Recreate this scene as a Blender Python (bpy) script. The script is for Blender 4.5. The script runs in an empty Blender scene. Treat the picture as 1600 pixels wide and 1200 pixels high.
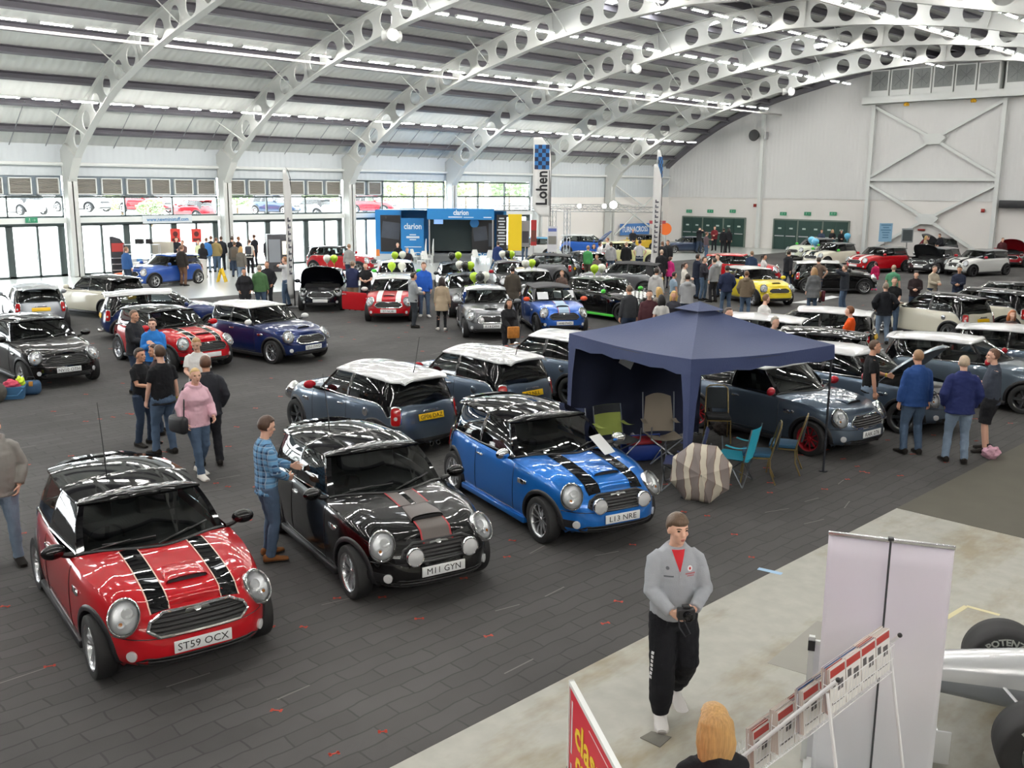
LAMP_E, ROOF_E, SKY_E, EXPO = 130.0, 12.0, 9.0, 0.64
import bpy, bmesh, math, random
import numpy as np
from mathutils import Vector, Matrix
from mathutils.bvhtree import BVHTree
random.seed(7)
PI = math.pi
S = bpy.context.scene
COL = S.collection
# ---------------------------------------------------------------- camera maths (1600 x 1200 frame)
FOC, HOR, ROLL, CAMH = 1520.0, 294.0, math.radians(0.47), 4.45
PITCH = math.atan((600 - HOR) / FOC)
R2 = math.sqrt(.5)
def ray(px, py):
    a = (px - 800) / FOC; b = (py - 600) / FOC
    c, s = math.cos(ROLL), math.sin(ROLL)
    a, b = a * c + b * s, -a * s + b * c
    x, y, z = a, math.cos(PITCH) - b * math.sin(PITCH), -math.sin(PITCH) - b * math.cos(PITCH)
    return Vector(((x - y) * R2, (x + y) * R2, z))      # X: across the hall, Y: along the hall
def G(px, py, z=0.0):
    d = ray(px, py); t = (z - CAMH) / d.z
    return Vector((d.x * t, d.y * t, z))
def onX(px, py, X):
    d = ray(px, py); t = X / d.x
    return Vector((X, d.y * t, CAMH + d.z * t))
def onY(px, py, Y):
    d = ray(px, py); t = Y / d.y
    return Vector((d.x * t, Y, CAMH + d.z * t))
def atD(px, py, D):                                     # at horizontal distance D along the view direction
    d = ray(px, py); t = D / ((d.y - d.x) * R2)
    return Vector((d.x * t, d.y * t, CAMH + d.z * t))
def A(deg): return math.radians(deg + 45)               # 0 = towards the right of view, 90 = away from the viewer
# ---------------------------------------------------------------- geometry helpers: geo = (verts, faces)
def join(*gs):
    V, F = [], []
    for g in gs:
        n = len(V); V += list(g[0]); F += [tuple(i + n for i in f) for f in g[1]]
    return V, F
def xf(g, M):
    return [M @ Vector(v) for v in g[0]], g[1]
def mv(g, x, y, z): return [(v[0] + x, v[1] + y, v[2] + z) for v in g[0]], g[1]
def rz(g, a): return xf(g, Matrix.Rotation(a, 4, 'Z'))
def flip(g): return g[0], [tuple(reversed(f)) for f in g[1]]
def box(x0, x1, y0, y1, z0, z1):
    V = [(x0,y0,z0),(x1,y0,z0),(x1,y1,z0),(x0,y1,z0),(x0,y0,z1),(x1,y0,z1),(x1,y1,z1),(x0,y1,z1)]
    return V, [(3,2,1,0),(4,5,6,7),(0,1,5,4),(1,2,6,5),(2,3,7,6),(3,0,4,7)]
def rbox(x0, x1, y0, y1, z0, z1, b=.02, seg=2):
    g = box(x0, x1, y0, y1, z0, z1)
    bm = bmesh.new(); vs = [bm.verts.new(v) for v in g[0]]
    for f in g[1]: bm.faces.new([vs[i] for i in f])
    bmesh.ops.bevel(bm, geom=bm.edges[:], offset=b, segments=seg, profile=.5, affect='EDGES')
    bm.verts.index_update()
    r = [v.co[:] for v in bm.verts], [tuple(v.index for v in f.verts) for f in bm.faces]
    bm.free(); return r
def frame(d):
    d = Vector(d).normalized()
    u = d.cross(Vector((0,0,1)))
    if u.length < 1e-4: u = d.cross(Vector((0,1,0)))
    u.normalize(); return u, u.cross(d).normalized() * -1
def loft(loops, caps=True):
    n = len(loops[0]); V = [tuple(p) for L in loops for p in L]; F = []
    for i in range(len(loops) - 1):
        for j in range(n):
            k = (j + 1) % n
            F.append((i*n+j, i*n+k, (i+1)*n+k, (i+1)*n+j))
    if caps:
        F.append(tuple(reversed(range(n)))); F.append(tuple((len(loops)-1)*n + j for j in range(n)))
    return V, F
def tube(pts, r, n=8, caps=True, flat=1.0):
    pts = [Vector(p) for p in pts]; loops = []
    u = None
    for i, p in enumerate(pts):
        d = (pts[min(i+1, len(pts)-1)] - pts[max(i-1, 0)]).normalized()
        if u is None: u, v = frame(d)
        else:
            u = (u - d * u.dot(d)).normalized()
        v = d.cross(u)
        rr = r[i] if isinstance(r, (list, tuple)) else r
        loops.append([p + u * (rr * math.cos(2*PI*k/n)) + v * (rr * flat * math.sin(2*PI*k/n)) for k in range(n)])
    return loft(loops, caps)
def bar(p, q, w, h=None):                                # square bar between two points
    h = h or w
    p, q = Vector(p), Vector(q); d = (q - p).normalized(); u, v = frame(d)
    L = [[c + u*(a*w/2) + v*(b*h/2) for a, b in ((-1,-1),(1,-1),(1,1),(-1,1))] for c in (p, q)]
    return loft(L)
def lathe(prof, n=24, axis='Z', caps=False):             # prof [(r, h)]
    loops = []
    for r, h in prof:
        L = []
        for k in range(n):
            a = 2*PI*k/n; c, s = r*math.cos(a), r*math.sin(a)
            L.append((c, s, h) if axis == 'Z' else ((s, h, c) if axis == 'Y' else (h, c, s)))
        loops.append(L)
    return loft(loops, caps)
def ball(c, rx, ry=None, rz_=None, n=16, m=10):
    ry = ry or rx; rz_ = rz_ or rx
    V = [(c[0], c[1], c[2] - rz_)]; F = []
    for i in range(1, m):
        t = -PI/2 + PI*i/m
        for k in range(n):
            a = 2*PI*k/n
            V.append((c[0]+rx*math.cos(t)*math.cos(a), c[1]+ry*math.cos(t)*math.sin(a), c[2]+rz_*math.sin(t)))
    V.append((c[0], c[1], c[2]+rz_)); T = len(V)-1
    for k in range(n):
        F.append((0, 1+(k+1)%n, 1+k)); F.append((T, 1+(m-2)*n+k, 1+(m-2)*n+(k+1)%n))
    for i in range(m-2):
        for k in range(n):
            F.append((1+i*n+k, 1+i*n+(k+1)%n, 1+(i+1)*n+(k+1)%n, 1+(i+1)*n+k))
    return V, F
def prism(pts, p0, p1):                                  # polygon [(a,b)] extruded; p0(a,b)->vec, p1(a,b)->vec
    n = len(pts); V = [tuple(p0(*q)) for q in pts] + [tuple(p1(*q)) for q in pts]
    F = [tuple(reversed(range(n))), tuple(range(n, 2*n))] + [(i, (i+1) % n, n+(i+1) % n, n+i) for i in range(n)]
    return V, F
def sgrid(f, nu, nv):
    V = [tuple(f(i/(nu-1), j/(nv-1))) for i in range(nu) for j in range(nv)]
    return V, [(i*nv+j, (i+1)*nv+j, (i+1)*nv+j+1, i*nv+j+1) for i in range(nu-1) for j in range(nv-1)]
def mesh(name, geo, mats, mis=None, smooth=40):
    me = bpy.data.meshes.new(name)
    me.from_pydata([tuple(v) for v in geo[0]], [], geo[1])
    for m in (mats if isinstance(mats, (list, tuple)) else [mats]): me.materials.append(m)
    if mis is not None: me.polygons.foreach_set('material_index', mis)
    if smooth:
        me.polygons.foreach_set('use_smooth', [True] * len(me.polygons))
        me.set_sharp_from_angle(angle=math.radians(smooth))
    me.update(); return me
def link(name, me, parent=None, loc=None):
    o = bpy.data.objects.new(name, me); COL.objects.link(o)
    if parent is not None: o.parent = parent
    if loc is not None: o.location = loc
    return o
def obj(name, geo, mat, parent=None, smooth=40, loc=None, mis=None):
    return link(name, mesh(name, geo, mat, mis, smooth), parent, loc)
def multi(name, parts, parent=None, smooth=40):          # parts [(geo, mat)] -> one mesh
    mats, V, F, MI = [], [], [], []
    for g, m in parts:
        if m not in mats: mats.append(m)
        n = len(V); V += list(g[0]); F += [tuple(i + n for i in f) for f in g[1]]; MI += [mats.index(m)] * len(g[1])
    return link(name, mesh(name, (V, F), mats, MI, smooth), parent)
def tag(o, label, cat, group=None, kind=None):
    if label: o['label'] = label
    if cat: o['category'] = cat
    if group: o['group'] = group
    if kind: o['kind'] = kind
    return o
def thing(name, label, cat, loc=(0,0,0), rot=0.0, group=None):
    o = bpy.data.objects.new(name, None); COL.objects.link(o)
    o.empty_display_size = .2; o.location = loc; o.rotation_euler = (0, 0, rot)
    return tag(o, label, cat, group)
def struct(name, geo, mat, smooth=0, mis=None):
    o = obj(name, geo, mat, None, smooth, mis=mis); o['kind'] = 'structure'; return o
def dup(root, loc=None, rot=None, label=None):
    r = root.copy(); COL.objects.link(r)
    if loc is not None: r.location = loc
    if rot is not None: r.rotation_euler = (0, 0, rot)
    if label: r['label'] = label
    for ch in list(root.children):
        c = ch.copy(); COL.objects.link(c); c.parent = r
        for g in list(ch.children):
            d = g.copy(); COL.objects.link(d); d.parent = c
    return r
_tc = {}
def textgeo(s, size, w=None, depth=.0, bold=0.0, shear=0.0):   # text in XY plane centred, returned as geo
    k = (s, size, w, depth, bold, shear)
    if k in _tc: return _tc[k]
    cu = bpy.data.curves.new('t', 'FONT'); cu.body = s; cu.size = size; cu.extrude = depth; cu.offset = bold; cu.shear = shear
    cu.resolution_u = 2; cu.align_x = 'CENTER'; cu.align_y = 'CENTER'
    o = bpy.data.objects.new('t', cu); COL.objects.link(o)
    bpy.context.view_layer.update()
    me = bpy.data.meshes.new_from_object(o.evaluated_get(bpy.context.evaluated_depsgraph_get()))
    V = [v.co[:] for v in me.vertices]; F = [tuple(p.vertices) for p in me.polygons]
    bpy.data.objects.remove(o); bpy.data.curves.remove(cu); bpy.data.meshes.remove(me)
    if V:
        xs = [v[0] for v in V]; ys = [v[1] for v in V]
        cx, cy = (min(xs)+max(xs))/2, (min(ys)+max(ys))/2
        sc = (w/(max(xs)-min(xs))) if w else 1.0
        V = [((v[0]-cx)*sc, v[1]-cy, v[2]) for v in V]
    _tc[k] = (V, F); return _tc[k]
def plane_to(g, o, ux, uy):                              # map XY geo on a plane
    o, ux, uy = Vector(o), Vector(ux).normalized(), Vector(uy).normalized(); n = ux.cross(uy)
    return [o + ux*v[0] + uy*v[1] + n*v[2] for v in g[0]], g[1]
def smoothtab(xs, ys, s=.06):
    X = np.linspace(xs[0], xs[-1], 600); Y = np.interp(X, xs, ys)
    dx = X[1]-X[0]; k = np.arange(-60, 61)*dx; w = np.exp(-.5*(k/(s*(xs[-1]-xs[0])))**2); w /= w.sum()
    Yp = np.pad(Y, 60, mode='reflect', reflect_type='odd'); Y = np.convolve(Yp, w, 'valid')
    return lambda x: float(np.interp(x, X, Y))
# ---------------------------------------------------------------- materials
def lin(c):
    return tuple((v/12.92 if v <= .04045 else ((v+.055)/1.055)**2.4) for v in c)
def hexc(h): return lin(tuple(int(h[i:i+2], 16)/255 for i in (0, 2, 4)))
_m = {}
def M(name, col, rough=.5, metal=0., coat=0., bump=0., bscale=60., emit=0., spec=.5, var=0., vscale=3., trans=0., sheen=0.):
    if name in _m: return _m[name]
    c = hexc(col) if isinstance(col, str) else col
    m = bpy.data.materials.new(name); m.use_nodes = True; nt = m.node_tree
    b = nt.nodes['Principled BSDF']
    b.inputs['Base Color'].default_value = (*c, 1); b.inputs['Roughness'].default_value = rough
    b.inputs['Metallic'].default_value = metal; b.inputs['Coat Weight'].default_value = coat
    b.inputs['Coat Roughness'].default_value = .03; b.inputs['Specular IOR Level'].default_value = spec
    if sheen: b.inputs['Sheen Weight'].default_value = sheen
    if trans: b.inputs['Transmission Weight'].default_value = trans
    if emit:
        b.inputs['Emission Color'].default_value = (*c, 1); b.inputs['Emission Strength'].default_value = emit
    if bump or var:
        tc = nt.nodes.new('ShaderNodeTexCoord')
        if bump:
            n = nt.nodes.new('ShaderNodeTexNoise'); n.inputs['Scale'].default_value = bscale; n.inputs['Detail'].default_value = 3
            bp = nt.nodes.new('ShaderNodeBump'); bp.inputs['Strength'].default_value = bump; bp.inputs['Distance'].default_value = .02
            nt.links.new(tc.outputs['Object'], n.inputs['Vector']); nt.links.new(n.outputs['Fac'], bp.inputs['Height'])
            nt.links.new(bp.outputs['Normal'], b.inputs['Normal'])
        if var:
            n = nt.nodes.new('ShaderNodeTexNoise'); n.inputs['Scale'].default_value = vscale; n.inputs['Detail'].default_value = 4
            mx = nt.nodes.new('ShaderNodeMix'); mx.data_type = 'RGBA'
            mx.inputs['A'].default_value = (*[max(0, v*(1-var)) for v in c], 1); mx.inputs['B'].default_value = (*[min(1, v*(1+var)) for v in c], 1)
            nt.links.new(tc.outputs['Object'], n.inputs['Vector']); nt.links.new(n.outputs['Fac'], mx.inputs['Factor'])
            nt.links.new(mx.outputs['Result'], b.inputs['Base Color'])
    _m[name] = m; return m
def node(nt, t, **kw):
    n = nt.nodes.new(t)
    for k, v in kw.items():
        if k in n.inputs: n.inputs[k].default_value = v
        else: setattr(n, k, v)
    return n
def glassmat(name, tint, refl=1.0):
    m = bpy.data.materials.new(name); m.use_nodes = True; nt = m.node_tree; nt.nodes.clear()
    o = nt.nodes.new('ShaderNodeOutputMaterial'); mx = nt.nodes.new('ShaderNodeMixShader')
    t = node(nt, 'ShaderNodeBsdfTransparent', Color=(*tint, 1)); g = node(nt, 'ShaderNodeBsdfGlossy', Color=(1,1,1,1), Roughness=.02)
    f = node(nt, 'ShaderNodeFresnel', IOR=1.55); a = node(nt, 'ShaderNodeMath', operation='MULTIPLY'); a.inputs[1].default_value = refl
    L = nt.links.new
    L(f.outputs[0], a.inputs[0]); L(a.outputs[0], mx.inputs['Fac']); L(t.outputs[0], mx.inputs[1]); L(g.outputs[0], mx.inputs[2])
    L(mx.outputs[0], o.inputs['Surface']); return m
def ribmat(name, col, axis, period, rough=.5, depth=.03, metal=0., var=.0, strength=.6):   # corrugated sheet
    m = M(name, col, rough, metal); nt = m.node_tree; b = nt.nodes['Principled BSDF']
    tc = nt.nodes.new('ShaderNodeTexCoord')
    w = node(nt, 'ShaderNodeTexWave', wave_type='BANDS', bands_direction=axis, wave_profile='SIN'); w.inputs['Scale'].default_value = (2*PI)/period/20
    bp = node(nt, 'ShaderNodeBump'); bp.inputs['Strength'].default_value = strength; bp.inputs['Distance'].default_value = depth
    nt.links.new(tc.outputs['Object'], w.inputs['Vector']); nt.links.new(w.outputs['Fac'], bp.inputs['Height']); nt.links.new(bp.outputs['Normal'], b.inputs['Normal'])
    return m
GLASS = glassmat('car_glass', (.36, .40, .40), 1.0)
GLASSD = glassmat('privacy_glass', (.14, .15, .16), 1.0)
WINGLASS = glassmat('window_glass', (.97, .99, .98), .6)
CHROME = M('chrome', (.85,.85,.86), .08, 1.)
ALLOY = M('alloy', (.62,.63,.65), .25, .9)
BLACKP = M('black_plastic', (.012,.012,.014), .45)
BLACKG = M('black_gloss', (.004,.004,.005), .5, coat=1., spec=0.)
RUBBER = M('rubber', (.012,.012,.013), .75)
INTER = M('cabin_trim', (.016,.016,.017), .8)
WHITEP = M('white_painted_steel', 'dcdfdd', .45)
STEEL = M('steel', (.5,.5,.51), .35, .9)
# ================================================================ THE HALL
XW, YE = -49.6, 68.0                                      # window wall, far end wall
BAY = 8.2; COLS = [18.8 + BAY*k for k in range(-3, 6)]
YB = -16.0; XN = 7.0
def arc_pts():
    P = [(-49.25,4.7),(-48.9,5.1),(-47.6,6.05),(-46,7.1),(-43.6,8.4),(-42,9.0),(-39.3,9.82),(-37.8,10.2),(-33.2,11.2),(-29,11.75),(-25,11.98)]
    L = P + [(-50-a, z) for a, z in reversed(P[:-1])]
    xs = [p[0] for p in L]; f = smoothtab(xs, [p[1] for p in L], .012)
    return [(x, f(x)) for x in np.linspace(-49.25, -.75, 160)]
ARC = arc_pts()
_s = [0.0]
for a, b in zip(ARC, ARC[1:]): _s.append(_s[-1] + math.dist(a, b))
ARCL = _s[-1]
def arc(s, t):                                            # along the arch, height above its soffit
    s = min(max(s, 0), ARCL)
    i = min(max(int(np.searchsorted(_s, s)) - 1, 0), len(ARC) - 2)
    k = (s - _s[i]) / (_s[i+1] - _s[i])
    (x0, z0), (x1, z1) = ARC[i], ARC[i+1]
    j0, j1 = max(i-2, 0), min(i+3, len(ARC)-1)
    dx, dz = ARC[j1][0]-ARC[j0][0], ARC[j1][1]-ARC[j0][1]; l = math.hypot(dx, dz)
    return x0+(x1-x0)*k - dz/l*t, z0+(z1-z0)*k + dx/l*t
def s_at(x): return float(np.interp(x, [p[0] for p in ARC], _s))
WALLM = M('painted_wall', 'e6e3df', .7, var=.03, vscale=.4)
CLAD = ribmat('wall_cladding', 'dcdcdb', 'X', .33, .5, .02, strength=.5)
CLADY = ribmat('side_cladding', 'c4cbcf', 'Y', .33, .5, .02, strength=.5)
SHEET = ribmat('roof_sheet', 'd6d9d6', 'Y', .36, .55, .035, strength=.8)
PURL = M('purlin_grey', '615f66', .5)
FRAME = M('dark_window_frame', '3c4646', .4)
ARCHM = M('arch_white', 'c6c8c5', .5)
# ---- floors
def floor_material():
    m = M('carpet_floor', (.02,.02,.02), .85, spec=.2); nt = m.node_tree; b = nt.nodes['Principled BSDF']; L = nt.links.new
    tc = nt.nodes.new('ShaderNodeTexCoord')
    dn = node(nt, 'ShaderNodeTexNoise', Scale=2.2, Detail=2.0)
    ad = nt.nodes.new('ShaderNodeMixRGB'); ad.blend_type = 'ADD'; ad.inputs['Fac'].default_value = .12
    L(tc.outputs['Object'], dn.inputs['Vector']); L(tc.outputs['Object'], ad.inputs[1]); L(dn.outputs['Color'], ad.inputs[2])
    mp = node(nt, 'ShaderNodeMapping'); mp.inputs['Rotation'].default_value = (0, 0, math.radians(90)); mp.inputs['Scale'].default_value = (1.5,1.5,1.5)
    L(ad.outputs[0], mp.inputs['Vector'])
    br = node(nt, 'ShaderNodeTexBrick', Scale=1.0); br.inputs['Color1'].default_value = (.074,.072,.071,1); br.inputs['Color2'].default_value = (.064,.062,.061,1)
    br.inputs['Mortar'].default_value = (.048,.047,.047,1); br.inputs['Mortar Size'].default_value = .014; br.inputs['Brick Width'].default_value = .9; br.inputs['Row Height'].default_value = .3
    L(mp.outputs[0], br.inputs['Vector'])
    n2 = node(nt, 'ShaderNodeTexNoise', Scale=.35, Detail=5.0); L(tc.outputs['Object'], n2.inputs['Vector'])
    rp = nt.nodes.new('ShaderNodeMapRange'); rp.inputs['From Min'].default_value = .3; rp.inputs['From Max'].default_value = .7; rp.inputs['To Min'].default_value = .75; rp.inputs['To Max'].default_value = 1.3
    L(n2.outputs['Fac'], rp.inputs['Value'])
    n3 = node(nt, 'ShaderNodeTexNoise', Scale=160.0, Detail=2.0); L(tc.outputs['Object'], n3.inputs['Vector'])
    mu = nt.nodes.new('ShaderNodeVectorMath'); mu.operation = 'SCALE'; L(br.outputs['Color'], mu.inputs[0]); L(rp.outputs[0], mu.inputs['Scale'])
    L(mu.outputs[0], b.inputs['Base Color'])
    bp = node(nt, 'ShaderNodeBump', Strength=.4, Distance=.006); L(n3.outputs['Fac'], bp.inputs['Height']); L(bp.outputs[0], b.inputs['Normal'])
    return m
CARPET = floor_material()
RED = M('red_floor_mark', 'b8402f', .8); CHALK = M('chalk_mark', '6b6966', .9)
def concrete(name, col, stain, rough):
    m = M(name, col, rough); nt = m.node_tree; b = nt.nodes['Principled BSDF']; L = nt.links.new
    tc = nt.nodes.new('ShaderNodeTexCoord'); n1 = node(nt, 'ShaderNodeTexNoise', Scale=.55, Detail=6.0, Roughness=.65); n2 = node(nt, 'ShaderNodeTexNoise', Scale=5.0, Detail=5.0)
    mp = node(nt, 'ShaderNodeMapping'); mp.inputs['Scale'].default_value = (1.6, .6, 1)
    L(tc.outputs['Object'], mp.inputs['Vector']); L(mp.outputs[0], n1.inputs['Vector']); L(tc.outputs['Object'], n2.inputs['Vector'])
    cr = nt.nodes.new('ShaderNodeValToRGB'); e = cr.color_ramp.elements
    e[0].position = .36; e[0].color = (*hexc(stain), 1); e[1].position = .5; e[1].color = (*hexc(col), 1)
    L(n1.outputs['Fac'], cr.inputs['Fac'])
    mx = nt.nodes.new('ShaderNodeMixRGB'); mx.blend_type = 'MULTIPLY'; mx.inputs['Fac'].default_value = .35
    L(cr.outputs['Color'], mx.inputs[1]); L(n2.outputs['Fac'], mx.inputs[2]); L(mx.outputs[0], b.inputs['Base Color'])
    return m
CONC = concrete('concrete_floor', 'b3b2a8', '9a9078', .5)
LIGHTF = M('light_resin_floor', 'c9ccc8', .22, var=.06, vscale=.8)
XC = -5.5                                                 # carpet edge along the walkway
YM = 13.3
q1, q2 = G(390, 459), G(150, 462)
XL = -36.6
def flat(x0, x1, y0, y1, z): return [(x0,y0,z),(x1,y0,z),(x1,y1,z),(x0,y1,z)], [(0,1,2,3)]
struct('floor', flat(XW-.3, XN, YB, YE, 0), M('subfloor', '8d8b84', .8))
# the carpet with its woven-in red flecks and scuffs
marks, mi = [], []
rn = random.Random(3)
def hmark(x, y, a, s):
    g = join(box(-s, s, -.008, .008, 0, .002), box(-s, -s+.022, -.024, .024, 0, .002), box(s-.022, s, -.024, .024, 0, .002))
    return mv(rz(g, a), x, y, .0135)
carp = box(XL, XC, YB, YE-.02, .001, .012)
redg, chg = [], []
for k in range(480):
    x, y = rn.uniform(XL+.2, XC-.15), rn.uniform(-3, 40)
    x = round(x/.62)*.62 + rn.uniform(-.08,.08); y = round(y/1.0)*1.0 + rn.uniform(-.12,.12)
    if x > XC-.1: continue
    redg.append(hmark(x, y, PI/4*1.0 + rn.uniform(-.5,.5), rn.uniform(.035,.055)))
for k in range(170):
    x, y = rn.uniform(-20, XC-.15), rn.uniform(-2, 19); redg.append(hmark(round(x/.6)*.6+rn.uniform(-.1,.1) if x < XC-.5 else x, y, PI/4 + rn.uniform(-.5,.5), rn.uniform(.035,.055)))
for k in range(150):
    x, y = rn.uniform(-24, XC-.4), rn.uniform(-1, 22)
    chg.append(mv(rz(box(-rn.uniform(.08,.3), .2, -.008, .008, 0, .001), PI/2+rn.uniform(-.35,.35)), x, y, .0135))
c = multi('floor_carpet', [(carp, CARPET), (join(*redg), RED), (join(*chg), CHALK)], None, 0); c['kind'] = 'structure'
struct('floor_walkway', box(XC, XN, YB, YM, .001, .010), CONC)
struct('floor_mat', box(XC, XN, YM, YE-.02, .001, .014), M('brown_matting', '57544b', .9, var=.2, vscale=1.5))
struct('floor_entrance', box(XW-.2, XL, YB, YE-.02, .001, .008), LIGHTF)
# platform of the far stand
pa = G(1062, 402); 
# ---- roof
def roofpt(x, off): return arc(s_at(x), off)
SS = np.linspace(0, ARCL, 90)
prof = [arc(s, 1.62) for s in SS]
V = []; F = []
for (x, z) in prof: V += [(x, YB, z), (x, YE, z)]
for i in range(len(prof)-1): F.append((2*i, 2*i+2, 2*i+3, 2*i+1))
n = len(V)
for (x, z) in [arc(s, 1.74) for s in SS]: V += [(x, YB, z), (x, YE, z)]
F += [(n+2*i, n+2*i+1, n+2*i+3, n+2*i+2) for i in range(len(prof)-1)]
struct('ceiling', (V, F), SHEET, 60)
ps = [s_at(-47.9) - 1.9] + [s_at(-47.9) + 1.78*k for k in range(0, 40)]
for k, s in enumerate(ps):
    if s < .2 or s > ARCL-.3: continue
    (x0, z0), (x1, z1) = arc(s, 1.28), arc(s+.01, 1.28); dx, dz = (x1-x0)/.01, (z1-z0)/.01
    def P_(a, b): return (x0 + dx*a - dz*b, z0 + dz*a + dx*b)
    pr = [P_(-.09, 0), P_(.09, 0), P_(.09,.05), P_(-.03,.05), P_(-.03,.30), P_(.09,.30), P_(.09,.335), P_(-.09,.335)]
    struct('trim_purlin', prism(pr, lambda a, b: (a, YB, b), lambda a, b: (a, YE-.05, b)), PURL)
# sag rods on the lowest roof panels of both eaves
RODM = M('rod_grey', '8b9094', .5)
rods = []
for y in np.arange(3.2, YE-.5, 1.64):
    for s0, s1 in ((.15, 3.6),):
        rods.append(tube([(arc(s0,1.45)[0], y, arc(s0,1.45)[1]), (arc(s1,1.45)[0], y, arc(s1,1.45)[1])], .022, 5))
struct('trim_roof_rods', join(*rods), RODM)
# ---- cellular arches with their columns
def arch_geo():
    h = 1.16; gl = []
    th = .025; cell = 1.38; r = .43; s0 = 1.55
    ncell = int((ARCL - 2*s0) / cell); cell = (ARCL - 2*s0) / ncell
    def web(q, y): x, z = arc(*q); return (x, y, z)
    def ring(outer, inner):
        for y, fl in ((-th, 0), (th, 1)):
            Vv = [web(q, y) for q in outer] + [web(q, y) for q in inner]; m = len(outer)
            Ff = [(i, (i+1) % m, m+(i+1) % m, m+i) for i in range(m)]
            gl.append((Vv, Ff if not fl else [tuple(reversed(f)) for f in Ff]))
        Vv = [web(q, -th) for q in inner] + [web(q, th) for q in inner]; m = len(inner)
        gl.append((Vv, [(i, (i+1) % m, m+(i+1) % m, m+i) for i in range(m)]))
    def solid(a, b):
        k = max(2, int((b-a)/.3)+1)
        for y, fl in ((-th, 0), (th, 1)):
            g = sgrid(lambda u, v: web((a+(b-a)*u, h*v), y), k, 2); gl.append(flip(g) if fl else g)
    solid(0, s0); solid(ARCL-s0, ARCL)
    for c_ in range(ncell):
        a = s0 + c_*cell; b = a + cell; cx = (a+b)/2; cy = h/2
        if c_ in (12, 24, 36): solid(a, b); continue
        out, inn = [], []
        for k in range(24):
            t = 2*PI*k/24; co, si = math.cos(t), math.sin(t); mm = max(abs(co)/(cell/2), abs(si)/(h/2))
            out.append((cx+co/mm, cy+si/mm)); inn.append((cx+r*co, cy+r*si))
        for k, (sa, sb) in enumerate(((1,1),(-1,1),(-1,-1),(1,-1))):       # pull nearest samples into the corners
            j = min(range(24), key=lambda i: math.dist(out[i], (cx+sa*cell/2, cy+sb*h/2))); out[j] = (cx+sa*cell/2, cy+sb*h/2)
        ring(out, inn)
        if c_ % 6 == 5: gl.append(join(*[box_between(web((b, .03), sgn*.1), web((b, h-.03), sgn*.1)) for sgn in (-1, 1)]))
    for t0, t1, w in ((0, -.035, .17), (h, h+.035, .17)):
        L = []
        for s in np.linspace(0, ARCL, 120):
            (xa, za), (xb, zb) = arc(s, t0), arc(s, t1); L.append([(xa,-w,za),(xa,w,za),(xb,w,zb),(xb,-w,zb)])
        gl.append(loft(L))
    return join(*gl)
def box_between(p, q): return bar(p, q, .02, .12)
AG = arch_geo()
def col_geo():
    x0, x1, w = XW+.12, XW+.72, .24
    g = [box(x0, x0+.04, -w, w, 0, 5.6), box(x1-.04, x1, -w, w, 0, 4.75), box(x0, x1, -.03, .03, 0, 5.2), box(x0, x1, -w, w, 0, .03)]
    # boxed face plates towards the hall and the haunch into the arch
    g.append(box(x0+.02, x1-.02, -w+.02, w-.02, .03, 4.7))
    (ax, az), (bx, bz) = arc(1.7, 0), arc(1.2, 1.16)
    hp = [(x0, 4.6), (x1, 4.6), (ax, az), (bx, bz), (x0-.75, 5.75), (x0, 5.5)]
    g.append(prism(hp, lambda a, b: (a, -.2, b), lambda a, b: (a, .2, b)))
    return join(*g)
CG = col_geo()
ame = mesh('roof_arch', AG, ARCHM, None, 30); cme = mesh('wall_column', CG, ARCHM, None, 0)
for y in COLS[2:]:
    o = link('trim_arch', ame, None, (0, y, 0)); o['kind'] = 'structure'
    o = link('trim_column', cme, None, (0, y, 0)); o['kind'] = 'structure'
fly = []
for y in COLS[2:]:                                        # fly braces from arch flange to purlin
    for s in (3.1, 8.4, 13.7, 19, 24.3):
        (x0, z0), (x1, z1) = arc(s, .05), arc(s, 1.4)
        for sg in (-1,):
            fly.append(tube([(x0, y+sg*.05, z0+.1), (x1, y+sg*1.25, z1)], .028, 5))
struct('trim_fly_braces', join(*fly), ARCHM)
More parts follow.
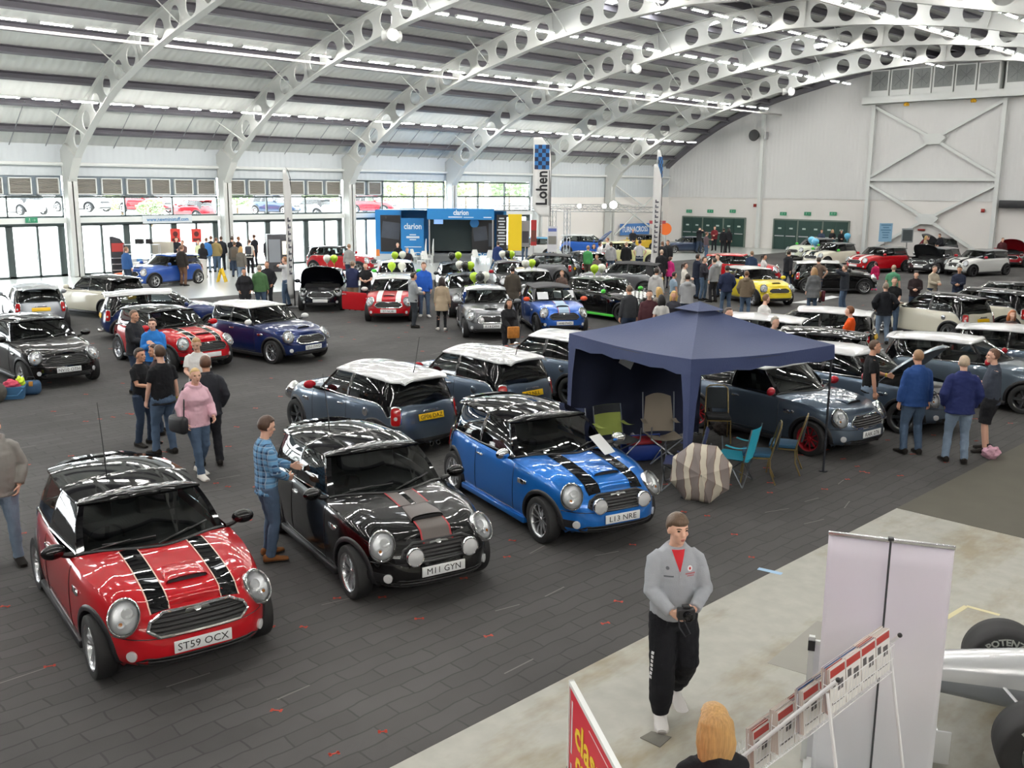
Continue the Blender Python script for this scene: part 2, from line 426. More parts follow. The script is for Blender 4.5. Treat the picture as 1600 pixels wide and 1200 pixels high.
# ---- window wall
wall, gz = [], 6.3
wall.append((box(XW-.3, XW, YB, YE, 4.86, 6.35), CLADY))
wall.append((box(XW-.3, XW, COLS[7], YE, 0, 4.86), WALLM))
o = multi('wall_left', wall, None, 0); o['kind'] = 'structure'
struct('trim_cladding_left', box(XW, XW+.03, COLS[7]-.4, YE, 3.82, 6.3), CLADY)
struct('trim_eave_rail', tube([(XW+.16, YB, 5.42), (XW+.16, YE, 5.42)], .085, 8), WHITEP)
struct('trim_door_beam', box(XW+.05, XW+.25, YB, COLS[7], 2.60, 2.86), WHITEP)
for bi in range(-2, 7):
    y0, y1 = 18.8+BAY*(bi-1)+.26, 18.8+BAY*bi-.26         # bay 1 = 18.8..27
    if y1 > COLS[7]: break
    vents = bi <= 2
    fr, gl = [], []
    def post(y, z0, z1, w=.05): fr.append(box(XW-.16, XW-.02, y-w, y+w, z0, z1))
    def rail(z, h=.05, a=y0, b=y1): fr.append(box(XW-.16, XW-.02, a, b, z-h, z+h))
    W = y1-y0
    for k in range(4):
        post(y0+W*k/3, 2.86, 3.9 if vents else 4.86, .035)
    rail(2.9); rail(3.86); rail(2.52, .08); rail(.06, .05)
    if not vents: rail(4.8)
    for k in range(4): post(min(max(y0+W*k/3, y0+.16), y1-.16), 0, 2.5, .16)
    for k in range(3):
        post(y0+W*(k+.5)/3, 0, 2.5, .05)
        for s_ in (-.12, .12): fr.append(tube([(XW+.03, y0+W*(k+.5)/3+s_, .85), (XW+.03, y0+W*(k+.5)/3+s_, 1.45)], .014, 6))
    o = multi('window_%d' % (bi+3), [(join(*fr), FRAME)], None, 0); o['kind'] = 'structure'
    g = box(XW-.10, XW-.09, y0, y1, .1, 3.84 if vents else 4.8)
    obj('glass', g, WINGLASS, o, 0)
    if vents:
        struct('trim_vent_backing', box(XW-.2, XW-.06, y0-.02, y1+.02, 3.92, 4.86), M('vent_backing', '74808a', .5))
        pass
LOUV = ribmat('louvre_grey', '8a867f', 'Z', .07, .6, .03, strength=1.0)
vp = None
vn = 0
bayname = {0: 'in the leftmost window bay', 1: 'in the second window bay', 2: 'in the third window bay', 3: 'in the fourth window bay, beside bare glass'}
for bi, ks in ((0, (2,3,4,5)), (1, range(6)), (2, range(6)), (3, (0, 1))):
    y0, y1 = 18.8+BAY*(bi-1)+.26, 18.8+BAY*bi-.26; W = (y1-y0)/6
    for k in ks:
        yc = y0+W*(k+.5); lab = 'grey louvred vent framed in white %s' % bayname[bi]
        if vp is None:
            t = thing('louvre_vent', lab, 'vent', (XW, yc, 4.37), 0, 'louvre vents above the glazed doors')
            a, b = .52, .40
            obj('frame', join(box(-.05,.10,-a,a,b-.05,b), box(-.05,.10,-a,a,-b,-b+.05), box(-.05,.10,-a,-a+.05,-b,b), box(-.05,.10,a-.05,a,-b,b)), WHITEP, t, 0)
            obj('louvre', box(-.05,.05,-a+.04,a-.04,-b+.04,b-.04), LOUV, t, 0); vp = t
        else: t = dup(vp, (XW, yc, 4.37), 0, lab)
        if bi == 3: t.scale = (1, .95, 1)
        if bi == 0: t['label'] = 'square grey louvred vent above the leftmost glass doors'
# one dark vent header strip for the fourth bay
struct('trim_vent_backing', box(XW-.2, XW-.06, 18.8+BAY*2+.2, 18.8+BAY*2+.26+2.7, 3.92, 4.86), M('vent_backing', '74808a', .5))
# ---- far wall
gab = [(XW-.3, 0)] + [(XW-.3, 6.0)] + [arc(s, 1.62) for s in SS] + [(XN, 6.0), (XN, 0)]
struct('wall_back', prism(gab, lambda a, b: (a, YE, b), lambda a, b: (a, YE+.3, b)), WALLM)
gab2 = [(XW, 3.84), (XW, 6.0)] + [arc(s, 1.60) for s in SS] + [(0, 3.84)]
struct('trim_cladding_back', prism(gab2, lambda a, b: (a, YE, b), lambda a, b: (a, YE-.06, b)), CLAD)
gl = [arc(s, 1.62) for s in SS]
struct('trim_verge', loft([[(x, YE-.62, z-.12), (x, YE-.06, z-.12), (x, YE-.06, z-.42), (x, YE-.5, z-.42)] for x, z in gl]), PURL)
PX = [-40.8, -32.1, -23.4, -14.7, -6.0]
for x in PX:
    zt = roofpt(x, 1.3)[1]
    struct('trim_gable_post', join(box(x-.13, x+.13, YE-.36, YE-.32, 0, zt), box(x-.13, x+.13, YE-.10, YE-.06, 0, zt), box(x-.1, x+.1, YE-.34, YE-.08, 0, zt)), WHITEP)
def brace(x0, x1):
    xm = (x0+x1)/2; y = YE-.22; g = []
    for za, zb in ((10.2, 5.45), (4.9, .1)):
        zm = (za+zb)/2+.1
        for (p, q) in (((x0+.1, za), (xm, zm)), ((x1-.1, za), (xm, zm)), ((x0+.1, zb), (xm, zm)), ((x1-.1, zb), (xm, zm))):
            g.append(bar((p[0], y, p[1]), (q[0], y, q[1]), .18))
        g.append(prism([(-.75, 0), (-.4,-.35), (.4,-.35), (.75,0), (.75,.12), (.45,.35), (-.45,.35), (-.75,.12)], lambda a, b: (xm+a, y-.12, zm+b), lambda a, b: (xm+a, y+.12, zm+b)))
    g.append(bar((x0, y, 5.25), (x1, y, 5.25), .2))
    return join(*g)
struct('trim_cross_brace', brace(-32.1, -23.4), WHITEP)
g = []
for (ya, za, yb, zb) in ((59.9, 3.9, 67.6, .2), (59.9, 5.0, 64, 3.2), (67.6, 5.2, 60.1, .6)):
    g.append(bar((XW+.35, ya, za), (XW+.35, yb, zb), .09))
struct('trim_side_brace', join(*g), WHITEP)
# fan shelf
struct('trim_fan_beam', join(box(-32.7, XN, YE-.95, YE-.9, 10.35, 10.85), box(-32.7, XN, YE-.95, YE-.06, 10.83, 10.87), box(-32.7, XN, YE-.95, YE-.06, 10.35, 10.39)), WHITEP)
FANG = M('fan_grille', '8f9392', .5, var=.15, vscale=12)
fp = None
for k in range(13):
    x = -31.55 + 1.44*k + (.25 if k > 5 else 0)
    lab = ('leftmost white fan cabinet on the shelf high on the far wall' if k == 0 else 'white fan cabinet with round grille on the high shelf, %s from the left end' % ['', 'second', 'third', 'fourth', 'fifth', 'sixth', 'seventh', 'eighth', 'ninth', 'tenth', 'eleventh', 'twelfth', 'thirteenth'][k])
    zo = 10.87
    if fp is None:
        t = thing('fan_cabinet', lab, 'fan', (x, YE-.62, zo), 0, 'fan cabinets on the far wall shelf')
        hh = 1.72
        obj('housing', join(box(-.68,.68,-.3,-.24,0,.36), box(-.68,.68,-.3,-.24,hh-.08,hh), box(-.68,-.58,-.3,-.24,.3,hh), box(.58,.68,-.3,-.24,.3,hh), box(-.68,.68,-.2,.5,0,hh)), WHITEP, t, 0)
        obj('grille', box(-.58,.58,-.26,-.21,.34,hh-.07), FANG, t, 0)
        rings = [lathe([(r,-.275),(r+.015,-.275),(r+.015,-.262),(r,-.262)], 24, 'Y') for r in (.12,.22,.32,.42,.52)]
        rings += [bar((0,-.27,.0), (.52*math.cos(a), -.27, .52*math.sin(a)), .03, .012) for a in np.arange(0, 6.2, PI/4)]
        obj('fan_guard', mv(join(*rings), 0, 0, 1.0), M('guard_grey', '7e8384', .4), t, 0); fp = t
    else: t = dup(fp, (x, YE-.62, zo), 0, lab)
    if k > 8: t.location.x = x
YEL = M('yellow_lamp', 'd9a521', .5)
for k, x in enumerate((-29.6, -25.2, -21.7)):
    tag(obj('warning_lamp', join(lathe([(.0,-.22),(.16,-.22),(.2,-.1),(.12,0),(0,0)], 10)), YEL, None, 30, (x, YE-.8, 10.35)),
        ['small yellow lamp under the fan shelf, leftmost of three', 'small yellow lamp under the middle of the fan shelf', 'small yellow lamp under the fan shelf, nearest the right edge'][k], 'lamp', 'yellow lamps under the fan shelf')
# fire doors in the far wall
DGREEN = M('green_door', '1f3f38', .45); DFR = M('door_frame_grey', '6f7a72', .5)
def firedoors(n, x0, x1, npair):
    W = (x1-x0)/npair
    o = struct('door_%d' % n, join(*[box(x0+W*k-.05, x0+W*k+.05, YE-.14, YE-.02, 0, 2.3) for k in range(npair+1)], box(x0, x1, YE-.14, YE-.02, 2.22, 2.32)), DFR)
    for k in range(npair):
        for h in range(2):
            a = x0+W*k+.06+h*(W-.12)/2; b = a+(W-.12)/2-.02
            d = obj('door_leaf', box(a, b, YE-.12, YE-.05, .02, 2.22), DGREEN, o, 0)
            obj('push_bar', join(box(a+.08, b-.08, YE-.17, YE-.13, 1.0, 1.07), box(a+.1, a+.14, YE-.15, YE-.11, 1.0, 1.07)), STEEL, d, 0)
            obj('notice', box((a+b)/2-.14, (a+b)/2+.14, YE-.126, YE-.121, 1.55, 1.67), M('notice_white', 'b9c6bf', .6), d, 0)
firedoors(1, -48.0, -42.05, 3); firedoors(2, -39.5, -33.4, 3)
EXG = M('exit_green', '2f7d5c', .5, emit=.15); EXW = M('exit_white', 'e6efe8', .5)
def exit_sign(loc, rot, lab, w=.55, h=.26):
    t = thing('exit_sign', lab, 'sign', loc, rot, 'green exit signs')
    obj('panel', box(-w/2, w/2, -.03, 0, -h/2, h/2), EXG, t, 0)
    man = join(ball((-.09,-.033,.065), .018, .003, .018, 8, 6), bar((-.09,-.033,.045), (-.10,-.033,-.01), .03, .004), bar((-.10,-.033,-.01), (-.15,-.033,-.07), .018, .004), bar((-.1,-.033,-.01), (-.06,-.033,-.05), .018, .004),
               bar((-.06,-.033,-.05), (-.07,-.033,-.085), .016, .004), bar((-.09,-.033,.035), (-.05,-.033,.01), .015, .004), bar((-.09,-.033,.035), (-.14,-.033,.02), .015, .004))
    arrow = join(bar((.02,-.033,0), (.16,-.033,0), .03, .004), bar((.17,-.033,0), (.11,-.033,.05), .03, .004), bar((.17,-.033,0), (.11,-.033,-.05), .03, .004))
    obj('pictogram', join(man, arrow), EXW, t, 0)
    return t
for k, px in enumerate((1077, 1110, 1145)):
    exit_sign(onY(px, 330, YE-.05), 0, ['green exit sign over the far left fire doors, left one', 'green exit sign over the far left fire doors, middle one', 'green exit sign over the far left fire doors, nearest the wall post'][k])
for k, px in enumerate((1224, 1262, 1302)):
    exit_sign(onY(px, 334, YE-.05), 0, ['green exit sign over the right fire doors, left one', 'green exit sign over the right fire doors, middle one', 'green exit sign over the right fire doors, right one'][k])
exit_sign(onX(49, 344, XW+.3), PI/2, 'green exit sign on the white beam over the leftmost glass door')
# black wall items
p = onY(1583, 319, YE-.1)
t = tag(obj('black_screen_box', rbox(-1.35, 3.2, -.45, 0, -.24, .24, .04), M('black_box', (.015,.015,.018), .5), None, 30, (p.x+.6, YE-.07, p.z)), 'long black box mounted on the far wall at the right edge', 'heater')
p = onY(1186, 212, YE-.1)
t = thing('wall_speaker', 'black round speaker on a bracket high on the far wall post', 'speaker', (p.x, YE-.4, p.z), 0)
obj('bracket', join(box(-.05,.75,.05,.12,-.1,-.02), box(.7,.8,-.1,.3,-.3,.25), tube([(.75,.0,.2), (.75,.0,1.5), (.3,0,1.75), (0,0,1.75)], .03, 6)), STEEL, t, 0)
obj('horn', lathe([(.0,-.5),(.42,-.5),(.44,-.42),(.3,-.1),(.16,.1),(.0,.1)], 20, 'Y'), BLACKP, t, 40)
RSP = M('alarm_red', '8f2018', .4)
for k, (px, py, lab) in enumerate(((1180, 321, 'small red alarm on the far wall between the green door groups'), (1536, 329, 'small red alarm on the far wall beside the braced bay'), (1440, 359, 'small red notice on the wall under the cross brace'))):
    p = onY(px, py, YE-.08); tag(obj('fire_alarm', rbox(-.12 if k < 2 else -.25, .12 if k < 2 else .25, -.08, 0, -.12 if k < 2 else -.06, .12 if k < 2 else .06, .02), RSP, None, 30, p), lab, 'alarm')
# other sides of the hall, behind the viewer
DARKW = M('unseen_wall_grey', '5a5a5c', .9)  # plain walls out of view, toned dark to dim reflections in the car sides
struct('wall_right', box(XN, XN+.3, YB, YE, 0, 6.2), DARKW)
struct('wall_front', prism([(XW-.3, 0), (XW-.3, 6.0)] + [arc(s, 1.62) for s in SS] + [(XN, 6.0), (XN, 0)], lambda a, b: (a, YB-.3, b), lambda a, b: (a, YB, b)), DARKW)
struct('ceiling_side', box(-.9, XN+.3, YB, YE, 6.0, 6.2), WALLM)
# ---- strip lights, rooflights
LAMP = M('lamp_tube', (1.0, .97, .92), .5, emit=LAMP_E)
LT_ROWS = [-44.7, -38.6, -32.4, -26.2, -19.9, -13.7, -7.6]
lg = join(box(-.075,.075,-.6,.6,.033,.1), box(-.05,.05,-.6,-.56,.0,.1), box(-.05,.05,.56,.6,0,.1))
tg = tube([(0,-.55,0),(0,.55,0)], .020, 6)
lme = None
rowname = ['nearest the window wall', 'second from the window wall', 'third from the window wall', 'along the ridge', 'just beyond the ridge', 'third from the near side', 'nearest the near side']
for r, x in enumerate(LT_ROWS):
    sx = s_at(x); _, z = arc(sx, .22)
    for y in np.arange(YB+1.2, YE-2.6, 1.64):
        if min(abs(y-c_) for c_ in COLS) < .3: y += .45
        if lme is None:
            o = multi('strip_light', [(lg, WHITEP), (tg, LAMP)], None, 0); lme = o.data
        else: o = link('strip_light', lme)
        o.location = (x, y, z)
        tag(o, 'white fluorescent strip light hung under the roof in the row %s' % rowname[r], 'ceiling light', 'strip lights in the roof row %s' % rowname[r])
for x in (1.6, 4.6):                                      # added lamps, out of view beside and behind the viewer, brightening the foreground
    for y in np.arange(-12, 19, 1.9):
        o = link('strip_light', lme, None, (x, y, 5.90)); tag(o, 'added fill strip light, out of view, under the gallery ceiling', 'ceiling light', 'added fill lights of the gallery')
# cable trunking along two rows
for x, dz in ((-38.9, .35), (-20.2, .6)):
    _, z = arc(s_at(x), dz); struct('trim_trunking', box(x-.5, x-.38, YB, YE-.3, z-.3, z-.2), M('trunking', 'a8a6a2', .5))
RL = M('rooflight', (.95,.98,1.0), .4, emit=ROOF_E)
for x in (-31.0, -18.6):
    for c_ in COLS[:-1]:
        for yy in (c_+2.2, c_+5.6):
            s = s_at(x); L = []
            for ds in (-.75, .75): 
                (xa, za) = arc(s+ds, 1.60); L.append((xa, za))
            g = [(L[0][0], yy-.5, L[0][1]), (L[1][0], yy-.5, L[1][1]), (L[1][0], yy+.5, L[1][1]), (L[0][0], yy+.5, L[0][1])], [(3,2,1,0)]
            struct('window_rooflight', g, RL)
# floodlight clusters hung below arches
FL = M('floodlight_white', 'd9dbd8', .4)
fl0 = None
for px, py, Y, lab in ((612, 54, 27.0, 'white floodlight cluster under the arch left of centre'), (990, 106, 43.4, 'white floodlight cluster under the arch right of centre'), (1232, 142, 59.8, 'white floodlight cluster under the last arch, by the far wall')):
    p = onY(px, py, Y)
    if fl0 is None:
        t = thing('floodlight', lab, 'light', p, 0, 'floodlight clusters under the arches')
        obj('hanger', tube([(0,0,0), (0,0,.75)], .03, 6), STEEL, t)
        for k in range(3):
            a = k*2*PI/3
            obj('lamp_head', mv(rz(lathe([(.0,-.12),(.12,-.1),(.24,.18),(.26,.2),(0,.16)], 16, 'Y'), a), .17*math.sin(-a), .17*math.cos(a), -.05), FL, t)
        fl0 = t
    else: dup(fl0, p, 0, lab)
# ---- outside
struct('ground_outside', flat(-140, XW-.3, -60, 160, -.05), M('forecourt', 'dcdad4', .8))
# ================================================================ CARS
zsh = smoothtab([-1.95,-1.6,-1.2,-.4,.4,.9,1.3,1.6,1.8,2.0], [.90,.92,.93,.925,.91,.885,.845,.785,.72,.64], .03)
ztop = smoothtab([-1.95,-1.6,.5,.78,1.1,1.4,1.65,1.8,2.0], [.92,.95,.98,.985,.955,.905,.85,.80,.66], .03)
FLV = [0,.05,.15,.3,.45,.6,.75,.88,.96,1.0]
fxf = smoothtab(FLV, [-.16,-.06,-.01,0,-.005,-.015,-.035,-.075,-.125,-.18], .035)
fxr = smoothtab(FLV, [.12,.05,.02,0,-.005,.012,.03,.055,.078,.10], .035)
fwd = smoothtab(FLV, [-.09,-.04,-.014,-.002,0,0,-.006,-.016,-.032,-.052], .03)
def outline(f, N=128):
    xF, xR, w = 1.92+fxf(f), -1.785+fxr(f), .842+fwd(f); xm = .05; pts = []
    nF, nR = 3.6, 4.2
    for k in range(2001):
        a = PI*k/2000; c, s = math.cos(a), math.sin(a)
        n = nF if c > 0 else nR
        ca = abs(c)**(2/n); x = xm + ((xF-xm)*ca if c > 0 else (xR-xm)*ca); pts.append((x, w*abs(s)**(2/n)))
    P = np.array(pts); d = np.r_[0, np.cumsum(np.hypot(*np.diff(P, axis=0).T))]
    q = np.linspace(0, d[-1], N//2+1)
    half = np.c_[np.interp(q, d, P[:,0]), np.interp(q, d, P[:,1])]
    half[0,1] = half[-1,1] = 0
    return half                                            # y >= 0 side, front centre to rear centre
def body_solid():
    N = 136; H2 = N//2; levels = [0,.03,.08,.14,.2,.28,.36,.44,.52,.6,.68,.75,.82,.88,.92,.955,.98,1.0]
    V, F, MI = [], [], []
    halves = [outline(f, N) for f in levels]; zlo = .165
    idx = []
    for f, h in zip(levels, halves):
        row = []
        for k in range(N):
            x, y = h[k if k <= H2 else N-k]; 
            if k > H2: y = -y
            lo = zlo + (.05 if x > 1.55 or x < -1.5 else 0)
            row.append(len(V)); V.append((x, y, lo + f*(zsh(x)-lo)))
        idx.append(row)
    for i in range(len(levels)-1):
        fm = (levels[i]+levels[i+1])/2
        for k in range(N):
            k2 = (k+1) % N; q = (idx[i][k], idx[i][k2], idx[i+1][k2], idx[i+1][k])
            x = (V[q[0]][0]+V[q[1]][0])/2; y = V[q[0]][1]
            F.append(q); MI.append(3 if (-.47 < x < .60 and .14 < fm < .965 and abs(y) > .5) else 0)
    # bottom
    F.append(tuple(reversed(idx[0]))); MI.append(0)
    # top: strips across the car
    top = idx[-1]; Mx = 24; h = halves[-1]; rows = []
    def bow(x): return .27*max(0, min(1, (1.55-x)/.8))*max(0, min(1, (x+.1)/.45))
    for i in range(1, H2):
        xe, yl = h[i]; row = [top[N-i]]
        for m in range(1, Mx):
            s = -1+2*m/Mx; x = xe + bow(xe)*(1-s*s); y = s*yl
            k = min(1, yl/.35)**.7
            z = zsh(xe) + (ztop(x)-zsh(xe))*k*(1-abs(s)**2.8)
            if xe > .5: z += .020*math.exp(-((abs(y)-.58)/.11)**2)*max(0, min(1, (x-.5)/.5))*max(0,min(1,(1.75-x)/.2))   # wing crowns
            row.append(len(V)); V.append((x, y, z))
        row.append(top[i]); rows.append((xe, row))
    def cls(x): return 1 if x > .52 else 2
    for (xa, ra), (xb, rb) in zip(rows, rows[1:]):
        for m in range(Mx):
            F.append((ra[m], ra[m+1], rb[m+1], rb[m]) if False else (rb[m], rb[m+1], ra[m+1], ra[m]))
            MI.append(cls(max(xa, xb)) if xb > -1.55 else 0)
    for m in range(Mx):
        F.append((rows[0][1][m], rows[0][1][m+1], top[0])); MI.append(1)
        F.append((rows[-1][1][m+1], rows[-1][1][m], top[H2])); MI.append(0)
    return V, F, MI
AXF, AXR, RW = 1.2335, -1.2335, .30
def make_body():
    V, F, MI = body_solid()
    me = bpy.data.meshes.new('b'); me.from_pydata(V, [], F)
    mats = [bpy.data.materials.new('tmp%d' % i) for i in range(5)]
    for m in mats: me.materials.append(m)
    me.polygons.foreach_set('material_index', MI); me.update()
    bm = bmesh.new(); bm.from_mesh(me); bmesh.ops.recalc_face_normals(bm, faces=bm.faces[:])
    bv = BVHTree.FromBMesh(bm); bm.to_mesh(me); bm.free()
    o = link('b', me)
    cg = []
    for ax in (AXF, AXR):
        for sg in (-1, 1):
            g = lathe([(.345, .47), (.345, 1.2)], 40, 'Y', True); g = [(v[0]+ax, v[1] if sg > 0 else -v[1], v[2]+RW) for v in g[0]], g[1]
            cg.append(g)
    cm = bpy.data.meshes.new('c'); gg = join(*cg); cm.from_pydata(gg[0], [], gg[1])
    for m in mats: cm.materials.append(m)
    cm.polygons.foreach_set('material_index', [4]*len(cm.polygons))
    bm = bmesh.new(); bm.from_mesh(cm); bmesh.ops.recalc_face_normals(bm, faces=bm.faces[:]); bm.to_mesh(cm); bm.free()
    c = link('c', cm)
    md = o.modifiers.new('x', 'BOOLEAN'); md.object = c; md.operation = 'DIFFERENCE'; md.solver = 'EXACT'
    bpy.context.view_layer.update()
    r = bpy.data.meshes.new_from_object(o.evaluated_get(bpy.context.evaluated_depsgraph_get()))
    verts = [v.co[:] for v in r.vertices]; faces = [(tuple(p.vertices), p.material_index, p.center[:]) for p in r.polygons]
    bpy.data.objects.remove(o); bpy.data.objects.remove(c)
    out = {k: [] for k in ('body', 'well', 'bonnet', 'doorL', 'doorR')}
    for f, m, ctr in faces:
        k = 'body'
        if m == 4: k = 'well'
        elif m == 1: k = 'bonnet'
        elif m == 2: continue
        elif m == 3: k = 'doorL' if ctr[1] > 0 else 'doorR'
        out[k].append(f)
    def sub(fs):
        mp = {}; Vv = []; Ff = []
        for f in fs:
            for i in f:
                if i not in mp: mp[i] = len(Vv); Vv.append(verts[i])
            Ff.append(tuple(mp[i] for i in f))
        return Vv, Ff
    return {k: sub(v) for k, v in out.items()}, bv
BG, BVH = make_body()
def hit(o, d):
    r = BVH.ray_cast(Vector(o), Vector(d).normalized()); return (r[0], r[1]) if r[0] else (None, None)
def decal(pts, rayf, off=.006, rings=5, stretch=None):   # pts: outline in a 2D space; rayf(a,b) -> origin, dir
    cx = sum(p[0] for p in pts)/len(pts); cy = sum(p[1] for p in pts)/len(pts); n = len(pts); V = []; F = []
    def pr(a, b):
        p, nn = hit(*rayf(a, b))
        if p is None: return None
        return p + nn*off
    c0 = pr(cx, cy); V.append(c0)
    for r in range(1, rings+1):
        for a, b in pts:
            p = pr(cx+(a-cx)*r/rings, cy+(b-cy)*r/rings); V.append(p)
    for i in range(len(V)):
        if V[i] is None: V[i] = V[i-n] if i > n and V[i-n] is not None else V[0]
    for k in range(n): F.append((0, 1+k, 1+(k+1) % n))
    for r in range(rings-1):
        for k in range(n): F.append((1+r*n+k, 1+(r+1)*n+k, 1+(r+1)*n+(k+1) % n, 1+r*n+(k+1) % n))
    # skirt so that it has thickness
    m = len(V); 
    for k in range(n): 
        a, b = pts[k]; p, nn = hit(*rayf(a, b)); V.append((p - nn*.004) if p else V[1+(rings-1)*n+k])
    for k in range(n): F.append((1+(rings-1)*n+k, m+k, m+(k+1) % n, 1+(rings-1)*n+(k+1) % n))
    return V, F
def front(a, b): return (3, a, b), (-1, 0, 0)
def rear(a, b): return (-3, a, b), (1, 0, 0)
def down(a, b): return (a, b, 2), (0, 0, -1)
def sup(w, h, n=3., k=40, cx=0, cy=0): 
    return [(cx + w*math.copysign(abs(math.cos(t))**(2/n), math.cos(t)), cy + h*math.copysign(abs(math.sin(t))**(2/n), math.sin(t))) for t in np.linspace(0, 2*PI, k, endpoint=False)]
def dense(pts, n=10):
    out = []
    for p, q in zip(pts, pts[1:]+pts[:1]): out += [(p[0]+(q[0]-p[0])*t/n, p[1]+(q[1]-p[1])*t/n) for t in range(n)]
    return out
def strip(y0, y1, x0, x1, off=.006, n=34):              # stripe along the bonnet
    V = []; F = []
    for i in range(n+1):
        x = x0+(x1-x0)*i/n
        for j in range(5):
            y = y0+(y1-y0)*j/4; p, nn = hit((x, y, 2), (0,0,-1)); V.append(p + nn*off)
    for i in range(n):
        for j in range(4): F.append((i*5+j, (i+1)*5+j, (i+1)*5+j+1, i*5+j+1))
    return V, F
# greenhouse: (base x,y) (top x,y,z)
GP = [((.82,0),(.24,0,1.352)), ((.50,.655),(.115,.54,1.318)), ((.40,.715),(.04,.583,1.308)), ((-.42,.768),(-.42,.622,1.325)), ((-.50,.768),(-.50,.622,1.325)),
      ((-1.28,.735),(-1.20,.585,1.305)), ((-1.60,.62),(-1.42,.50,1.29)), ((-1.70,0),(-1.50,0,1.30))]
SEG = [14, 3, 12, 2, 10, 5, 14]
def catmull(P, segs):
    P = [Vector(p) for p in P]
    mirror = lambda v: Vector((v[0], -v[1]) + tuple(v[2:]))
    Q = [mirror(P[1])] + P + [mirror(P[-2])]; out = []
    for i, n in enumerate(segs):
        p0, p1, p2, p3 = Q[i], Q[i+1], Q[i+2], Q[i+3]
        if i == 0: p0 = p1 + (p1 - p2); p0[0] = p2[0]; 
        for t in range(n):
            t /= n; out.append(.5*((2*p1)+(p2-p0)*t+(2*p0-5*p1+4*p2-p3)*t*t+(3*p1-p0-3*p2+p3)*t**3))
    out.append(P[-1]); return out
def greenhouse(stretch=0.0):
    base = catmull([g[0] for g in GP], SEG); top = catmull([g[1] for g in GP], SEG)
    def sx(x): return x
    n = len(base); L = 9; half = []
    def capz(x, y):
        p, _ = hit((x, y, 2), (0,0,-1)); return (p.z if p else .92)
    rows = []
    for l in range(L):
        t = l/(L-1); row = []
        for i in range(n):
            b, tp = base[i], top[i]
            zb = capz(b[0], b[1]*.985) + .004
            x = b[0]+(tp[0]-b[0])*t; y = b[1]+(tp[1]-b[1])*t; z = zb+(tp[2]-zb)*t
            d = Vector((x+.4, y*1.6)); d = d.normalized() if d.length > 0 else d
            k = .022*math.sin(PI*t); x += d.x*k; y += d.y*k*(1 if y > .01 else 0)
            row.append(Vector((x, y, z)))
        rows.append(row)
    idx = [0]
    for s in SEG: idx.append(idx[-1]+s)
    def patch(i0, i1, sg, trim=(0,0)):
        V = []; F = []; m = i1-i0+1
        for l in range(L):
            for i in range(i0, i1+1): v = rows[l][i]; V.append((v.x, v.y*sg, v.z))
        for l in range(L-1):
            for i in range(m-1):
                q = (l*m+i, l*m+i+1, (l+1)*m+i+1, (l+1)*m+i); F.append(q if sg > 0 else tuple(reversed(q)))
        return V, F
    P = {}
    P['windscreen'] = join(patch(0, idx[1], 1), patch(0, idx[1], -1))
    P['rear_window'] = join(patch(idx[6], idx[7], 1), patch(idx[6], idx[7], -1))
    for nm, sg in (('L', 1), ('R', -1)):
        P['dwin'+nm] = patch(idx[2], idx[3], sg); P['qwin'+nm] = patch(idx[4], idx[5], sg)
    P['pillars'] = [patch(idx[a], idx[a+1], sg) for a in (1, 3, 5) for sg in (1, -1)]
    # roof from the top row
    tr = rows[-1]; N2 = n; lo, V, F = [], [], []
    def ring(k, dz, rear_ext=0.0):
        out = []
        for i in range(N2):
            v = tr[i]; x = v.x + (k if v.x > -.5 else -k)*(1 if i in range(0, N2) else 0); x = v.x + k*(1 if i < idx[1]+2 else (-1 if i > idx[5] else 0))
            if i > idx[5]: x -= rear_ext*min(1, (i-idx[5])/6)
            y = v.y + (k if i > 3 and i < n-4 else 0)
            out.append((x, y, v.z + dz - (.015 if i > idx[5] and rear_ext else 0)*rear_ext*10*.5))
        full = out + [(x, -y, z) for x, y, z in reversed(out[1:-1])]
        return full
    rr = [ring(.004, -.02, .05), ring(.020, -.014, .10), ring(.024, .0, .115), ring(.016, .014, .105)]
    nn = len(rr[0]); 
    for L_ in rr: V += L_
    for a in range(len(rr)-1):
        for k in range(nn): F.append((a*nn+k, a*nn+(k+1) % nn, (a+1)*nn+(k+1) % nn, (a+1)*nn+k))
    F.append(tuple(reversed(range(nn))))
    base_i = (len(rr)-1)*nn; Mx = 16; prev = None; H2 = n-1
    xs = [V[base_i+i][0] for i in range(n)]
    strips = []
    for i in range(1, H2):
        a, b = base_i+nn-i, base_i+i; row = [a]
        x, yl, z = V[b]; bowx = 0
        k = min(1, yl/.45)**.6
        for m in range(1, Mx):
            s = -1+2*m/Mx
            cr = .062*k*max(0, 1-abs((x+.55)/1.25)**3) + .012*k
            xx = x + (.0)
            row.append(len(V)); V.append((xx, s*yl, z + cr*(1-abs(s)**2.4)))
        row.append(b); strips.append(row)
    for ra, rb in zip(strips, strips[1:]):
        for m in range(Mx): F.append((rb[m], rb[m+1], ra[m+1], ra[m]))
    for m in range(Mx):
        F.append((strips[0][m], strips[0][m+1], base_i)); F.append((strips[-1][m+1], strips[-1][m], base_i+H2))
    P['roof'] = (V, F)
    P['edge'] = [rows[0][i] for i in range(n)]
    P['toprow'] = tr; P['idx'] = idx
    rt = BVHTree.FromPolygons([Vector(v) for v in V], F)
    P['rbvh'] = rt
    return P
GH = greenhouse()
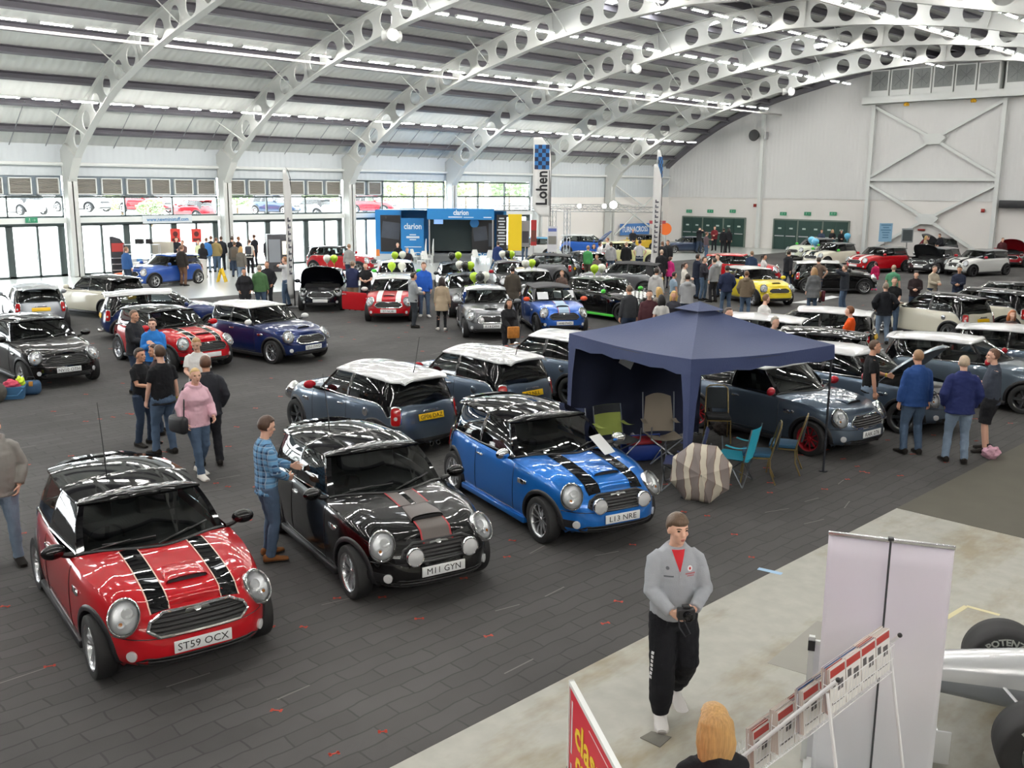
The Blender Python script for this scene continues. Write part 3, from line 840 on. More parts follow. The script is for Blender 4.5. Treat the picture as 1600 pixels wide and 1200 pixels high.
def wheel(style):
    R = .205
    tyre = lathe([(R+.004,-.085),(.27,-.095),(.292,-.086),(.30,-.06),(.301,0),(.30,.06),(.292,.086),(.27,.095),(R+.004,.085)], 36, 'Y')
    rim = [lathe([(R+.005,-.08),(R-.012,-.06),(R-.02,.02),(R-.012,.068),(R-.002,.082),(R+.012,.088),(R+.012,.07)], 36, 'Y'), lathe([(.0,.052),(.03,.052),(.036,.045),(.055,.035),(.06,0)], 16, 'Y')]
    def spoke(a, w0, w1, z0=.04, z1=.062, r0=.04, r1=R-.008):
        pts = []
        for r, w, d in ((r0, w0, z0), ((r0+r1)/2, (w0+w1)/2*.85, (z0+z1)/2+.008), (r1, w1, z1)):
            c, s = math.cos(a), math.sin(a)
            L = [(-w, -.018), (w, -.018), (w*.6, 0.004), (-w*.6, .004)]
            pts.append([(r*c - q*s, d+e, r*s + q*c) for q, e in L])
        return loft(pts)
    if style == 'multi':
        for k in range(10): rim.append(spoke(2*PI*k/10+.1, .012, .012))
    elif style == 'twin':
        for k in range(5):
            for d in (-.17, .17): rim.append(spoke(2*PI*k/5+d, .014, .013))
    elif style == 'lace':
        for k in range(8):
            for d in (-.09, .09): rim.append(spoke(2*PI*k/8+d, .009, .009))
    else:
        for k in range(5): rim.append(spoke(2*PI*k/5, .030, .040))
    hub = lathe([(.15,-.03),(.15,-.02),(0,-.02)], 24, 'Y')
    return tyre, join(*rim), hub
HUBM = M('brake_disc', (.10,.10,.105), .5, .6)
HLG = M('headlight_lens', (.80,.81,.82), .08, .25, coat=1.)
HLD = M('headlight_bowl', (.78,.79,.80), .38, .7)
AMBER = M('amber_lamp', 'd9822a', .2, coat=.6); REDL = M('tail_lamp', (.45,.01,.012), .12, coat=1.)
WPL = M('plate_white', 'eceeee', .4); YPL = M('plate_yellow', 'f2c311', .4); PTX = M('plate_text', (.01,.01,.01), .5)
GRILL = ribmat('grille_mesh', (.014,.014,.015), 'Z', .035, .5, .02, strength=1.)
SEATM = M('seat_fabric', (.02,.02,.022), .8); ENG = M('engine_grey', '4a4a4c', .5, .3); FABRIC = M('soft_top', (.03,.03,.032), .9)
def rect(w, h, cy=0, cx=0): return [(cx-w/2, cy-h/2), (cx+w/2, cy-h/2), (cx+w/2, cy+h/2), (cx-w/2, cy+h/2)]
def tube_on(pts2, rayf, r, off=.004, closed=True, n=6):
    P = []
    for a, b in pts2 + (pts2[:2] if closed else []):
        p, nn = hit(*rayf(a, b))
        if p: P.append(p + nn*off)
    return tube(P, r, n)
def kit():
    K = []                                                # (part name, geo, role, parent index, pivot, kind flags)
    def add(name, geo, role, par=None, piv=None, flag='', smooth=40):
        if piv is not None: geo = mv(geo, -piv[0], -piv[1], -piv[2])
        K.append(dict(name=name, geo=geo, role=role, par=par, piv=piv, flag=flag, smooth=smooth, me={})); return len(K)-1
    add('body', join(BG['body']), 'paint')
    add('wheel_wells', BG['well'], 'black')
    HINGE = (.70, 0, .93)
    ib = add('bonnet', BG['bonnet'], 'paint', None, HINGE, 'bonnet')
    for nm, sg in (('doorL', 1), ('doorR', -1)):
        piv = (.62, .80*sg, .5)
        d = add('door', BG[nm], 'paint', None, piv, nm)
        p, nn = hit((-.33, 2*sg, .80), (0, -sg, 0))
        add('door_handle', rbox(-.085,.085,-.014,.016,-.016,.016,.010) if 0 else mv(rbox(-.085,.085,-.014,.018,-.015,.015,.01), p.x-piv[0], p.y+.012*sg-piv[1], p.z-piv[2]), 'chrome', d, None, 'near')
        add('door_window', GH['dwinL' if sg > 0 else 'dwinR'], 'glass', d if 0 else None, piv if 0 else None, nm+'win' if 0 else '')
        add('quarter_window', GH['qwinL' if sg > 0 else 'qwinR'], 'qglass')
    add('windscreen', GH['windscreen'], 'wglass'); add('rear_window', GH['rear_window'], 'qglass')
    for pg in GH['pillars']: add('pillar', pg, 'pillar')
    add('roof', GH['roof'], 'roof')
    e = GH['edge']; full = [Vector((v.x, v.y, v.z)) for v in e]
    sidept = [v + Vector((0, .006, .004)) for v in full[GH['idx'][2]-2:GH['idx'][6]+1]]
    for sg in (1, -1): add('beltline_trim', tube([(v.x, v.y*sg, v.z) for v in sidept], .011, 6), 'chrome', None, None, 'mid')
    cow = [Vector((v.x, v.y, v.z)) for v in e[:GH['idx'][1]+3]]
    cow = [Vector((v.x, -v.y, v.z)) for v in reversed(cow[1:])] + cow
    add('cowl', tube([v + Vector((.012, 0, .000)) for v in cow], .022, 6, flat=.6), 'trim', None, None, '')
    # cabin
    add('cabin', join(flip(box(-1.55, .62, -.68, .68, .45, .90))), 'inter', None, None, '', 0)
    dash = join(rbox(.28,.72,-.64,.64,.72,.93,.06), rbox(-.9,-.5,-.1,.1,.5,.62,.03))
    add('dashboard', dash, 'inter')
    def seat(y):
        return join(rbox(-.55,.0,y-.23,y+.23,.42,.62,.06), xf(rbox(-.09,.09,y-.23,y+.23,0,.62,.07), Matrix.Translation((-.50,0,.55)) @ Matrix.Rotation(-.22, 4, 'Y')), xf(rbox(-.05,.05,y-.13,y+.13,0,.17,.05), Matrix.Translation((-.66,0,1.14)) @ Matrix.Rotation(-.15, 4, 'Y')))
    add('seat', seat(.36), 'seat'); add('seat', seat(-.36), 'seat')
    add('rear_seat', join(rbox(-1.25,-.8,-.6,.6,.42,.6,.06), xf(rbox(-.08,.08,-.6,.6,0,.5,.06), Matrix.Translation((-1.2,0,.5)) @ Matrix.Rotation(-.2, 4, 'Y'))), 'seat')
    sw = lathe([(.175,-.012),(.187,0),(.175,.012),(.163,0),(.175,-.012)], 20, 'Z'); sw = join(sw, box(-.17,.17,-.02,.02,-.01,.01), box(-.02,.02,-.17,0,-.01,.01))
    add('steering_wheel', xf(sw, Matrix.Translation((.12,-.36,.92)) @ Matrix.Rotation(-1.1, 4, 'Y')), 'inter')
    # wheels
    for ax in (AXF, AXR):
        for sg in (1, -1): K.append(dict(name='wheel', geo=None, role='rim', par=None, piv=(ax, .735*sg, RW), flag='wheel', sg=sg, me={}, smooth=30))
    # arches, sills
    for ax in (AXF, AXR):
        for sg in (1, -1):
            ts = np.linspace(-.12 if ax > 0 else -.25, PI+.25 if ax > 0 else PI+.12, 22); L = []
            for t in ts:
                ring = []
                for rr, o in ((.338,.0), (.338,.012), (.36,.016), (.385,.010), (.392,.0), (.36,-.02)):
                    x, z = ax+rr*math.cos(t), max(RW+rr*math.sin(t), .17)
                    p, nn = hit((x, 2*sg, min(z,.86)), (0,-sg,0)); y = (abs(p.y) if p else .8) + o
                    ring.append((x, y*sg, z))
                L.append(ring if sg > 0 else list(reversed(ring)))
            add('arch_trim', loft(L), 'trim', None, None, '')
    for sg in (1, -1):
        g = rbox(-.90,.90,.70,.845,.15,.235,.02); add('sill', [(v[0], v[1]*sg, v[2]) for v in g[0]] and (lambda gg: gg if sg > 0 else flip(gg))(([(v[0], v[1]*sg, v[2]) for v in g[0]], g[1])), 'sill')
    # headlights
    for sg in (1, -1):
        p, nn = hit((2.6, .595*sg+.06*sg, 1.16), (-1, -.06*sg, -.50)); nn = (nn*.6 + Vector((.80, .16*sg, .5))).normalized()
        up = (Vector((0,0,1)) - nn*nn.z).normalized(); rt = up.cross(nn)
        MM = Matrix((rt, up, nn)).transposed().to_4x4(); MM.translation = p + nn*.043
        def oval(prof, n=32): 
            g = lathe(prof, n, 'Z'); return xf(([(v[0]*.128, v[1]*.155, v[2]) for v in g[0]], g[1]), MM)
        h = add('headlight', oval([(1.02,-.13),(1.13,-.06),(1.13,.006),(1.06,.018),(.98,.012),(.96,-.02)]), 'chrome', None, None, 'lamp')
        add('reflector', oval([(.98,-.002),(.7,-.022),(.35,-.03),(0,-.03)]), 'bowl', h, None, 'lamp')
        bulb = join(xf(lathe([(.045,-.02),(.05,.012),(.036,.02),(.0,.016)], 16), MM @ Matrix.Translation((-.028*sg,.03,0))), xf(lathe([(.03,-.02),(.034,.012),(.0,.018)], 14), MM @ Matrix.Translation((.02*sg,-.062,0))))
        add('bulb_housing', bulb, 'hlens', h, None, 'lamp')
        add('indicator', xf(lathe([(.016,-.0),(.017,.02),(.0,.026)], 10), MM @ Matrix.Translation((.02*sg,-.062,0))), 'amber', h, None, 'near')
        add('lens', oval([(1.0,.010),(.93,.026),(.75,.040),(.45,.049),(.2,.053),(0,.054)]), 'lensglass', h, None, 'lamp')
    # grille
    gp = dense([(-.36,.525),(.36,.525),(.45,.585),(.42,.65),(.30,.705),(-.30,.705),(-.42,.65),(-.45,.585)], 6)
    gi = add('grille', decal(gp, front, .005, 6), 'grille', None, None, '')
    add('grille_surround', tube_on(gp, front, .016, .006), 'gsur', gi, None, '')
    lp = dense([(-.50,.235),(.50,.235),(.56,.30),(.48,.345),(-.48,.345),(-.56,.30)], 6)
    add('lower_intake', decal(lp, front, .005, 5), 'grille', None, None, '')
    for sg in (1, -1):
        add('side_intake', decal(dense(rect(.15,.10,.36,.645*sg), 6), front, .004, 3), 'trim', None, None, 'jcw')
        p, nn = hit((3, .58*sg, .365), (-1,0,0)); p = p + nn*.010; up = Vector((0,0,1)); rt = up.cross(nn)
        MM = Matrix((rt, nn.cross(rt), nn)).transposed().to_4x4(); MM.translation = p
        add('fog_light', xf(lathe([(.046,-.03),(.05,.010),(.04,.014),(.02,.010),(0,.014)], 18), MM), 'hlens', None, None, '')
        p, nn = hit((3, .33*sg, .60), (-1,0,0)); MM = Matrix.Translation(p) @ Matrix.Rotation(PI/2, 4, 'Y')
        sp = add('spot_lamp', xf(lathe([(.05,-.03),(.098,.01),(.108,.055),(.10,.075),(.09,.072)], 24), MM), 'chrome', None, None, 'spots')
        add('lens', xf(lathe([(.098,.066),(.06,.083),(0,.09)], 20), MM), 'hlens', sp, None, 'spots')
    # plates
    p, nn = hit((3, 0, .42), (-1,0,0)); fx = p.x+.004
    K.append(dict(name='number_plate', geo=rbox(fx, fx+.014, -.26, .26, .42-.056, .42+.056, .004), role='wplate', par=None, piv=None, flag='fplate', me={}, smooth=30, fx=fx+.0145))
    p, nn = hit((-3, 0, .70), (1,0,0)); p2, _ = hit((-3,0,.80),(1,0,0)); sl = (p2.x-p.x)/.10
    K.append(dict(name='number_plate', geo=xf(rbox(-.014, 0, -.26, .26, -.056, .056, .004), Matrix.Translation((p.x-.012,0,.70)) @ Matrix.Rotation(math.atan(sl), 4, 'Y')), role='yplate', par=None, piv=None, flag='rplate', me={}, smooth=30, px=p.x-.012, sl=math.atan(sl)))
    # bonnet furniture (moves with the bonnet)
    p, nn = hit((1.795, 0, 2), (0,0,-1)); 
    wing = join(lathe([(.034,0),(.036,.008),(.028,.012),(0,.014)], 16), *[prism([(sg*.034,-.014),(sg*.115,-.02),(sg*.105,.0),(sg*.088,.012),(sg*.034,.016)] if sg > 0 else [(sg*.034,.016),(sg*.088,.012),(sg*.105,.0),(sg*.115,-.02),(sg*.034,-.014)], lambda a, b: (a,b,.0), lambda a, b: (a,b,.008)) for sg in (1,-1)])
    BM = Matrix.Translation(p + nn*.002) @ nn.to_track_quat('Z','Y').to_matrix().to_4x4() 
    up = (Vector((-1,0,0)) - nn*nn.dot(Vector((-1,0,0)))).normalized(); rt = up.cross(nn); BM = Matrix((rt, up, nn)).transposed().to_4x4(); BM.translation = p+nn*.003
    add('badge', mv(xf(wing, BM), *[-v for v in HINGE]), 'chrome', ib, None, 'near')
    xs0 = 1.47; zz = [hit((x, 0, 2), (0,0,-1))[0].z for x in (1.22, 1.35, 1.47, 1.56)]
    L = []
    for x, h_, w in ((1.20,-.005,.15),(1.30,.018,.17),(1.44,.048,.19),(1.545,.05,.195)):
        z0 = hit((x,0,2),(0,0,-1))[0].z
        L.append([(x, w*math.cos(t)*1.0, z0-.01+(h_+.01)*max(0,math.sin(t))**.45 if t <= PI else z0-.02) for t in np.linspace(0, PI, 15)])
    n15 = 15; gsc = ([p_ for l in L for p_ in l], [(i*n15+j, (i+1)*n15+j, (i+1)*n15+j+1, i*n15+j+1) for i in range(3) for j in range(14)])
    isc = add('bonnet_scoop', mv(gsc, *[-v for v in HINGE]), 'paint', ib, None, 'scoop')
    z0 = hit((1.545,0,2),(0,0,-1))[0].z
    add('scoop_mouth', mv(([(1.547, .178*math.cos(t), z0+.004+.036*max(0,math.sin(t))**.45) for t in np.linspace(0,PI,15)], [tuple(range(15))]), *[-v for v in HINGE]), 'black', isc, None, 'scoop')
    nh = [-v for v in HINGE]
    def bst(name, y0, y1, role, flag, x1=1.775, x0=None, off=.006, nosc=False):
        def gen(y0, y1, x0, x1): return strip(y0, y1, x0, x1, off)
        xa = x0 or (.83 - .27*(max(abs(y0),abs(y1))/.72)**2)
        add(name, mv(gen(y0, y1, xa, x1), *nh), role, ib, None, flag)
    for sg in (1, -1):
        a, b = sorted((.235*sg, .40*sg)); bst('bonnet_stripe', a, b, 'stripe', 'twostripe', 1.755, None)
        for q in (.235, .40): 
            a, b = sorted(((q-.006)*sg, (q+.006)*sg)); bst('stripe_edge', a, b, 'stripe2', 'twostripe', 1.757, .83-.27*(q/.72)**2, .0072)
    bst('bonnet_stripe', -.17, .17, 'stripe', 'midstripe', 1.215)
    add('bonnet_stripe', mv(strip(-.17,.17,1.555,1.80,.006,14), *nh), 'stripe', ib, None, 'midstripe')
    add('scoop_stripe', mv(([(x, y, z+.004) for x, y, z in gsc[0]], gsc[1]), *nh), 'stripe', ib, None, 'midstripe')
    bst('stripe_core', -.03, .03, 'stripe3', 'midstripe', 1.215, None, .0075)
    for sg in (1, -1):
        a, b = sorted((.165*sg, .185*sg)); bst('stripe_edge', a, b, 'stripe2', 'midstripe', 1.215, None, .0075)
        add('stripe_edge', mv(strip(a, b, 1.56, 1.80, .0075, 14), *nh), 'stripe2', ib, None, 'midstripe')
    # roof stripe / roof graphic
    rb = GH['rbvh']
    def rstrip(y0, y1, x0=-1.5, x1=.19, off=.003):
        V = []; n = 20
        for i in range(n+1):
            x = x0+(x1-x0)*i/n
            for j in range(5):
                r = rb.ray_cast(Vector((x, y0+(y1-y0)*j/4, 3)), Vector((0,0,-1))); V.append(r[0]+r[1]*off if r[0] else Vector((x, y0, 1.35)))
        return V, [(i*5+j, (i+1)*5+j, (i+1)*5+j+1, i*5+j+1) for i in range(n) for j in range(4)]
    add('roof_stripe', rstrip(-.20,.20), 'stripe', None, None, 'roofstripe')
    add('stripe_core', rstrip(-.03,.03,off=.004), 'stripe3', None, None, 'roofstripe')
    for sg in (1, -1): a, b = sorted((.19*sg,.215*sg)); add('stripe_edge', rstrip(a, b, off=.004), 'stripe2', None, None, 'roofstripe')
    # splashed blue graphic of the blue car's roof
    def rdecal(pts, off):
        pts = dense(pts, 4); cx = sum(p[0] for p in pts)/len(pts); cy = sum(p[1] for p in pts)/len(pts); V = []; n = len(pts)
        for r in range(0, 4):
            for a, b in pts:
                x, y = cx+(a-cx)*r/3, cy+(b-cy)*r/3; h_ = rb.ray_cast(Vector((x, y, 3)), Vector((0,0,-1))); V.append(h_[0]+h_[1]*off)
        return V, [(r*n+k, (r+1)*n+k, (r+1)*n+(k+1) % n, r*n+(k+1) % n) for r in range(3) for k in range(n)]
    rg = random.Random(5)
    def blob(cx, cy, r0, n=14, ex=1.0, spike=.5):
        return [(cx+ex*r0*(1+spike*rg.uniform(-.6,1))*math.cos(t), cy+r0*(1+spike*rg.uniform(-.6,1))*math.sin(t)) for t in np.linspace(0, 2*PI, n, endpoint=False)]
    gb = [blob(-.25,-.12,.17), blob(-.55,.02,.2), blob(-.78,.20,.17), blob(-.85,-.22,.16), blob(-.4,.25,.14), blob(-.62,-.33,.11)]
    add('roof_graphic', join(*[rdecal(b, .003) for b in gb], rdecal([(-.05,.42),(-.0,.36),(-1.1,-.42),(-1.15,-.37)], .0035), rdecal([(-.05,-.42),(-.0,-.36),(-1.1,.42),(-1.15,.37)], .0035)), 'graphic', None, None, 'graphic')
    add('roof_saltire', join(rdecal([(-.12,.33),(-.08,.29),(-1.0,-.32),(-1.04,-.28)], .005), rdecal([(-.12,-.33),(-.08,-.29),(-1.0,.32),(-1.04,.28)], .005)), 'graphic2', None, None, 'graphic')
    # checks on a bonnet
    ck = []
    for i in range(9):
        for j in range(12):
            if (i+j) % 2: ck.append(strip(-.6+.1*j, -.5+.1*j, .85+.09*i, .94+.09*i, .003, 2))
    add('bonnet_checks', mv(join(*ck), *nh), 'stripe', ib, None, 'checks')
    # mirrors
    for sg in (1, -1):
        g = ball((0,0,0), .075, .115, .075, 16, 10); g = ([(v[0]*(.55 if v[0] < 0 else 1), v[1], v[2]*(1 if abs(v[2])<.2 else 1)) for v in g[0]], g[1])
        m = add('wing_mirror', mv(rz(g, -.15*sg), .50, .93*sg, 1.01), 'mirror', None, None, '')
        add('mirror_stalk', tube([(.46,.76*sg,.93),(.48,.83*sg,.95),(.49,.89*sg,.985)], [.035,.028,.03], 8), 'trim', m, None, '')
        p, nn = hit((.80, 2*sg, .70), (0,-sg,0))
        add('side_badge', join(mv(rbox(-.085,.06,-.008,.012,-.034,.034,.008), p.x, p.y, p.z), mv(ball((0,0,0),.03,.018,.03,12,8), p.x+.10, p.y, p.z+.012)), 'chrome', None, None, 'near')
        # tail lights
        p, nn = hit((-3, .615*sg, .74), (1,0,0)); nn = (nn + Vector((-.6,.45*sg,.1))).normalized(); up = (Vector((0,0,1))-nn*nn.z).normalized(); rt = up.cross(nn)
        MM = Matrix((rt, up, nn)).transposed().to_4x4(); MM.translation = p
        def tl(w, h_, prof):
            L = [[(a*k, b*k, d) for a, b in sup(w, h_, 4, 24)] for k, d in prof]; return xf(loft(L), MM)
        t = add('tail_light', tl(.085,.155,((1.12,-.06),(1.12,.012),(1.0,.02))), 'chrome', None, None, 'rearp')
        add('lens', tl(.085,.155,((.98,.01),(.96,.028),(.7,.036))), 'tail', t, None, 'rearp')
        add('reverse_lamp', xf(lathe([(.034,.03),(.03,.04),(0,.042)], 14), MM @ Matrix.Translation((0,-.03,0))), 'hlens', t, None, 'rearp')
        add('exhaust', mv(lathe([(.035,0),(.04,.0),(.04,.2),(.033,.2),(.033,.02)], 14, 'X') , -1.87, .07*sg, .25), 'chrome', None, None, 'rearp')
        # wipers
        a = Vector((.80-.1, .05+.42*(1 if sg > 0 else -.9)*0+ (.10 if sg>0 else -.48), 0)); pts = []
        for k in range(5):
            y = (.08 if sg > 0 else -.50)+.46*k/4; i0 = min(range(15), key=lambda i: abs(GH['edge'][i].y-abs(y))); v = GH['edge'][i0]; pts.append((v.x-.02-.045*k/4, y, v.z+.05+.035*k/4))
        add('wiper', join(tube(pts, .009, 5), tube([(pts[2][0]+.005,pts[2][1],pts[2][2]+.012),(pts[0][0]+.05,pts[0][1]-.12,pts[0][2]-.02)], .007, 5)), 'black', None, None, 'near')
    # rear details
    add('hatch_trim', decal(dense(rect(.66,.15,.70), 6), rear, .003, 4), 'black' if 0 else 'paintdark', None, None, 'rearp')
    add('hatch_handle', mv(rbox(-.03,.01,-.16,.16,-.018,.018,.01), hit((-3,0,.79),(1,0,0))[0].x, 0, .795), 'chrome', None, None, 'rearp')
    add('rear_intake', decal(dense([(-.5,.25),(.5,.25),(.45,.34),(-.45,.34)], 6), rear, .004, 4), 'trim', None, None, 'rearp')
    # fuel cap (driver side rear wing, left)
    p, nn = hit((-1.02, 2, .76), (0,-1,0)); add('fuel_cap', mv(lathe([(.072,-.01),(.072,.012),(.05,.018),(0,.018)], 20, 'Y'), p.x, p.y, p.z), 'chrome', None, None, 'fuel')
    r = rb.ray_cast(Vector((-1.30, 0, 3)), Vector((0,0,-1)))[0]
    add('aerial', tube([r, r+Vector((-.04,0,.12)), r+Vector((-.17,0,.62))], [.010,.006,.0035], 6), 'black', None, None, 'aerial')
    ts = [Vector((-1.53, y, 1.33 - .06*(y/.45)**4)) for y in np.linspace(-.46,.46,13)]
    add('spoiler', loft([[(v.x-.14, v.y, v.z-.015),(v.x-.13, v.y, v.z+.012),(v.x+.02, v.y, v.z+.03),(v.x+.04, v.y, v.z+.0)] for v in ts]), 'roof', None, None, '')
    # seams round bonnet and doors
    sm = []
    for sg in (1, -1):
        for x in (-.475, .60):
            P = []
            for z in np.linspace(.27, .88, 12):
                p, nn = hit((x + (.0 if x > 0 else .0), 2*sg, z), (0,-sg,0)); P.append(p+nn*.001)
            sm.append(tube(P, .0045, 4))
        P = []
        for x in np.linspace(-.475, .60, 10): p, nn = hit((x, 2*sg, .27), (0,-sg,0)); P.append(p+nn*.001)
        sm.append(tube(P, .0045, 4))
    P = []
    for y in np.linspace(-.70,.70,29): p, nn = hit((3, y, .515-.0*abs(y)), (-1,0,0)); P.append(p+nn*.001)
    sm.append(tube(P, .005, 4))
    add('panel_seams', join(*sm), 'black', None, None, 'near')
    # engine bay shown only under a raised bonnet
    eb = [flip(box(.85,1.70,-.60,.60,.40,.80)), rbox(1.05,1.5,-.30,.30,.45,.74,.04), rbox(1.0,1.25,.30,.52,.5,.80,.03), rbox(1.1,1.55,-.52,-.34,.5,.78,.03), tube([(1.2,-.1,.78),(1.45,.1,.80),(1.55,.4,.74)], .05, 8)]
    add('engine_bay', join(eb[0]), 'black', None, None, 'engine', 0); add('engine', join(*eb[1:]), 'engine', None, None, 'engine')
    add('slam_panel', join(rbox(1.62,1.72,-.62,.62,.70,.76,.02), rbox(.86,1.7,.60,.70,.72,.80,.02), rbox(.86,1.7,-.70,-.60,.72,.80,.02)), 'paint', None, None, 'engine')
    return K
KIT = kit()
WST = {s: wheel(s) for s in ('multi', 'twin', 'lace', 'five')}
_wm = {}
PAINTS = {}
def paint(name, col, metal=.0, rough=.28):
    if name not in PAINTS: PAINTS[name] = M('car_paint_'+name, col, rough, metal, coat=1., spec=.1)
    return PAINTS[name]
LENSG = glassmat('lamp_glass', (.95,.96,.97), 1.2)
def deform(geo, f): return [f(Vector(v)) for v in geo[0]], geo[1]
HULL = {}
def car(label, paintm, roofm, loc=None, head=None, mirror=None, rim=ALLOY, rims='twin', pillar=BLACKG, flags=(), lod=0, fplate=None, rplate=None, stripe=None, stripe2=None, stripe3=None,
        bonnet_open=0, door_open=0, kind='hatch', glass=GLASS, qglass=None, sill=None, gsur=CHROME, roofpx=None, roofz=1.40, scale=1.0, wheelpx=None, group=None, hide=(), arch=None):
    """flags: scoop spots twostripe midstripe roofstripe graphic aerial jcw fuel checks"""
    roles = dict(paint=paintm, roof=roofm, mirror=mirror or paintm, rim=rim, chrome=CHROME, black=BLACKP, trim=arch or BLACKP, glass=glass, qglass=qglass or glass, wglass=glass if glass is not GLASSD else GLASS, pillar=pillar,
                 inter=INTER, seat=SEATM, grille=GRILL, gsur=gsur, hlens=HLG, bowl=HLD, lensglass=LENSG, amber=AMBER, tail=REDL, wplate=WPL, yplate=YPL, stripe=stripe or BLACKG, stripe2=stripe2 or stripe or BLACKG, stripe3=stripe3 or BLACKG,
                 sill=sill or BLACKP, engine=ENG, graphic=M('roof_graphic_blue', '2f73c8', .35, coat=.6), graphic2=M('roof_graphic_grey', '9aa4b0', .35, coat=.6), paintdark=paintm)
    a = A(head) if head is not None else 0
    if roofpx is not None:
        p = G(roofpx[0], roofpx[1], roofz); rc = -.58 if kind != 'clubman' else -.75
        loc = Vector((p.x - rc*math.cos(a), p.y - rc*math.sin(a), 0))
    if wheelpx is not None:                              # outer centre of the front right wheel
        p = G(wheelpx[0], wheelpx[1], RW); loc = Vector((p.x - AXF*math.cos(a) - .83*math.sin(a), p.y - AXF*math.sin(a) + .83*math.cos(a), 0))
    t = thing('car', label, 'car', (loc[0], loc[1], .0125), a, group); t.scale = (scale,)*3
    st = .24 if kind == 'clubman' else 0
    made = {}
    on = set(flags)
    if lod == 0: on |= {'near', 'mid'}
    if lod == 1: on |= {'mid'}
    if lod < 2: on |= {'lamp', 'rearp'}
    if lod == 2: on |= {'lamp', 'rearp'}
    if bonnet_open: on.add('engine')
    if lod >= 1: hide = set(hide) | {'steering_wheel', 'bulb_housing'}
    for i, k in enumerate(KIT):
        fl = k['flag']
        if fl in ('near','mid','scoop','spots','twostripe','midstripe','roofstripe','graphic','aerial','jcw','fuel','checks','engine','lamp','rearp') and fl not in on: continue
        if k['name'] in hide: continue
        if k['par'] is not None and k['par'] not in made: continue
        m = roles[k['role']]
        if fl == 'wheel':
            key = (rims, m.name)
            if key not in _wm:
                ty, ri, hb = WST[rims]
                me1 = mesh('wheel', join(ri), [m], None, 35); me2 = mesh('tyre', ty, [RUBBER], None, 50); me3 = mesh('brake_disc', hb, [HUBM], None, 30)
                _wm[key] = (me1, me2, me3)
            x, y, z = k['piv']
            if x < 0: x -= st
            w = link('wheel', _wm[key][0], t, (x, y, z)); 
            w.rotation_euler = (0, 0, 0 if k['sg'] > 0 else PI)
            link('tyre', _wm[key][1], w); link('brake_disc', _wm[key][2], w)
            made[i] = w; continue
        key = (m.name, kind)
        if key not in k['me']:
            geo = k['geo']
            if kind == 'clubman':
                ox = k['piv'][0] if k['piv'] is not None else 0
                par = KIT[k['par']] if k['par'] is not None else None
                if par is not None and par['piv'] is not None: ox = par['piv'][0]
                def ff(v):
                    x = v.x+ox; d = st*min(1, max(0, (-.45-x)/.7))
                    return Vector((v.x-d, v.y, v.z))
                if x_min(geo)+ox < -.45: geo = deform(geo, ff)
            k['me'][key] = mesh(k['name'], geo, [m], None, k['smooth'])
        par = made[k['par']] if k['par'] is not None else t
        o = link(k['name'], k['me'][key], par, k['piv'])
        made[i] = o
        if fl == 'bonnet' and bonnet_open: o.rotation_euler = (0, math.radians(-bonnet_open), 0)
        if fl == 'doorL' and door_open > 0: o.rotation_euler = (0, 0, -math.radians(door_open))
        if fl == 'doorR' and door_open < 0: o.rotation_euler = (0, 0, -math.radians(door_open))
        if fl == 'fplate':
            if fplate == '': bpy.data.objects.remove(o); del made[i]; continue
            if fplate:
                g = textgeo(fplate, .098, min(.46, .058*len(fplate)), .0005, .0); g = plane_to(g, (k['fx'], 0, .42), (0,1,0), (0,0,1)); obj('plate_characters', g, PTX, o, 0)
        if fl == 'rplate' and rplate:
            g = textgeo(rplate, .098, min(.46, .058*len(rplate)), .0005, .0); g = xf(plane_to(g, (-.0148, 0, 0), (0,-1,0), (0,0,1)), Matrix.Translation((k['px'],0,.70)) @ Matrix.Rotation(k['sl'], 4, 'Y')); g = mv(g, -st, 0, 0); obj('plate_characters', g, PTX, o, 0)
    return t
def x_min(g): return min(v[0] for v in g[0])
def wheels_fit(pf, pr, side):                             # pixel centres of front / rear wheel faces on one side ('L' or 'R' of the car)
    f, r = G(*pf, RW), G(*pr, RW); d = (f-r); d.z = 0; d.normalize(); n = Vector((-d.y, d.x, 0))
    mid = (f+r)/2; off = .83*(1 if side == 'L' else -1)
    c = mid - n*off; ang = math.degrees(math.atan2(d.y, d.x)) - 45
    return (c.x, c.y), ang, (f-r).length
# ================================================================ THE CARS ON SHOW
WHITEC = paint('white', 'dfe0dd'); CREAM = paint('cream', 'e3dfcd'); REDC = paint('red', 'b4101c', 0, .3); BLK = paint('black', '040405', 0, .3); MIDN = paint('midnight', '0a0d16')
BLUE = paint('bright_blue', '1f6fc4', .35); NAVY = paint('navy', '18295a', .3); GPB = paint('slate_blue', '5c6a7a', .55); SILV = paint('silver', 'a3a8ad', .6); SILVR = paint('silver_roof', 'c6c8c9', .2)
GREY = paint('grey', '77797c', .6); DGREY = paint('dark_grey', '3f4245', .5); YELC = paint('yellow', 'e8d23a'); PALEY = paint('pale_yellow', 'd9d9a0'); BLUEW = paint('sky_blue', '3f9fd0', .2); DGRN = paint('dark_green', '24402c', .2); DBL = paint('dark_blue', '27364e', .3)
GREENM = paint('lime', '55d14a'); ORNG = paint('orange', 'e8552e'); CHARC = M('soft_top_grey', '4c4c4e', .9, bump=.2, bscale=200)
WHITES = M('white_stripe', 'e6e6e2', .35, coat=.5); CREAMS = M('stripe_edge_light', 'd9b9a8', .4)
loc, hd, wb = wheels_fit((137,1012), (56,884), 'R')
car('red hatchback with black roof and two black bonnet stripes, nearest to the viewer', REDC, BLACKG, loc, hd, mirror=BLACKG, flags=('scoop','twostripe','aerial'), stripe2=CREAMS, fplate='ST59 OCX')
loc, hd, wb = wheels_fit((542,896), (427,798), 'R')
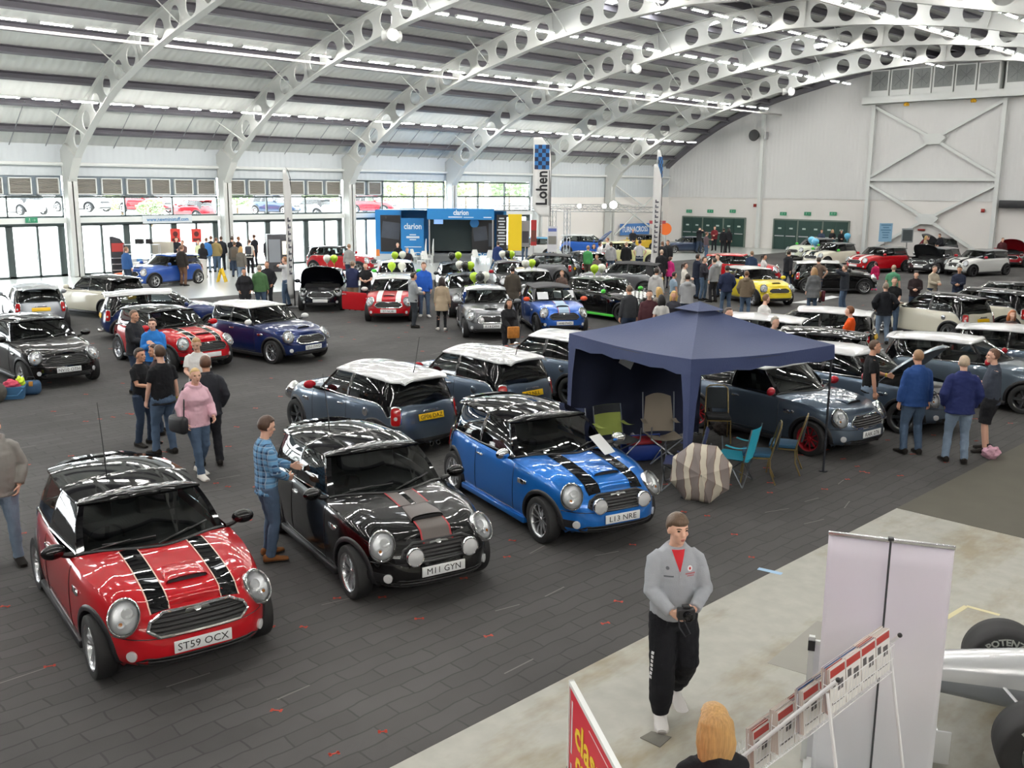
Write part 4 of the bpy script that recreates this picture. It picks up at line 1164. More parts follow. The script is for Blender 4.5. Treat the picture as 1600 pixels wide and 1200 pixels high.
car('black hatchback with grey red-edged centre stripes and two spot lamps, beside the plaid-shirted man', BLK, BLACKG, loc, hd, rims='lace', flags=('scoop','midstripe','roofstripe','spots','aerial','jcw'), gsur=BLACKP, stripe=M('stripe_grey','57504d',.5), stripe2=M('stripe_red','a3262c',.5), fplate='M11 GYN')
loc, hd, wb = wheels_fit((851,821), (698,733), 'R')
car('bright blue hatchback with splashed blue graphic on its black roof, nearest the canopy', BLUE, BLACKG, loc, hd, rims='multi', mirror=CHROME, flags=('scoop','twostripe','graphic','spots','jcw'), gsur=BLACKP, fplate='L13 NRE', sill=BLUE)
K1 = dict(mirror=paint('mirror_red','b3202e'), rims='five', rim=DGREY)
car('slate blue hatchback with silver roof seen from behind, yellow plate, behind the black striped car', GPB, SILVR, head=133, roofpx=(607,571), flags=('aerial','fuel'), rplate='GP06 DAZ', group=None, **K1)
car('slate blue hatchback with silver roof seen from behind, next to the canopy back corner', GPB, SILVR, head=133, roofpx=(766,545), flags=('aerial','fuel'), rplate='R2 NLL', **K1)
car('slate blue hatchback with pale roof half hidden behind the left canopy leg', GPB, SILVR, head=136, roofpx=(893,520), lod=1, flags=('fuel',), **K1)
car('slate blue hatchback with silver roof and red wheels under the canopy edge', GPB, SILVR, head=-52, wheelpx=(1261,687), flags=('scoop',), fplate='RAK 276', mirror=paint('mirror_red','b3202e'), rims='multi', rim=M('red_alloy','a01c28',.35,.3))
car('slate blue hatchback with its bonnet raised, men looking into its engine', GPB, SILVR, head=-46, wheelpx=(1408,655), bonnet_open=48, fplate='', **K1)
car('slate grey hatchback with silver roof and lit orange indicator at the right edge', paint('slate_grey','5d6a76',.55), SILVR, head=-36, roofpx=(1474,522), flags=('scoop',), lod=1, **K1)
car('slate blue hatchback with silver roof cut by the right edge, behind the raised bonnet', GPB, SILVR, head=-36, roofpx=(1578,508), lod=1, **K1)
# left group
car('silver hatchback seen from behind at the left edge, yellow plate', SILV, SILV, head=122, roofpx=(54,443), lod=1)
car('cream hatchback with black roof and sunroof facing away on the left', CREAM, BLACKG, head=150, roofpx=(171,430), lod=1, rims='multi')
car('navy hatchback with pale roof and chequered bonnet, seen from its back corner', NAVY, SILVR, head=28, roofpx=(222,453), lod=1, flags=('checks',), stripe=WHITES)
car('glossy black hatchback with white plate at the left edge, red car beyond', BLK, BLACKG, head=-46, roofpx=(42,492), lod=0, fplate='NV10 OTH', rims='five', gsur=BLACKP)
car('red hatchback with black roof and striped bonnet, behind the boy in the blue jacket', REDC, BLACKG, head=-42, roofpx=(246,478), lod=0, flags=('scoop','twostripe','jcw'), stripe2=CREAMS, rims='lace', gsur=BLACKP)
car('navy hatchback with white roof and white mirrors on the open carpet', NAVY, WHITEC, head=-38, roofpx=(392,471), lod=0, mirror=WHITEC, flags=('scoop',), rims='multi', fplate='SJ53 FWD')
car('blue hatchback beside the glass doors with pale blue side flash', paint('royal_blue','274f9e',.3), paint('royal_blue','274f9e',.3), head=-120, roofpx=(272,396), lod=1, flags=('scoop',), mirror=None)
car('black hatchback with its black bonnet wide open, facing the viewer', MIDN, BLACKG, head=-84, roofpx=(508,419), lod=1, bonnet_open=50)
car('dark red hatchback with black roof parked sideways behind the raised black bonnet', paint('chilli','a81822'), BLACKG, head=-12, roofpx=(516,384), lod=1)
car('red hatchback with white roof, white bonnet stripes and open door', REDC, WHITEC, head=-88, roofpx=(616,430), lod=0, flags=('twostripe','scoop'), stripe=WHITES, door_open=-62, rims='multi', fplate='S7 NOB', mirror=WHITEC)
car('white roofed silver hatchback with balloons, behind the red car with white stripes', paint('light_silver','c2c5c6',.4), WHITEC, head=-84, roofpx=(620,406), lod=2, mirror=GREENM)
# balloon rows
car('grey hatchback with balloons and one spot lamp showing, in front of the balloon row', GREY, paint('pale_grey','9a9da0',.5), head=-83, roofpx=(757,446), lod=0, flags=('scoop','spots'), fplate='K14 DPM', rims='multi')
car('dark grey hatchback with white race number on its door and balloons on the roof', DGREY, BLACKG, head=-80, roofpx=(727,426), lod=1, flags=('scoop',))
car('dark hatchback with black and green balloons, rear of the grey row', paint('graphite','34373b',.5), BLACKG, head=-80, roofpx=(712,409), lod=2)
car('blue soft-top car with grey fabric roof and orange mirrors, posters in its windscreen', paint('mid_blue','2a5fb8',.3), CHARC, head=-80, roofpx=(857,443), lod=0, flags=('scoop','midstripe','jcw'), stripe=M('pale_blue_stripe','a9c3da',.4), stripe2=M('stripe_red','a3262c',.5), stripe3=M('pale_blue_stripe','a9c3da',.4), pillar=CHARC, mirror=ORNG, rims='five', rim=DGREY, fplate='W40 PWD', gsur=BLACKP)
car('dark hatchback with white roof and balloons behind the blue soft-top', DGREY, WHITEC, head=-80, roofpx=(828,419), lod=1, mirror=ORNG)
car('grey hatchback with dark roof, red mirror and three balloons', DGREY, paint('plum_roof','2a1d22'), head=-80, roofpx=(795,407), lod=1, mirror=paint('mirror_red','b3202e'))
car('grey hatchback with dark roof and black wheels parked sideways behind the balloons', GREY, BLACKP, head=168, roofpx=(860,396), lod=1, rims='five', rim=BLACKP)
car('black hatchback with green sills, green mirrors and chequered bonnet', BLK, paint('bottle_green','16281b'), head=-50, roofpx=(938,432), lod=0, mirror=GREENM, sill=GREENM, flags=('checks',), stripe=WHITES, rims='five', rim=BLACKP, fplate='')
car('dark grey car with black fabric roof seen from behind, chequered tail', GREY, FABRIC, head=158, roofpx=(992,409), lod=1, pillar=FABRIC)
car('black hatchback behind the man in the green jumper', BLK, BLACKG, head=110, roofpx=(917,393), lod=2)
car('blue estate car with white roof and raised bonnet near the far stand', paint('mid_blue','2a5fb8',.3), WHITEC, head=-18, roofpx=(905,366), lod=2, kind='clubman', bonnet_open=52, fplate='')
car('white rally car with blue wheels, pale blue roof and raised bonnet', WHITEC, BLUEW, head=178, roofpx=(841,370), lod=2, bonnet_open=55, rims='five', rim=M('blue_alloy','2f86c8',.4), fplate='')
car('small pale yellow car beyond the crowd at the far stand', PALEY, PALEY, head=10, roofpx=(966,377), lod=2)
car('small yellow and black classic car by the far wall', paint('mustard','c9a93a'), BLACKP, head=-160, roofpx=(1006,363), lod=2, scale=.82, roofz=1.3)
car('small dark blue classic car at the left fire doors', DBL, DBL, head=-170, roofpx=(1083,364), lod=2, scale=.82)
# right side
car('red hatchback with red roof beyond the yellow car', REDC, REDC, head=-20, roofpx=(1141,396), lod=1)
car('yellow hatchback with white roof and black bonnet stripes', YELC, WHITEC, head=-74, roofpx=(1171,416), lod=0, flags=('scoop',), fplate='', gsur=YELC)
car('black hatchback with white roof parked sideways behind the grey-coated woman', BLK, WHITEC, head=-4, roofpx=(1281,407), lod=1, rims='lace')
car('white hatchback with dark roof and green mirrors near the right fire doors', CREAM, DGREY, head=-146, roofpx=(1309,379), lod=1, mirror=GREENM, flags=('midstripe',), fplate='')
car('pale green hatchback with dark roof in front of the right fire doors', paint('pale_green','d6dcc6'), DGREY, head=-150, roofpx=(1281,372), lod=2, mirror=GREENM)
car('red estate car with dark grey roof facing left, before the pale blue stand', REDC, DGREY, head=-150, roofpx=(1386,385), lod=1, kind='clubman', flags=('scoop','twostripe'), stripe=WHITES)
car('black and grey estate car with raised bonnet between the red and white estate cars', DGREY, GREY, head=-138, roofpx=(1472,386), lod=1, kind='clubman', bonnet_open=50)
car('white estate car with silver roof and black bonnet stripes at the right', WHITEC, paint('grey_roof','8e9194',.5), head=-152, roofpx=(1542,389), lod=1, kind='clubman', flags=('scoop','twostripe','spots'), fplate='', mirror=paint('mirror_red','b3202e'), rim=BLACKP, rims='five')
car('grey hatchback with raised bonnet by the braced wall', GREY, GREY, head=-166, roofpx=(1487,371), lod=2, bonnet_open=52, fplate='')
car('red hatchback with its red bonnet raised at the right edge', paint('deep_red','8e1420'), paint('deep_red','8e1420'), head=-120, roofpx=(1584,379), lod=2, bonnet_open=54, fplate='')
car('cream hatchback with black roof seen from behind, beside the man holding a tray', CREAM, BLACKG, head=118, roofpx=(1486,459), lod=1, flags=('fuel',))
car('white estate car with black roof at the right edge', CREAM, BLACKG, head=130, roofpx=(1560,452), lod=1, kind='clubman')
car('black car whose roof shows above the white estate at the right edge', BLK, BLACKG, head=165, roofpx=(1585,441), lod=2)
car('black hatchback with silver roof behind the grey-haired head', BLK, SILVR, head=152, roofpx=(1298,481), lod=1)
car('dark hatchback with pale roof just above the canopy slope', DGREY, SILVR, head=152, roofpx=(1190,491), lod=1)
car('black hatchback with yellow plate beside the man in the orange shirt', BLK, BLACKG, head=152, roofpx=(1280,514), lod=1)
# ================================================================ PEOPLE
from mathutils import noise as mnoise
WS = bpy.data.scenes.new('work')                          # scratch scene, removed at the end
def ik(a, t, l1, l2, pole):
    a, t = Vector(a), Vector(t); d = t-a; L = d.length
    if L > (l1+l2)*.999: t = a + d*((l1+l2)*.999/L); d = t-a; L = d.length
    c = (l1*l1 + L*L - l2*l2)/(2*l1*L); c = max(-1, min(1, c)); h = l1*math.sqrt(max(0, 1-c*c))
    u = d.normalized(); p = Vector(pole); p = p - u*p.dot(u); p.normalize()
    return a + u*(l1*c) + p*h, t
def remesh(geos, vox, smooth=3, wr=0.0, seed=0, fac=.5):
    g = join(*geos); me = bpy.data.meshes.new('r'); me.from_pydata([tuple(v) for v in g[0]], [], g[1]); me.update()
    bm = bmesh.new(); bm.from_mesh(me); bmesh.ops.recalc_face_normals(bm, faces=bm.faces[:]); bm.to_mesh(me); bm.free()
    o = bpy.data.objects.new('r', me); WS.collection.objects.link(o)
    md = o.modifiers.new('v', 'REMESH'); md.mode = 'VOXEL'; md.voxel_size = vox; md.adaptivity = 0
    if smooth: ms = o.modifiers.new('s', 'SMOOTH'); ms.iterations = smooth; ms.factor = fac
    vl = WS.view_layers[0]; vl.update(); dg = vl.depsgraph; dg.update()
    r = bpy.data.meshes.new_from_object(o.evaluated_get(dg))
    bpy.data.objects.remove(o); bpy.data.meshes.remove(me)
    if wr:
        n = len(r.vertices); co = np.empty(n*3, 'f'); no = np.empty(n*3, 'f'); r.vertices.foreach_get('co', co)
        r.vertex_normals.foreach_get('vector', no); co = co.reshape(-1, 3); no = no.reshape(-1, 3)
        f = np.array([mnoise.noise(Vector((c[0]*9+seed, c[1]*9, c[2]*14+c[0]*6))) + .5*mnoise.noise(Vector((c[0]*22, c[1]*22+seed, c[2]*26))) for c in co.tolist()])
        r.vertices.foreach_set('co', (co + no*(wr*f)[:,None]).astype('f').ravel())
    r.polygons.foreach_set('use_smooth', [True]*len(r.polygons)); r.update()
    return r
POSES = {
 'stand':   dict(hl=(.04,.27,.79), hr=(.04,-.27,.79), fl=(.03,.12), fr=(-.02,-.12)),
 'relaxed': dict(hl=(.14,.22,.84), hr=(.02,-.28,.80), fl=(.08,.13), fr=(-.03,-.11)),
 'pockets': dict(hl=(.08,.21,.93), hr=(.08,-.21,.93), fl=(.05,.14), fr=(-.04,-.13), hide=1),
 'hold':    dict(hl=(.30,.055,1.10), hr=(.30,-.055,1.10), fl=(.03,.13), fr=(-.03,-.12)),
 'hold_low':dict(hl=(.27,.07,.98), hr=(.27,-.07,.98), fl=(.06,.12), fr=(-.04,-.12)),
 'photo':   dict(hl=(.30,.07,1.56), hr=(.30,-.07,1.56), fl=(.05,.14), fr=(-.05,-.12)),
 'walk':    dict(hl=(.20,.24,.88), hr=(-.14,-.27,.84), fl=(-.28,.08), fr=(.30,-.08), toe=.06),
 'talk':    dict(hl=(.30,.16,1.22), hr=(.05,-.27,.80), fl=(.04,.14), fr=(-.02,-.12)),
 'point':   dict(hl=(.48,.18,1.25), hr=(.04,-.27,.80), fl=(.05,.13), fr=(-.05,-.12)),
 'crossed': dict(hl=(.20,-.10,1.18), hr=(.22,.10,1.12), fl=(.03,.15), fr=(-.03,-.13)),
 'hips':    dict(hl=(.02,.24,1.0), hr=(.02,-.24,1.0), fl=(.03,.15), fr=(-.03,-.13)),
 'bend':    dict(hl=(.60,.15,.92), hr=(.58,-.16,.92), fl=(.06,.13), fr=(-.1,-.12), lean=.62),
 'lean':    dict(hl=(.32,.12,.98), hr=(.30,-.14,1.0), fl=(.04,.13), fr=(-.06,-.12), lean=.22),
 'sit':     dict(hl=(.38,.14,.66), hr=(.38,-.14,.66), fl=(.48,.13), fr=(.44,-.13), sit=1),
}
HTYPES = {}
def person_geo(pose, sex='m', girth=1.0, top='tee', bottom='jeans', hair='short', near=0, seed=0, headyaw=0., nod=0., **ov):
    P = dict(POSES[pose]); P.update(ov)
    sit = P.get('sit', 0); zoff = -.46 if sit else 0; lean = P.get('lean', 0)
    pel = Vector((0, 0, .95+zoff)); RM = Matrix.Rotation(lean, 3, 'Y')
    def up(v): return pel + RM @ (Vector(v)+Vector((0,0,zoff)) - pel)
    sw = .168 if sex == 'm' else .148
    shL, shR = up((-.01, sw, 1.405)), up((-.01, -sw, 1.405))
    hipL, hipR = pel+Vector((0,.088,-.03)), pel+Vector((0,-.088,-.03))
    hl, hr = Vector(P['hl']), Vector(P['hr'])
    elL, wrL = ik(shL, hl, .285, .255, P.get('pl', (-.6, .6, -.3))); elR, wrR = ik(shR, hr, .285, .255, P.get('pr', (-.6, -.6, -.3)))
    toe = P.get('toe', 0)
    def leg(hip, f, sg):
        lift = toe if f[0] < -.15 else 0
        an = Vector((f[0], f[1], .085 + lift*1.6)); kn, an = ik(hip, an, .425, .42, (1, .12*sg, 0)); return kn, an, lift
    knL, anL, liL = leg(hipL, P['fl'], 1); knR, anR, liR = leg(hipR, P['fr'], -1)
    hc = up((.035, 0, 1.635)) + Vector((.05*lean, 0, 0)); HM = Matrix.Translation(hc) @ Matrix.Rotation(headyaw, 4, 'Z') @ Matrix.Rotation(nod+lean*.6, 4, 'Y')
    g = girth; f = sex == 'f'
    def ell(secs, n=20, dg=0.0):
        L = []
        for z, w, d, x in secs:
            L.append([up((x + (d+dg)*math.cos(t), (w+dg)*math.sin(t), z)) for t in np.linspace(0, 2*PI, n, endpoint=False)])
        return loft(L)
    if f: ts = [(.88,.165*g,.115*g,-.01),(.98,.17*g,.115*g,-.01),(1.08,.135*g,.098*g,0),(1.16,.132*g,.098*g,.005),(1.27,.15*g,.128*g,.02),(1.36,.15,.11,.005),(1.42,.125,.08,-.012),(1.455,.085,.064,-.012),(1.49,.058,.054,-.012)]
    else: ts = [(.88,.158*g,.112*g,-.005),(.98,.16*g,.118*g,0),(1.08,.155*g,.118*g,.008),(1.2,.172*(.5+.5*g),.122*(.4+.6*g),.008),(1.32,.178,.118,.0),(1.39,.165,.10,-.01),(1.44,.125,.082,-.014),(1.475,.085,.066,-.013),(1.50,.062,.058,-.012)]
    # ---- body: one continuous surface
    B = [ell(ts, dg=-.012)]
    B.append(tube([up((-.012,0,1.44)), up((.0,0,1.50)), hc+Vector((-.015,0,-.06))], [.062,.054,.055], 12))
    for (s, e, w_) in ((shL, elL, wrL), (shR, elR, wrR)):
        sg = 1 if s is shL else -1
        B.append(tube([s+Vector((0,-.03*sg,.0)), s+(e-s)*.15, s+(e-s)*.55, e, e+(w_-e)*.35, w_], [.052,.053,.046,.037,.038,.026], 12))
    for (h_, k_, a_) in ((hipL, knL, anL), (hipR, knR, anR)):
        B.append(tube([h_, h_+(k_-h_)*.3, k_, k_+(a_-k_)*.3, a_, a_+Vector((0,0,-.04))], [.085,.078,.052,.052,.035,.036], 12))
    hd = []
    hd.append(ball((-.012,0,.022), .097,.077,.098, 20, 14)); hd.append(ball((.022,0,-.045), .066,.057,.068, 16, 12)); hd.append(ball((.058,0,-.092), .026,.028,.022, 12, 8))
    hd.append(loft([[(.083,-.008,.028),(.083,.008,.028),(.07,.008,.028),(.07,-.008,.028)],[(.112,-.014,-.022),(.112,.014,-.022),(.07,.017,-.022),(.07,-.017,-.022)],[(.098,-.011,-.034),(.098,.011,-.034),(.07,.014,-.034),(.07,-.014,-.034)]]))
    hd.append(ball((.070,0,.032), .020,.048,.010, 12, 8)); hd.append(ball((.076,0,-.060), .014,.024,.008, 10, 8)); hd.append(ball((.074,0,-.070), .013,.020,.008, 10, 8))
    for sg in (1, -1): hd.append(ball((-.008,.078*sg,-.006), .022,.012,.033, 10, 8)); hd.append(ball((.056,.040*sg,-.022), .026,.022,.02, 10, 8))
    B += [xf(q, HM) for q in hd]
    hands = []
    for (e, w_, sg) in ((elL, wrL, 1), (elR, wrR, -1)):
        d = (w_-e).normalized()
        hdn = P.get('hd')
        if hdn: d = (d*.4 + Vector((hdn[0], hdn[1]*sg, hdn[2]))).normalized()
        pn = Vector(P.get('palm', (0,-1,0)));  pn = Vector((pn.x, pn.y*sg, pn.z)); pn = (pn - d*pn.dot(d)).normalized(); sd = d.cross(pn)*sg    # sd: towards the thumb
        if sd.length < .1: sd = Vector((1,0,0))
        if sg*0+sd.z*0 + (sd.x if abs(d.z) > .6 else sd.z) < 0: sd = -sd
        pc = w_ + d*.05
        def pp(a, b, c_): return w_ + d*a + sd*b + pn*c_
        B.append(loft([[pp(0,-.024,-.016),pp(0,.024,-.016),pp(0,.024,.016),pp(0,-.024,.016)],[pp(.045,-.04,-.013),pp(.045,.038,-.015),pp(.045,.038,.016),pp(.045,-.04,.014)],[pp(.092,-.04,-.010),pp(.092,.038,-.011),pp(.092,.038,.011),pp(.092,-.04,.010)]]))
        cu = P.get('curl', .5)
        for b, ln, cc in ((.030,.070,cu*.9),(.010,.078,cu),(-.011,.072,cu*1.1),(-.031,.058,cu*1.2)):
            q = pp(.085, b, 0); pts = [q]; an = 0
            for sgm in (.45,.32,.25):
                an += cc; dirv = (d*math.cos(an) + pn*math.sin(an)); q = q + dirv*ln*sgm; pts.append(q)
            B.append(tube(pts, [.0098,.0095,.0088,.0075], 8))
        B.append(tube([pp(.022,.028,.006), pp(.05,.056,.018), pp(.078,.062,.034), pp(.096,.056,.044)], [.014,.012,.0105,.008], 8))
    vb = .0075 if near else .013
    out = {}
    out['body'] = remesh(B, vb, 2 if near else 1, fac=.4)
    # ---- top
    T = []
    long_ = top in ('jumper', 'hoodie', 'jacket', 'shirt', 'coat', 'cardigan')
    dg = {'tee': .008, 'polo': .010, 'jumper': .020, 'hoodie': .030, 'jacket': .035, 'shirt': .014, 'coat': .035, 'cardigan': .022}[top]
    tt = list(ts)
    if top in ('coat', 'cardigan'): tt = [(.66,.185*g,.14*g,-.01),(.78,.18*g,.135*g,-.01)] + tt
    if top in ('tee','polo','shirt','hoodie','jacket'): tt = [(.83,.17*g+.01,.125*g,-.005)] + tt
    if sit: tt = [q for q in tt if q[0] > .87]
    T.append(ell(tt[:-1] + [(tt[-1][0]-.01, .07, .062, -.012)], dg=dg))
    for (s, e, w_, sg) in ((shL, elL, wrL, 1), (shR, elR, wrR, -1)):
        d2 = dg*.8
        if long_:
            T.append(tube([s+Vector((0,-.05*sg,.01)), s+(e-s)*.12, s+(e-s)*.55, e, e+(w_-e)*.4, e+(w_-e)*.94], [.045+d2,.053+d2,.052+d2,.048+d2,.046+d2,.038+d2*.8], 14))
        else:
            T.append(tube([s+Vector((0,-.05*sg,.01)), s+(e-s)*.12, s+(e-s)*.45, s+(e-s)*.74], [.046+d2,.056+d2,.061+d2,.064+d2], 14))
    if top == 'hoodie':
        T.append(xf(ball((0,0,0), .075,.115,.085, 14, 10), Matrix.Translation(up((-.10,0,1.45))) @ Matrix.Rotation(.3, 4, 'Y')))
        T.append(tube([up((.075,.0,1.44)), up((.045,.085,1.475)), up((-.05,.10,1.50)), up((-.10,0,1.51)), up((-.05,-.10,1.50)), up((.045,-.085,1.475)), up((.075,0,1.44))], .028, 8))
    elif top in ('jacket', 'coat', 'jumper', 'polo', 'shirt'):
        rr = .026 if top in ('jacket', 'coat') else .014
        T.append(tube([up((.072,.0,1.445)), up((.045,.06,1.475)), up((-.03,.078,1.495)), up((-.075,0,1.505)), up((-.03,-.078,1.495)), up((.045,-.06,1.475)), up((.072,0,1.445))], rr, 8))
    out['top'] = remesh(T, .011 if near else .017, 4 if near else 2, .007 if near else .006, seed)
    # ---- legs
    Lg = []
    pl = [(.80,.15*g,.105*g,0),(.88,.165*g+.008,.12*g+.006,-.008),(.97,.155*g+.01,.112*g+.008,-.003),(1.02,.148*g+.006,.108*g+.004,0)]
    pelg = []
    for z, w_, d_, x in pl:
        pelg.append([pel + RM.lerp(Matrix.Identity(3), .7) @ (Vector((x+d_*math.cos(t), w_*math.sin(t), z+zoff)) - pel) for t in np.linspace(0, 2*PI, 18, endpoint=False)])
    Lg.append(loft(pelg))
    lw = {'jeans': 1.0, 'trousers': 1.06, 'joggers': 1.55, 'shorts': 1.12, 'leggings': .80}[bottom]
    for (h_, k_, a_) in ((hipL, knL, anL), (hipR, knR, anR)):
        if bottom == 'shorts': Lg.append(tube([h_, h_+(k_-h_)*.3, h_+(k_-h_)*.7, h_+(k_-h_)*1.0], [.105*g,.10*lw*g,.092*lw,.092*lw], 14))
        else: Lg.append(tube([h_, h_+(k_-h_)*.3, k_, k_+(a_-k_)*.35, k_+(a_-k_)*.8, a_+Vector((0,0,-.015))], [.102*g,.098*(.5+.5*lw)*g if lw < 1.3 else .115,.068*lw,.068*lw,.060*lw,(.062*lw if lw < 1.3 else .066) if bottom != 'leggings' else .042], 14))
    out['legs'] = remesh(Lg, .011 if near else .017, 3 if near else 2, .008 if near else .006, seed+3)
    # ---- shoes
    for nm, a_, sg, li in (('shoeL', anL, 1, liL), ('shoeR', anR, -1, liR)):
        L = []
        for x, w_, h_, z in ((-.085,.028,.06,.02),(-.07,.040,.10,.0),(-.01,.046,.115,.0),(.05,.047,.088,.0),(.11,.051,.064,.0),(.165,.049,.052,.0),(.20,.032,.038,.004)):
            w_ *= 1.12; L.append([(x*1.04, w_*math.cos(t), z + h_*.5 + h_*.5*math.sin(t)*(1 if math.sin(t) > 0 else 1)) for t in np.linspace(0, 2*PI, 14, endpoint=False)])
        MM = Matrix.Translation((a_.x, a_.y, 0)) @ Matrix.Rotation(.18*sg, 4, 'Z')
        if li: MM = Matrix.Translation((a_.x, a_.y, li*.5)) @ Matrix.Rotation(.18*sg, 4, 'Z') @ Matrix.Rotation(li*7, 4, 'Y')
        gg = xf(loft(L), MM)
        out[nm] = mesh('shoe', gg, [], None, 60)
        if near:
            L2 = [[(x, y*1.10, z*.5) for x, y, z in [(x_, y_, min(z_, .044)) for x_, y_, z_ in q]] for q in L]; out['sole'+nm[-1]] = mesh('sole', xf(loft(L2), MM), [], None, 40)
    # ---- hair
    if hair != 'bald':
        V, F = ball((-.012,0,.028), .106,.087,.108, 28, 18); V2 = []
        for v in V:
            v = Vector(v); 
            hl_ = .072 - .35*max(0, -(v.x-.03))*1.0
            face = v.x > -.005 and v.z < (.085 if hair != 'fringe' else .055) - .3*max(0, .05-v.x)
            low = v.z < (-.045 if hair in ('short','fringe','crop') else -.10)
            if face or low: v = Vector((-.012,0,.0)) + (v-Vector((-.012,0,.0)))*.80
            elif hair == 'crop': v = Vector((-.012,0,.028)) + (v-Vector((-.012,0,.028)))*.955
            else:
                n = mnoise.noise(v*28+Vector((seed,0,0))); v = v + (v-Vector((-.012,0,.028))).normalized()*(.004*n+.003)
            V2.append(v)
        gh = [(V2, F)]
        if hair in ('long', 'bob'):
            lg_ = hair == 'long'; L = []
            for z, w_, d_, x in ((.10,.05,.05,-.05),(.05,.088,.075,-.045),(-.02,.102,.078,-.055),(-.08,.108,.072,-.062),(-.14,.104,.058,-.066),(-.19,.092,.045,-.070)) + (((-.26,.080,.035,-.075),(-.30,.05,.02,-.075)) if lg_ else ((-.215,.07,.03,-.068),)):
                w_ *= 1.10; L.append([(x+d_*math.cos(t)*(1 if math.cos(t) < 0 else 1.0+.25*abs(math.sin(t))), w_*math.sin(t)*(1+.05*math.sin(t*7+z*40)), z) for t in np.linspace(0, 2*PI, 26, endpoint=False)])
            gh.append(loft(L))
        if hair == 'pony': gh.append(tube([(-.10,0,.06), (-.15,0,.03), (-.16,0,-.08), (-.15,0,-.16)], [.025,.032,.026,.008], 8))
        gx = xf(join(*gh), HM)
        out['hair'] = remesh([gx], .007, 2) if near and hair in ('long','bob') else mesh('hair', gx, [], None, 60)
    if near:
        for nm, sg in (('eyeL', 1), ('eyeR', -1)): out[nm] = mesh('eye', xf(ball((.072,.032*sg,.012), .011,.014,.0075, 10, 8), HM), [], None, 60)
        for nm, sg in (('browL', 1), ('browR', -1)): out[nm] = mesh('eyebrow', xf(tube([(.083,.014*sg,.030),(.082,.034*sg,.036),(.068,.052*sg,.030)], [.004,.005,.003], 6), HM), [], None, 60)
        out['mouth'] = mesh('lips', xf(join(ball((.089,0,-.0585), .006,.020,.0045, 10, 6), ball((.087,0,-.068), .006,.016,.005, 10, 6)), HM), [], None, 60)
    info = dict(wl=wrL, wr=wrR, sl=shL, sr=shR, head=hc, up=up, el=elL, er=elR)
    return out, info
SKIN = M('skin', 'e2b39b', .55, bump=.05, bscale=200); SKIN2 = M('skin_tanned', 'd09c80', .55)
def cloth(col, rough=.85): 
    return M('cloth_'+col, col, rough, bump=.25, bscale=140, spec=.25)
DENIM = M('denim', '51647c', .85, bump=.3, bscale=120, var=.25, vscale=7, spec=.2); DENIMD = M('dark_denim', '313d50', .85, bump=.3, bscale=120, var=.2, vscale=7, spec=.2); DENIML = M('light_denim', '7e8fa3', .85, bump=.3, bscale=120, var=.25, vscale=7, spec=.2)
def hairmat(col):
    n_ = 'hair_'+col
    if n_ in _m: return _m[n_]
    m = M(n_, col, .5); nt = m.node_tree; b = nt.nodes['Principled BSDF']; L = nt.links.new; c = hexc(col)
    tc = nt.nodes.new('ShaderNodeTexCoord'); mp = node(nt, 'ShaderNodeMapping'); mp.inputs['Scale'].default_value = (90, 90, 7); nz = node(nt, 'ShaderNodeTexNoise', Scale=1.0, Detail=4.0)
    L(tc.outputs['Object'], mp.inputs['Vector']); L(mp.outputs[0], nz.inputs['Vector'])
    mx = nt.nodes.new('ShaderNodeMixRGB'); mx.inputs[1].default_value = (*[v*.45 for v in c], 1); mx.inputs[2].default_value = (*[min(1, v*1.45) for v in c], 1); L(nz.outputs['Fac'], mx.inputs['Fac']); L(mx.outputs[0], b.inputs['Base Color'])
    bp = node(nt, 'ShaderNodeBump', Strength=.6, Distance=.006); L(nz.outputs['Fac'], bp.inputs['Height']); L(bp.outputs[0], b.inputs['Normal']); return m
def setm(o, m):
    if not o.data.materials: o.data.materials.append(m)
    o.material_slots[0].link = 'OBJECT'; o.material_slots[0].material = m
_pc = {}
TOPN = dict(tee='t_shirt', polo='polo_shirt', jumper='jumper', hoodie='hoodie', jacket='jacket', shirt='shirt', coat='coat', cardigan='cardigan')
def person(label, loc, face, H=1.75, pose='stand', topc='1b1b1d', legc='denim', top='tee', bottom='jeans', hair='short', hairc='3a2a1e', sex='m', girth=1.0, shoec='1d1a18', skin=SKIN, near=0, headyaw=0., nod=0., group=None, z=.0125, **ov):
    key = (pose, sex, girth, top, bottom, hair, near, headyaw, nod, repr(sorted(ov.items())))
    if key not in _pc: _pc[key] = person_geo(pose, sex, girth, top, bottom, hair, near, len(_pc), headyaw, nod, **ov)
    ms, info = _pc[key]; s = H/1.75
    t = thing('person', label, 'person', (loc[0], loc[1], z), A(face), group); t.scale = (s, s, s)
    def mt(c): return c if not isinstance(c, str) else {'denim': DENIM, 'ddenim': DENIMD, 'ldenim': DENIML}.get(c) or cloth(c)
    b = link('body', ms['body'], t); setm(b, skin)
    o = link(TOPN[top], ms['top'], t); setm(o, mt(topc))
    o = link(bottom, ms['legs'], t); setm(o, mt(legc))
    for k in ('shoeL', 'shoeR'):
        o = link('shoe', ms[k], t); setm(o, mt(shoec))
        if not near: continue
        q = link('sole', ms['sole'+k[-1]], o); setm(q, M('sole_pale', 'b9b4ae', .7) if shoec.startswith(('d','c','e')) else M('sole_dark', '2a2624', .7))
    if 'hair' in ms: o = link('hair', ms['hair'], t); setm(o, hairmat(hairc))
    if near:
        for k in ('eyeL', 'eyeR'): o = link('eye', ms[k], t); setm(o, M('eye_dark', (.03,.025,.02), .2))
        for k in ('browL', 'browR'): o = link('eyebrow', ms[k], t); setm(o, hairmat(hairc))
        o = link('lips', ms['mouth'], t); setm(o, M('lips', 'a8645a', .5))
    t['_s'] = s
    del t['_s']
    return t, info
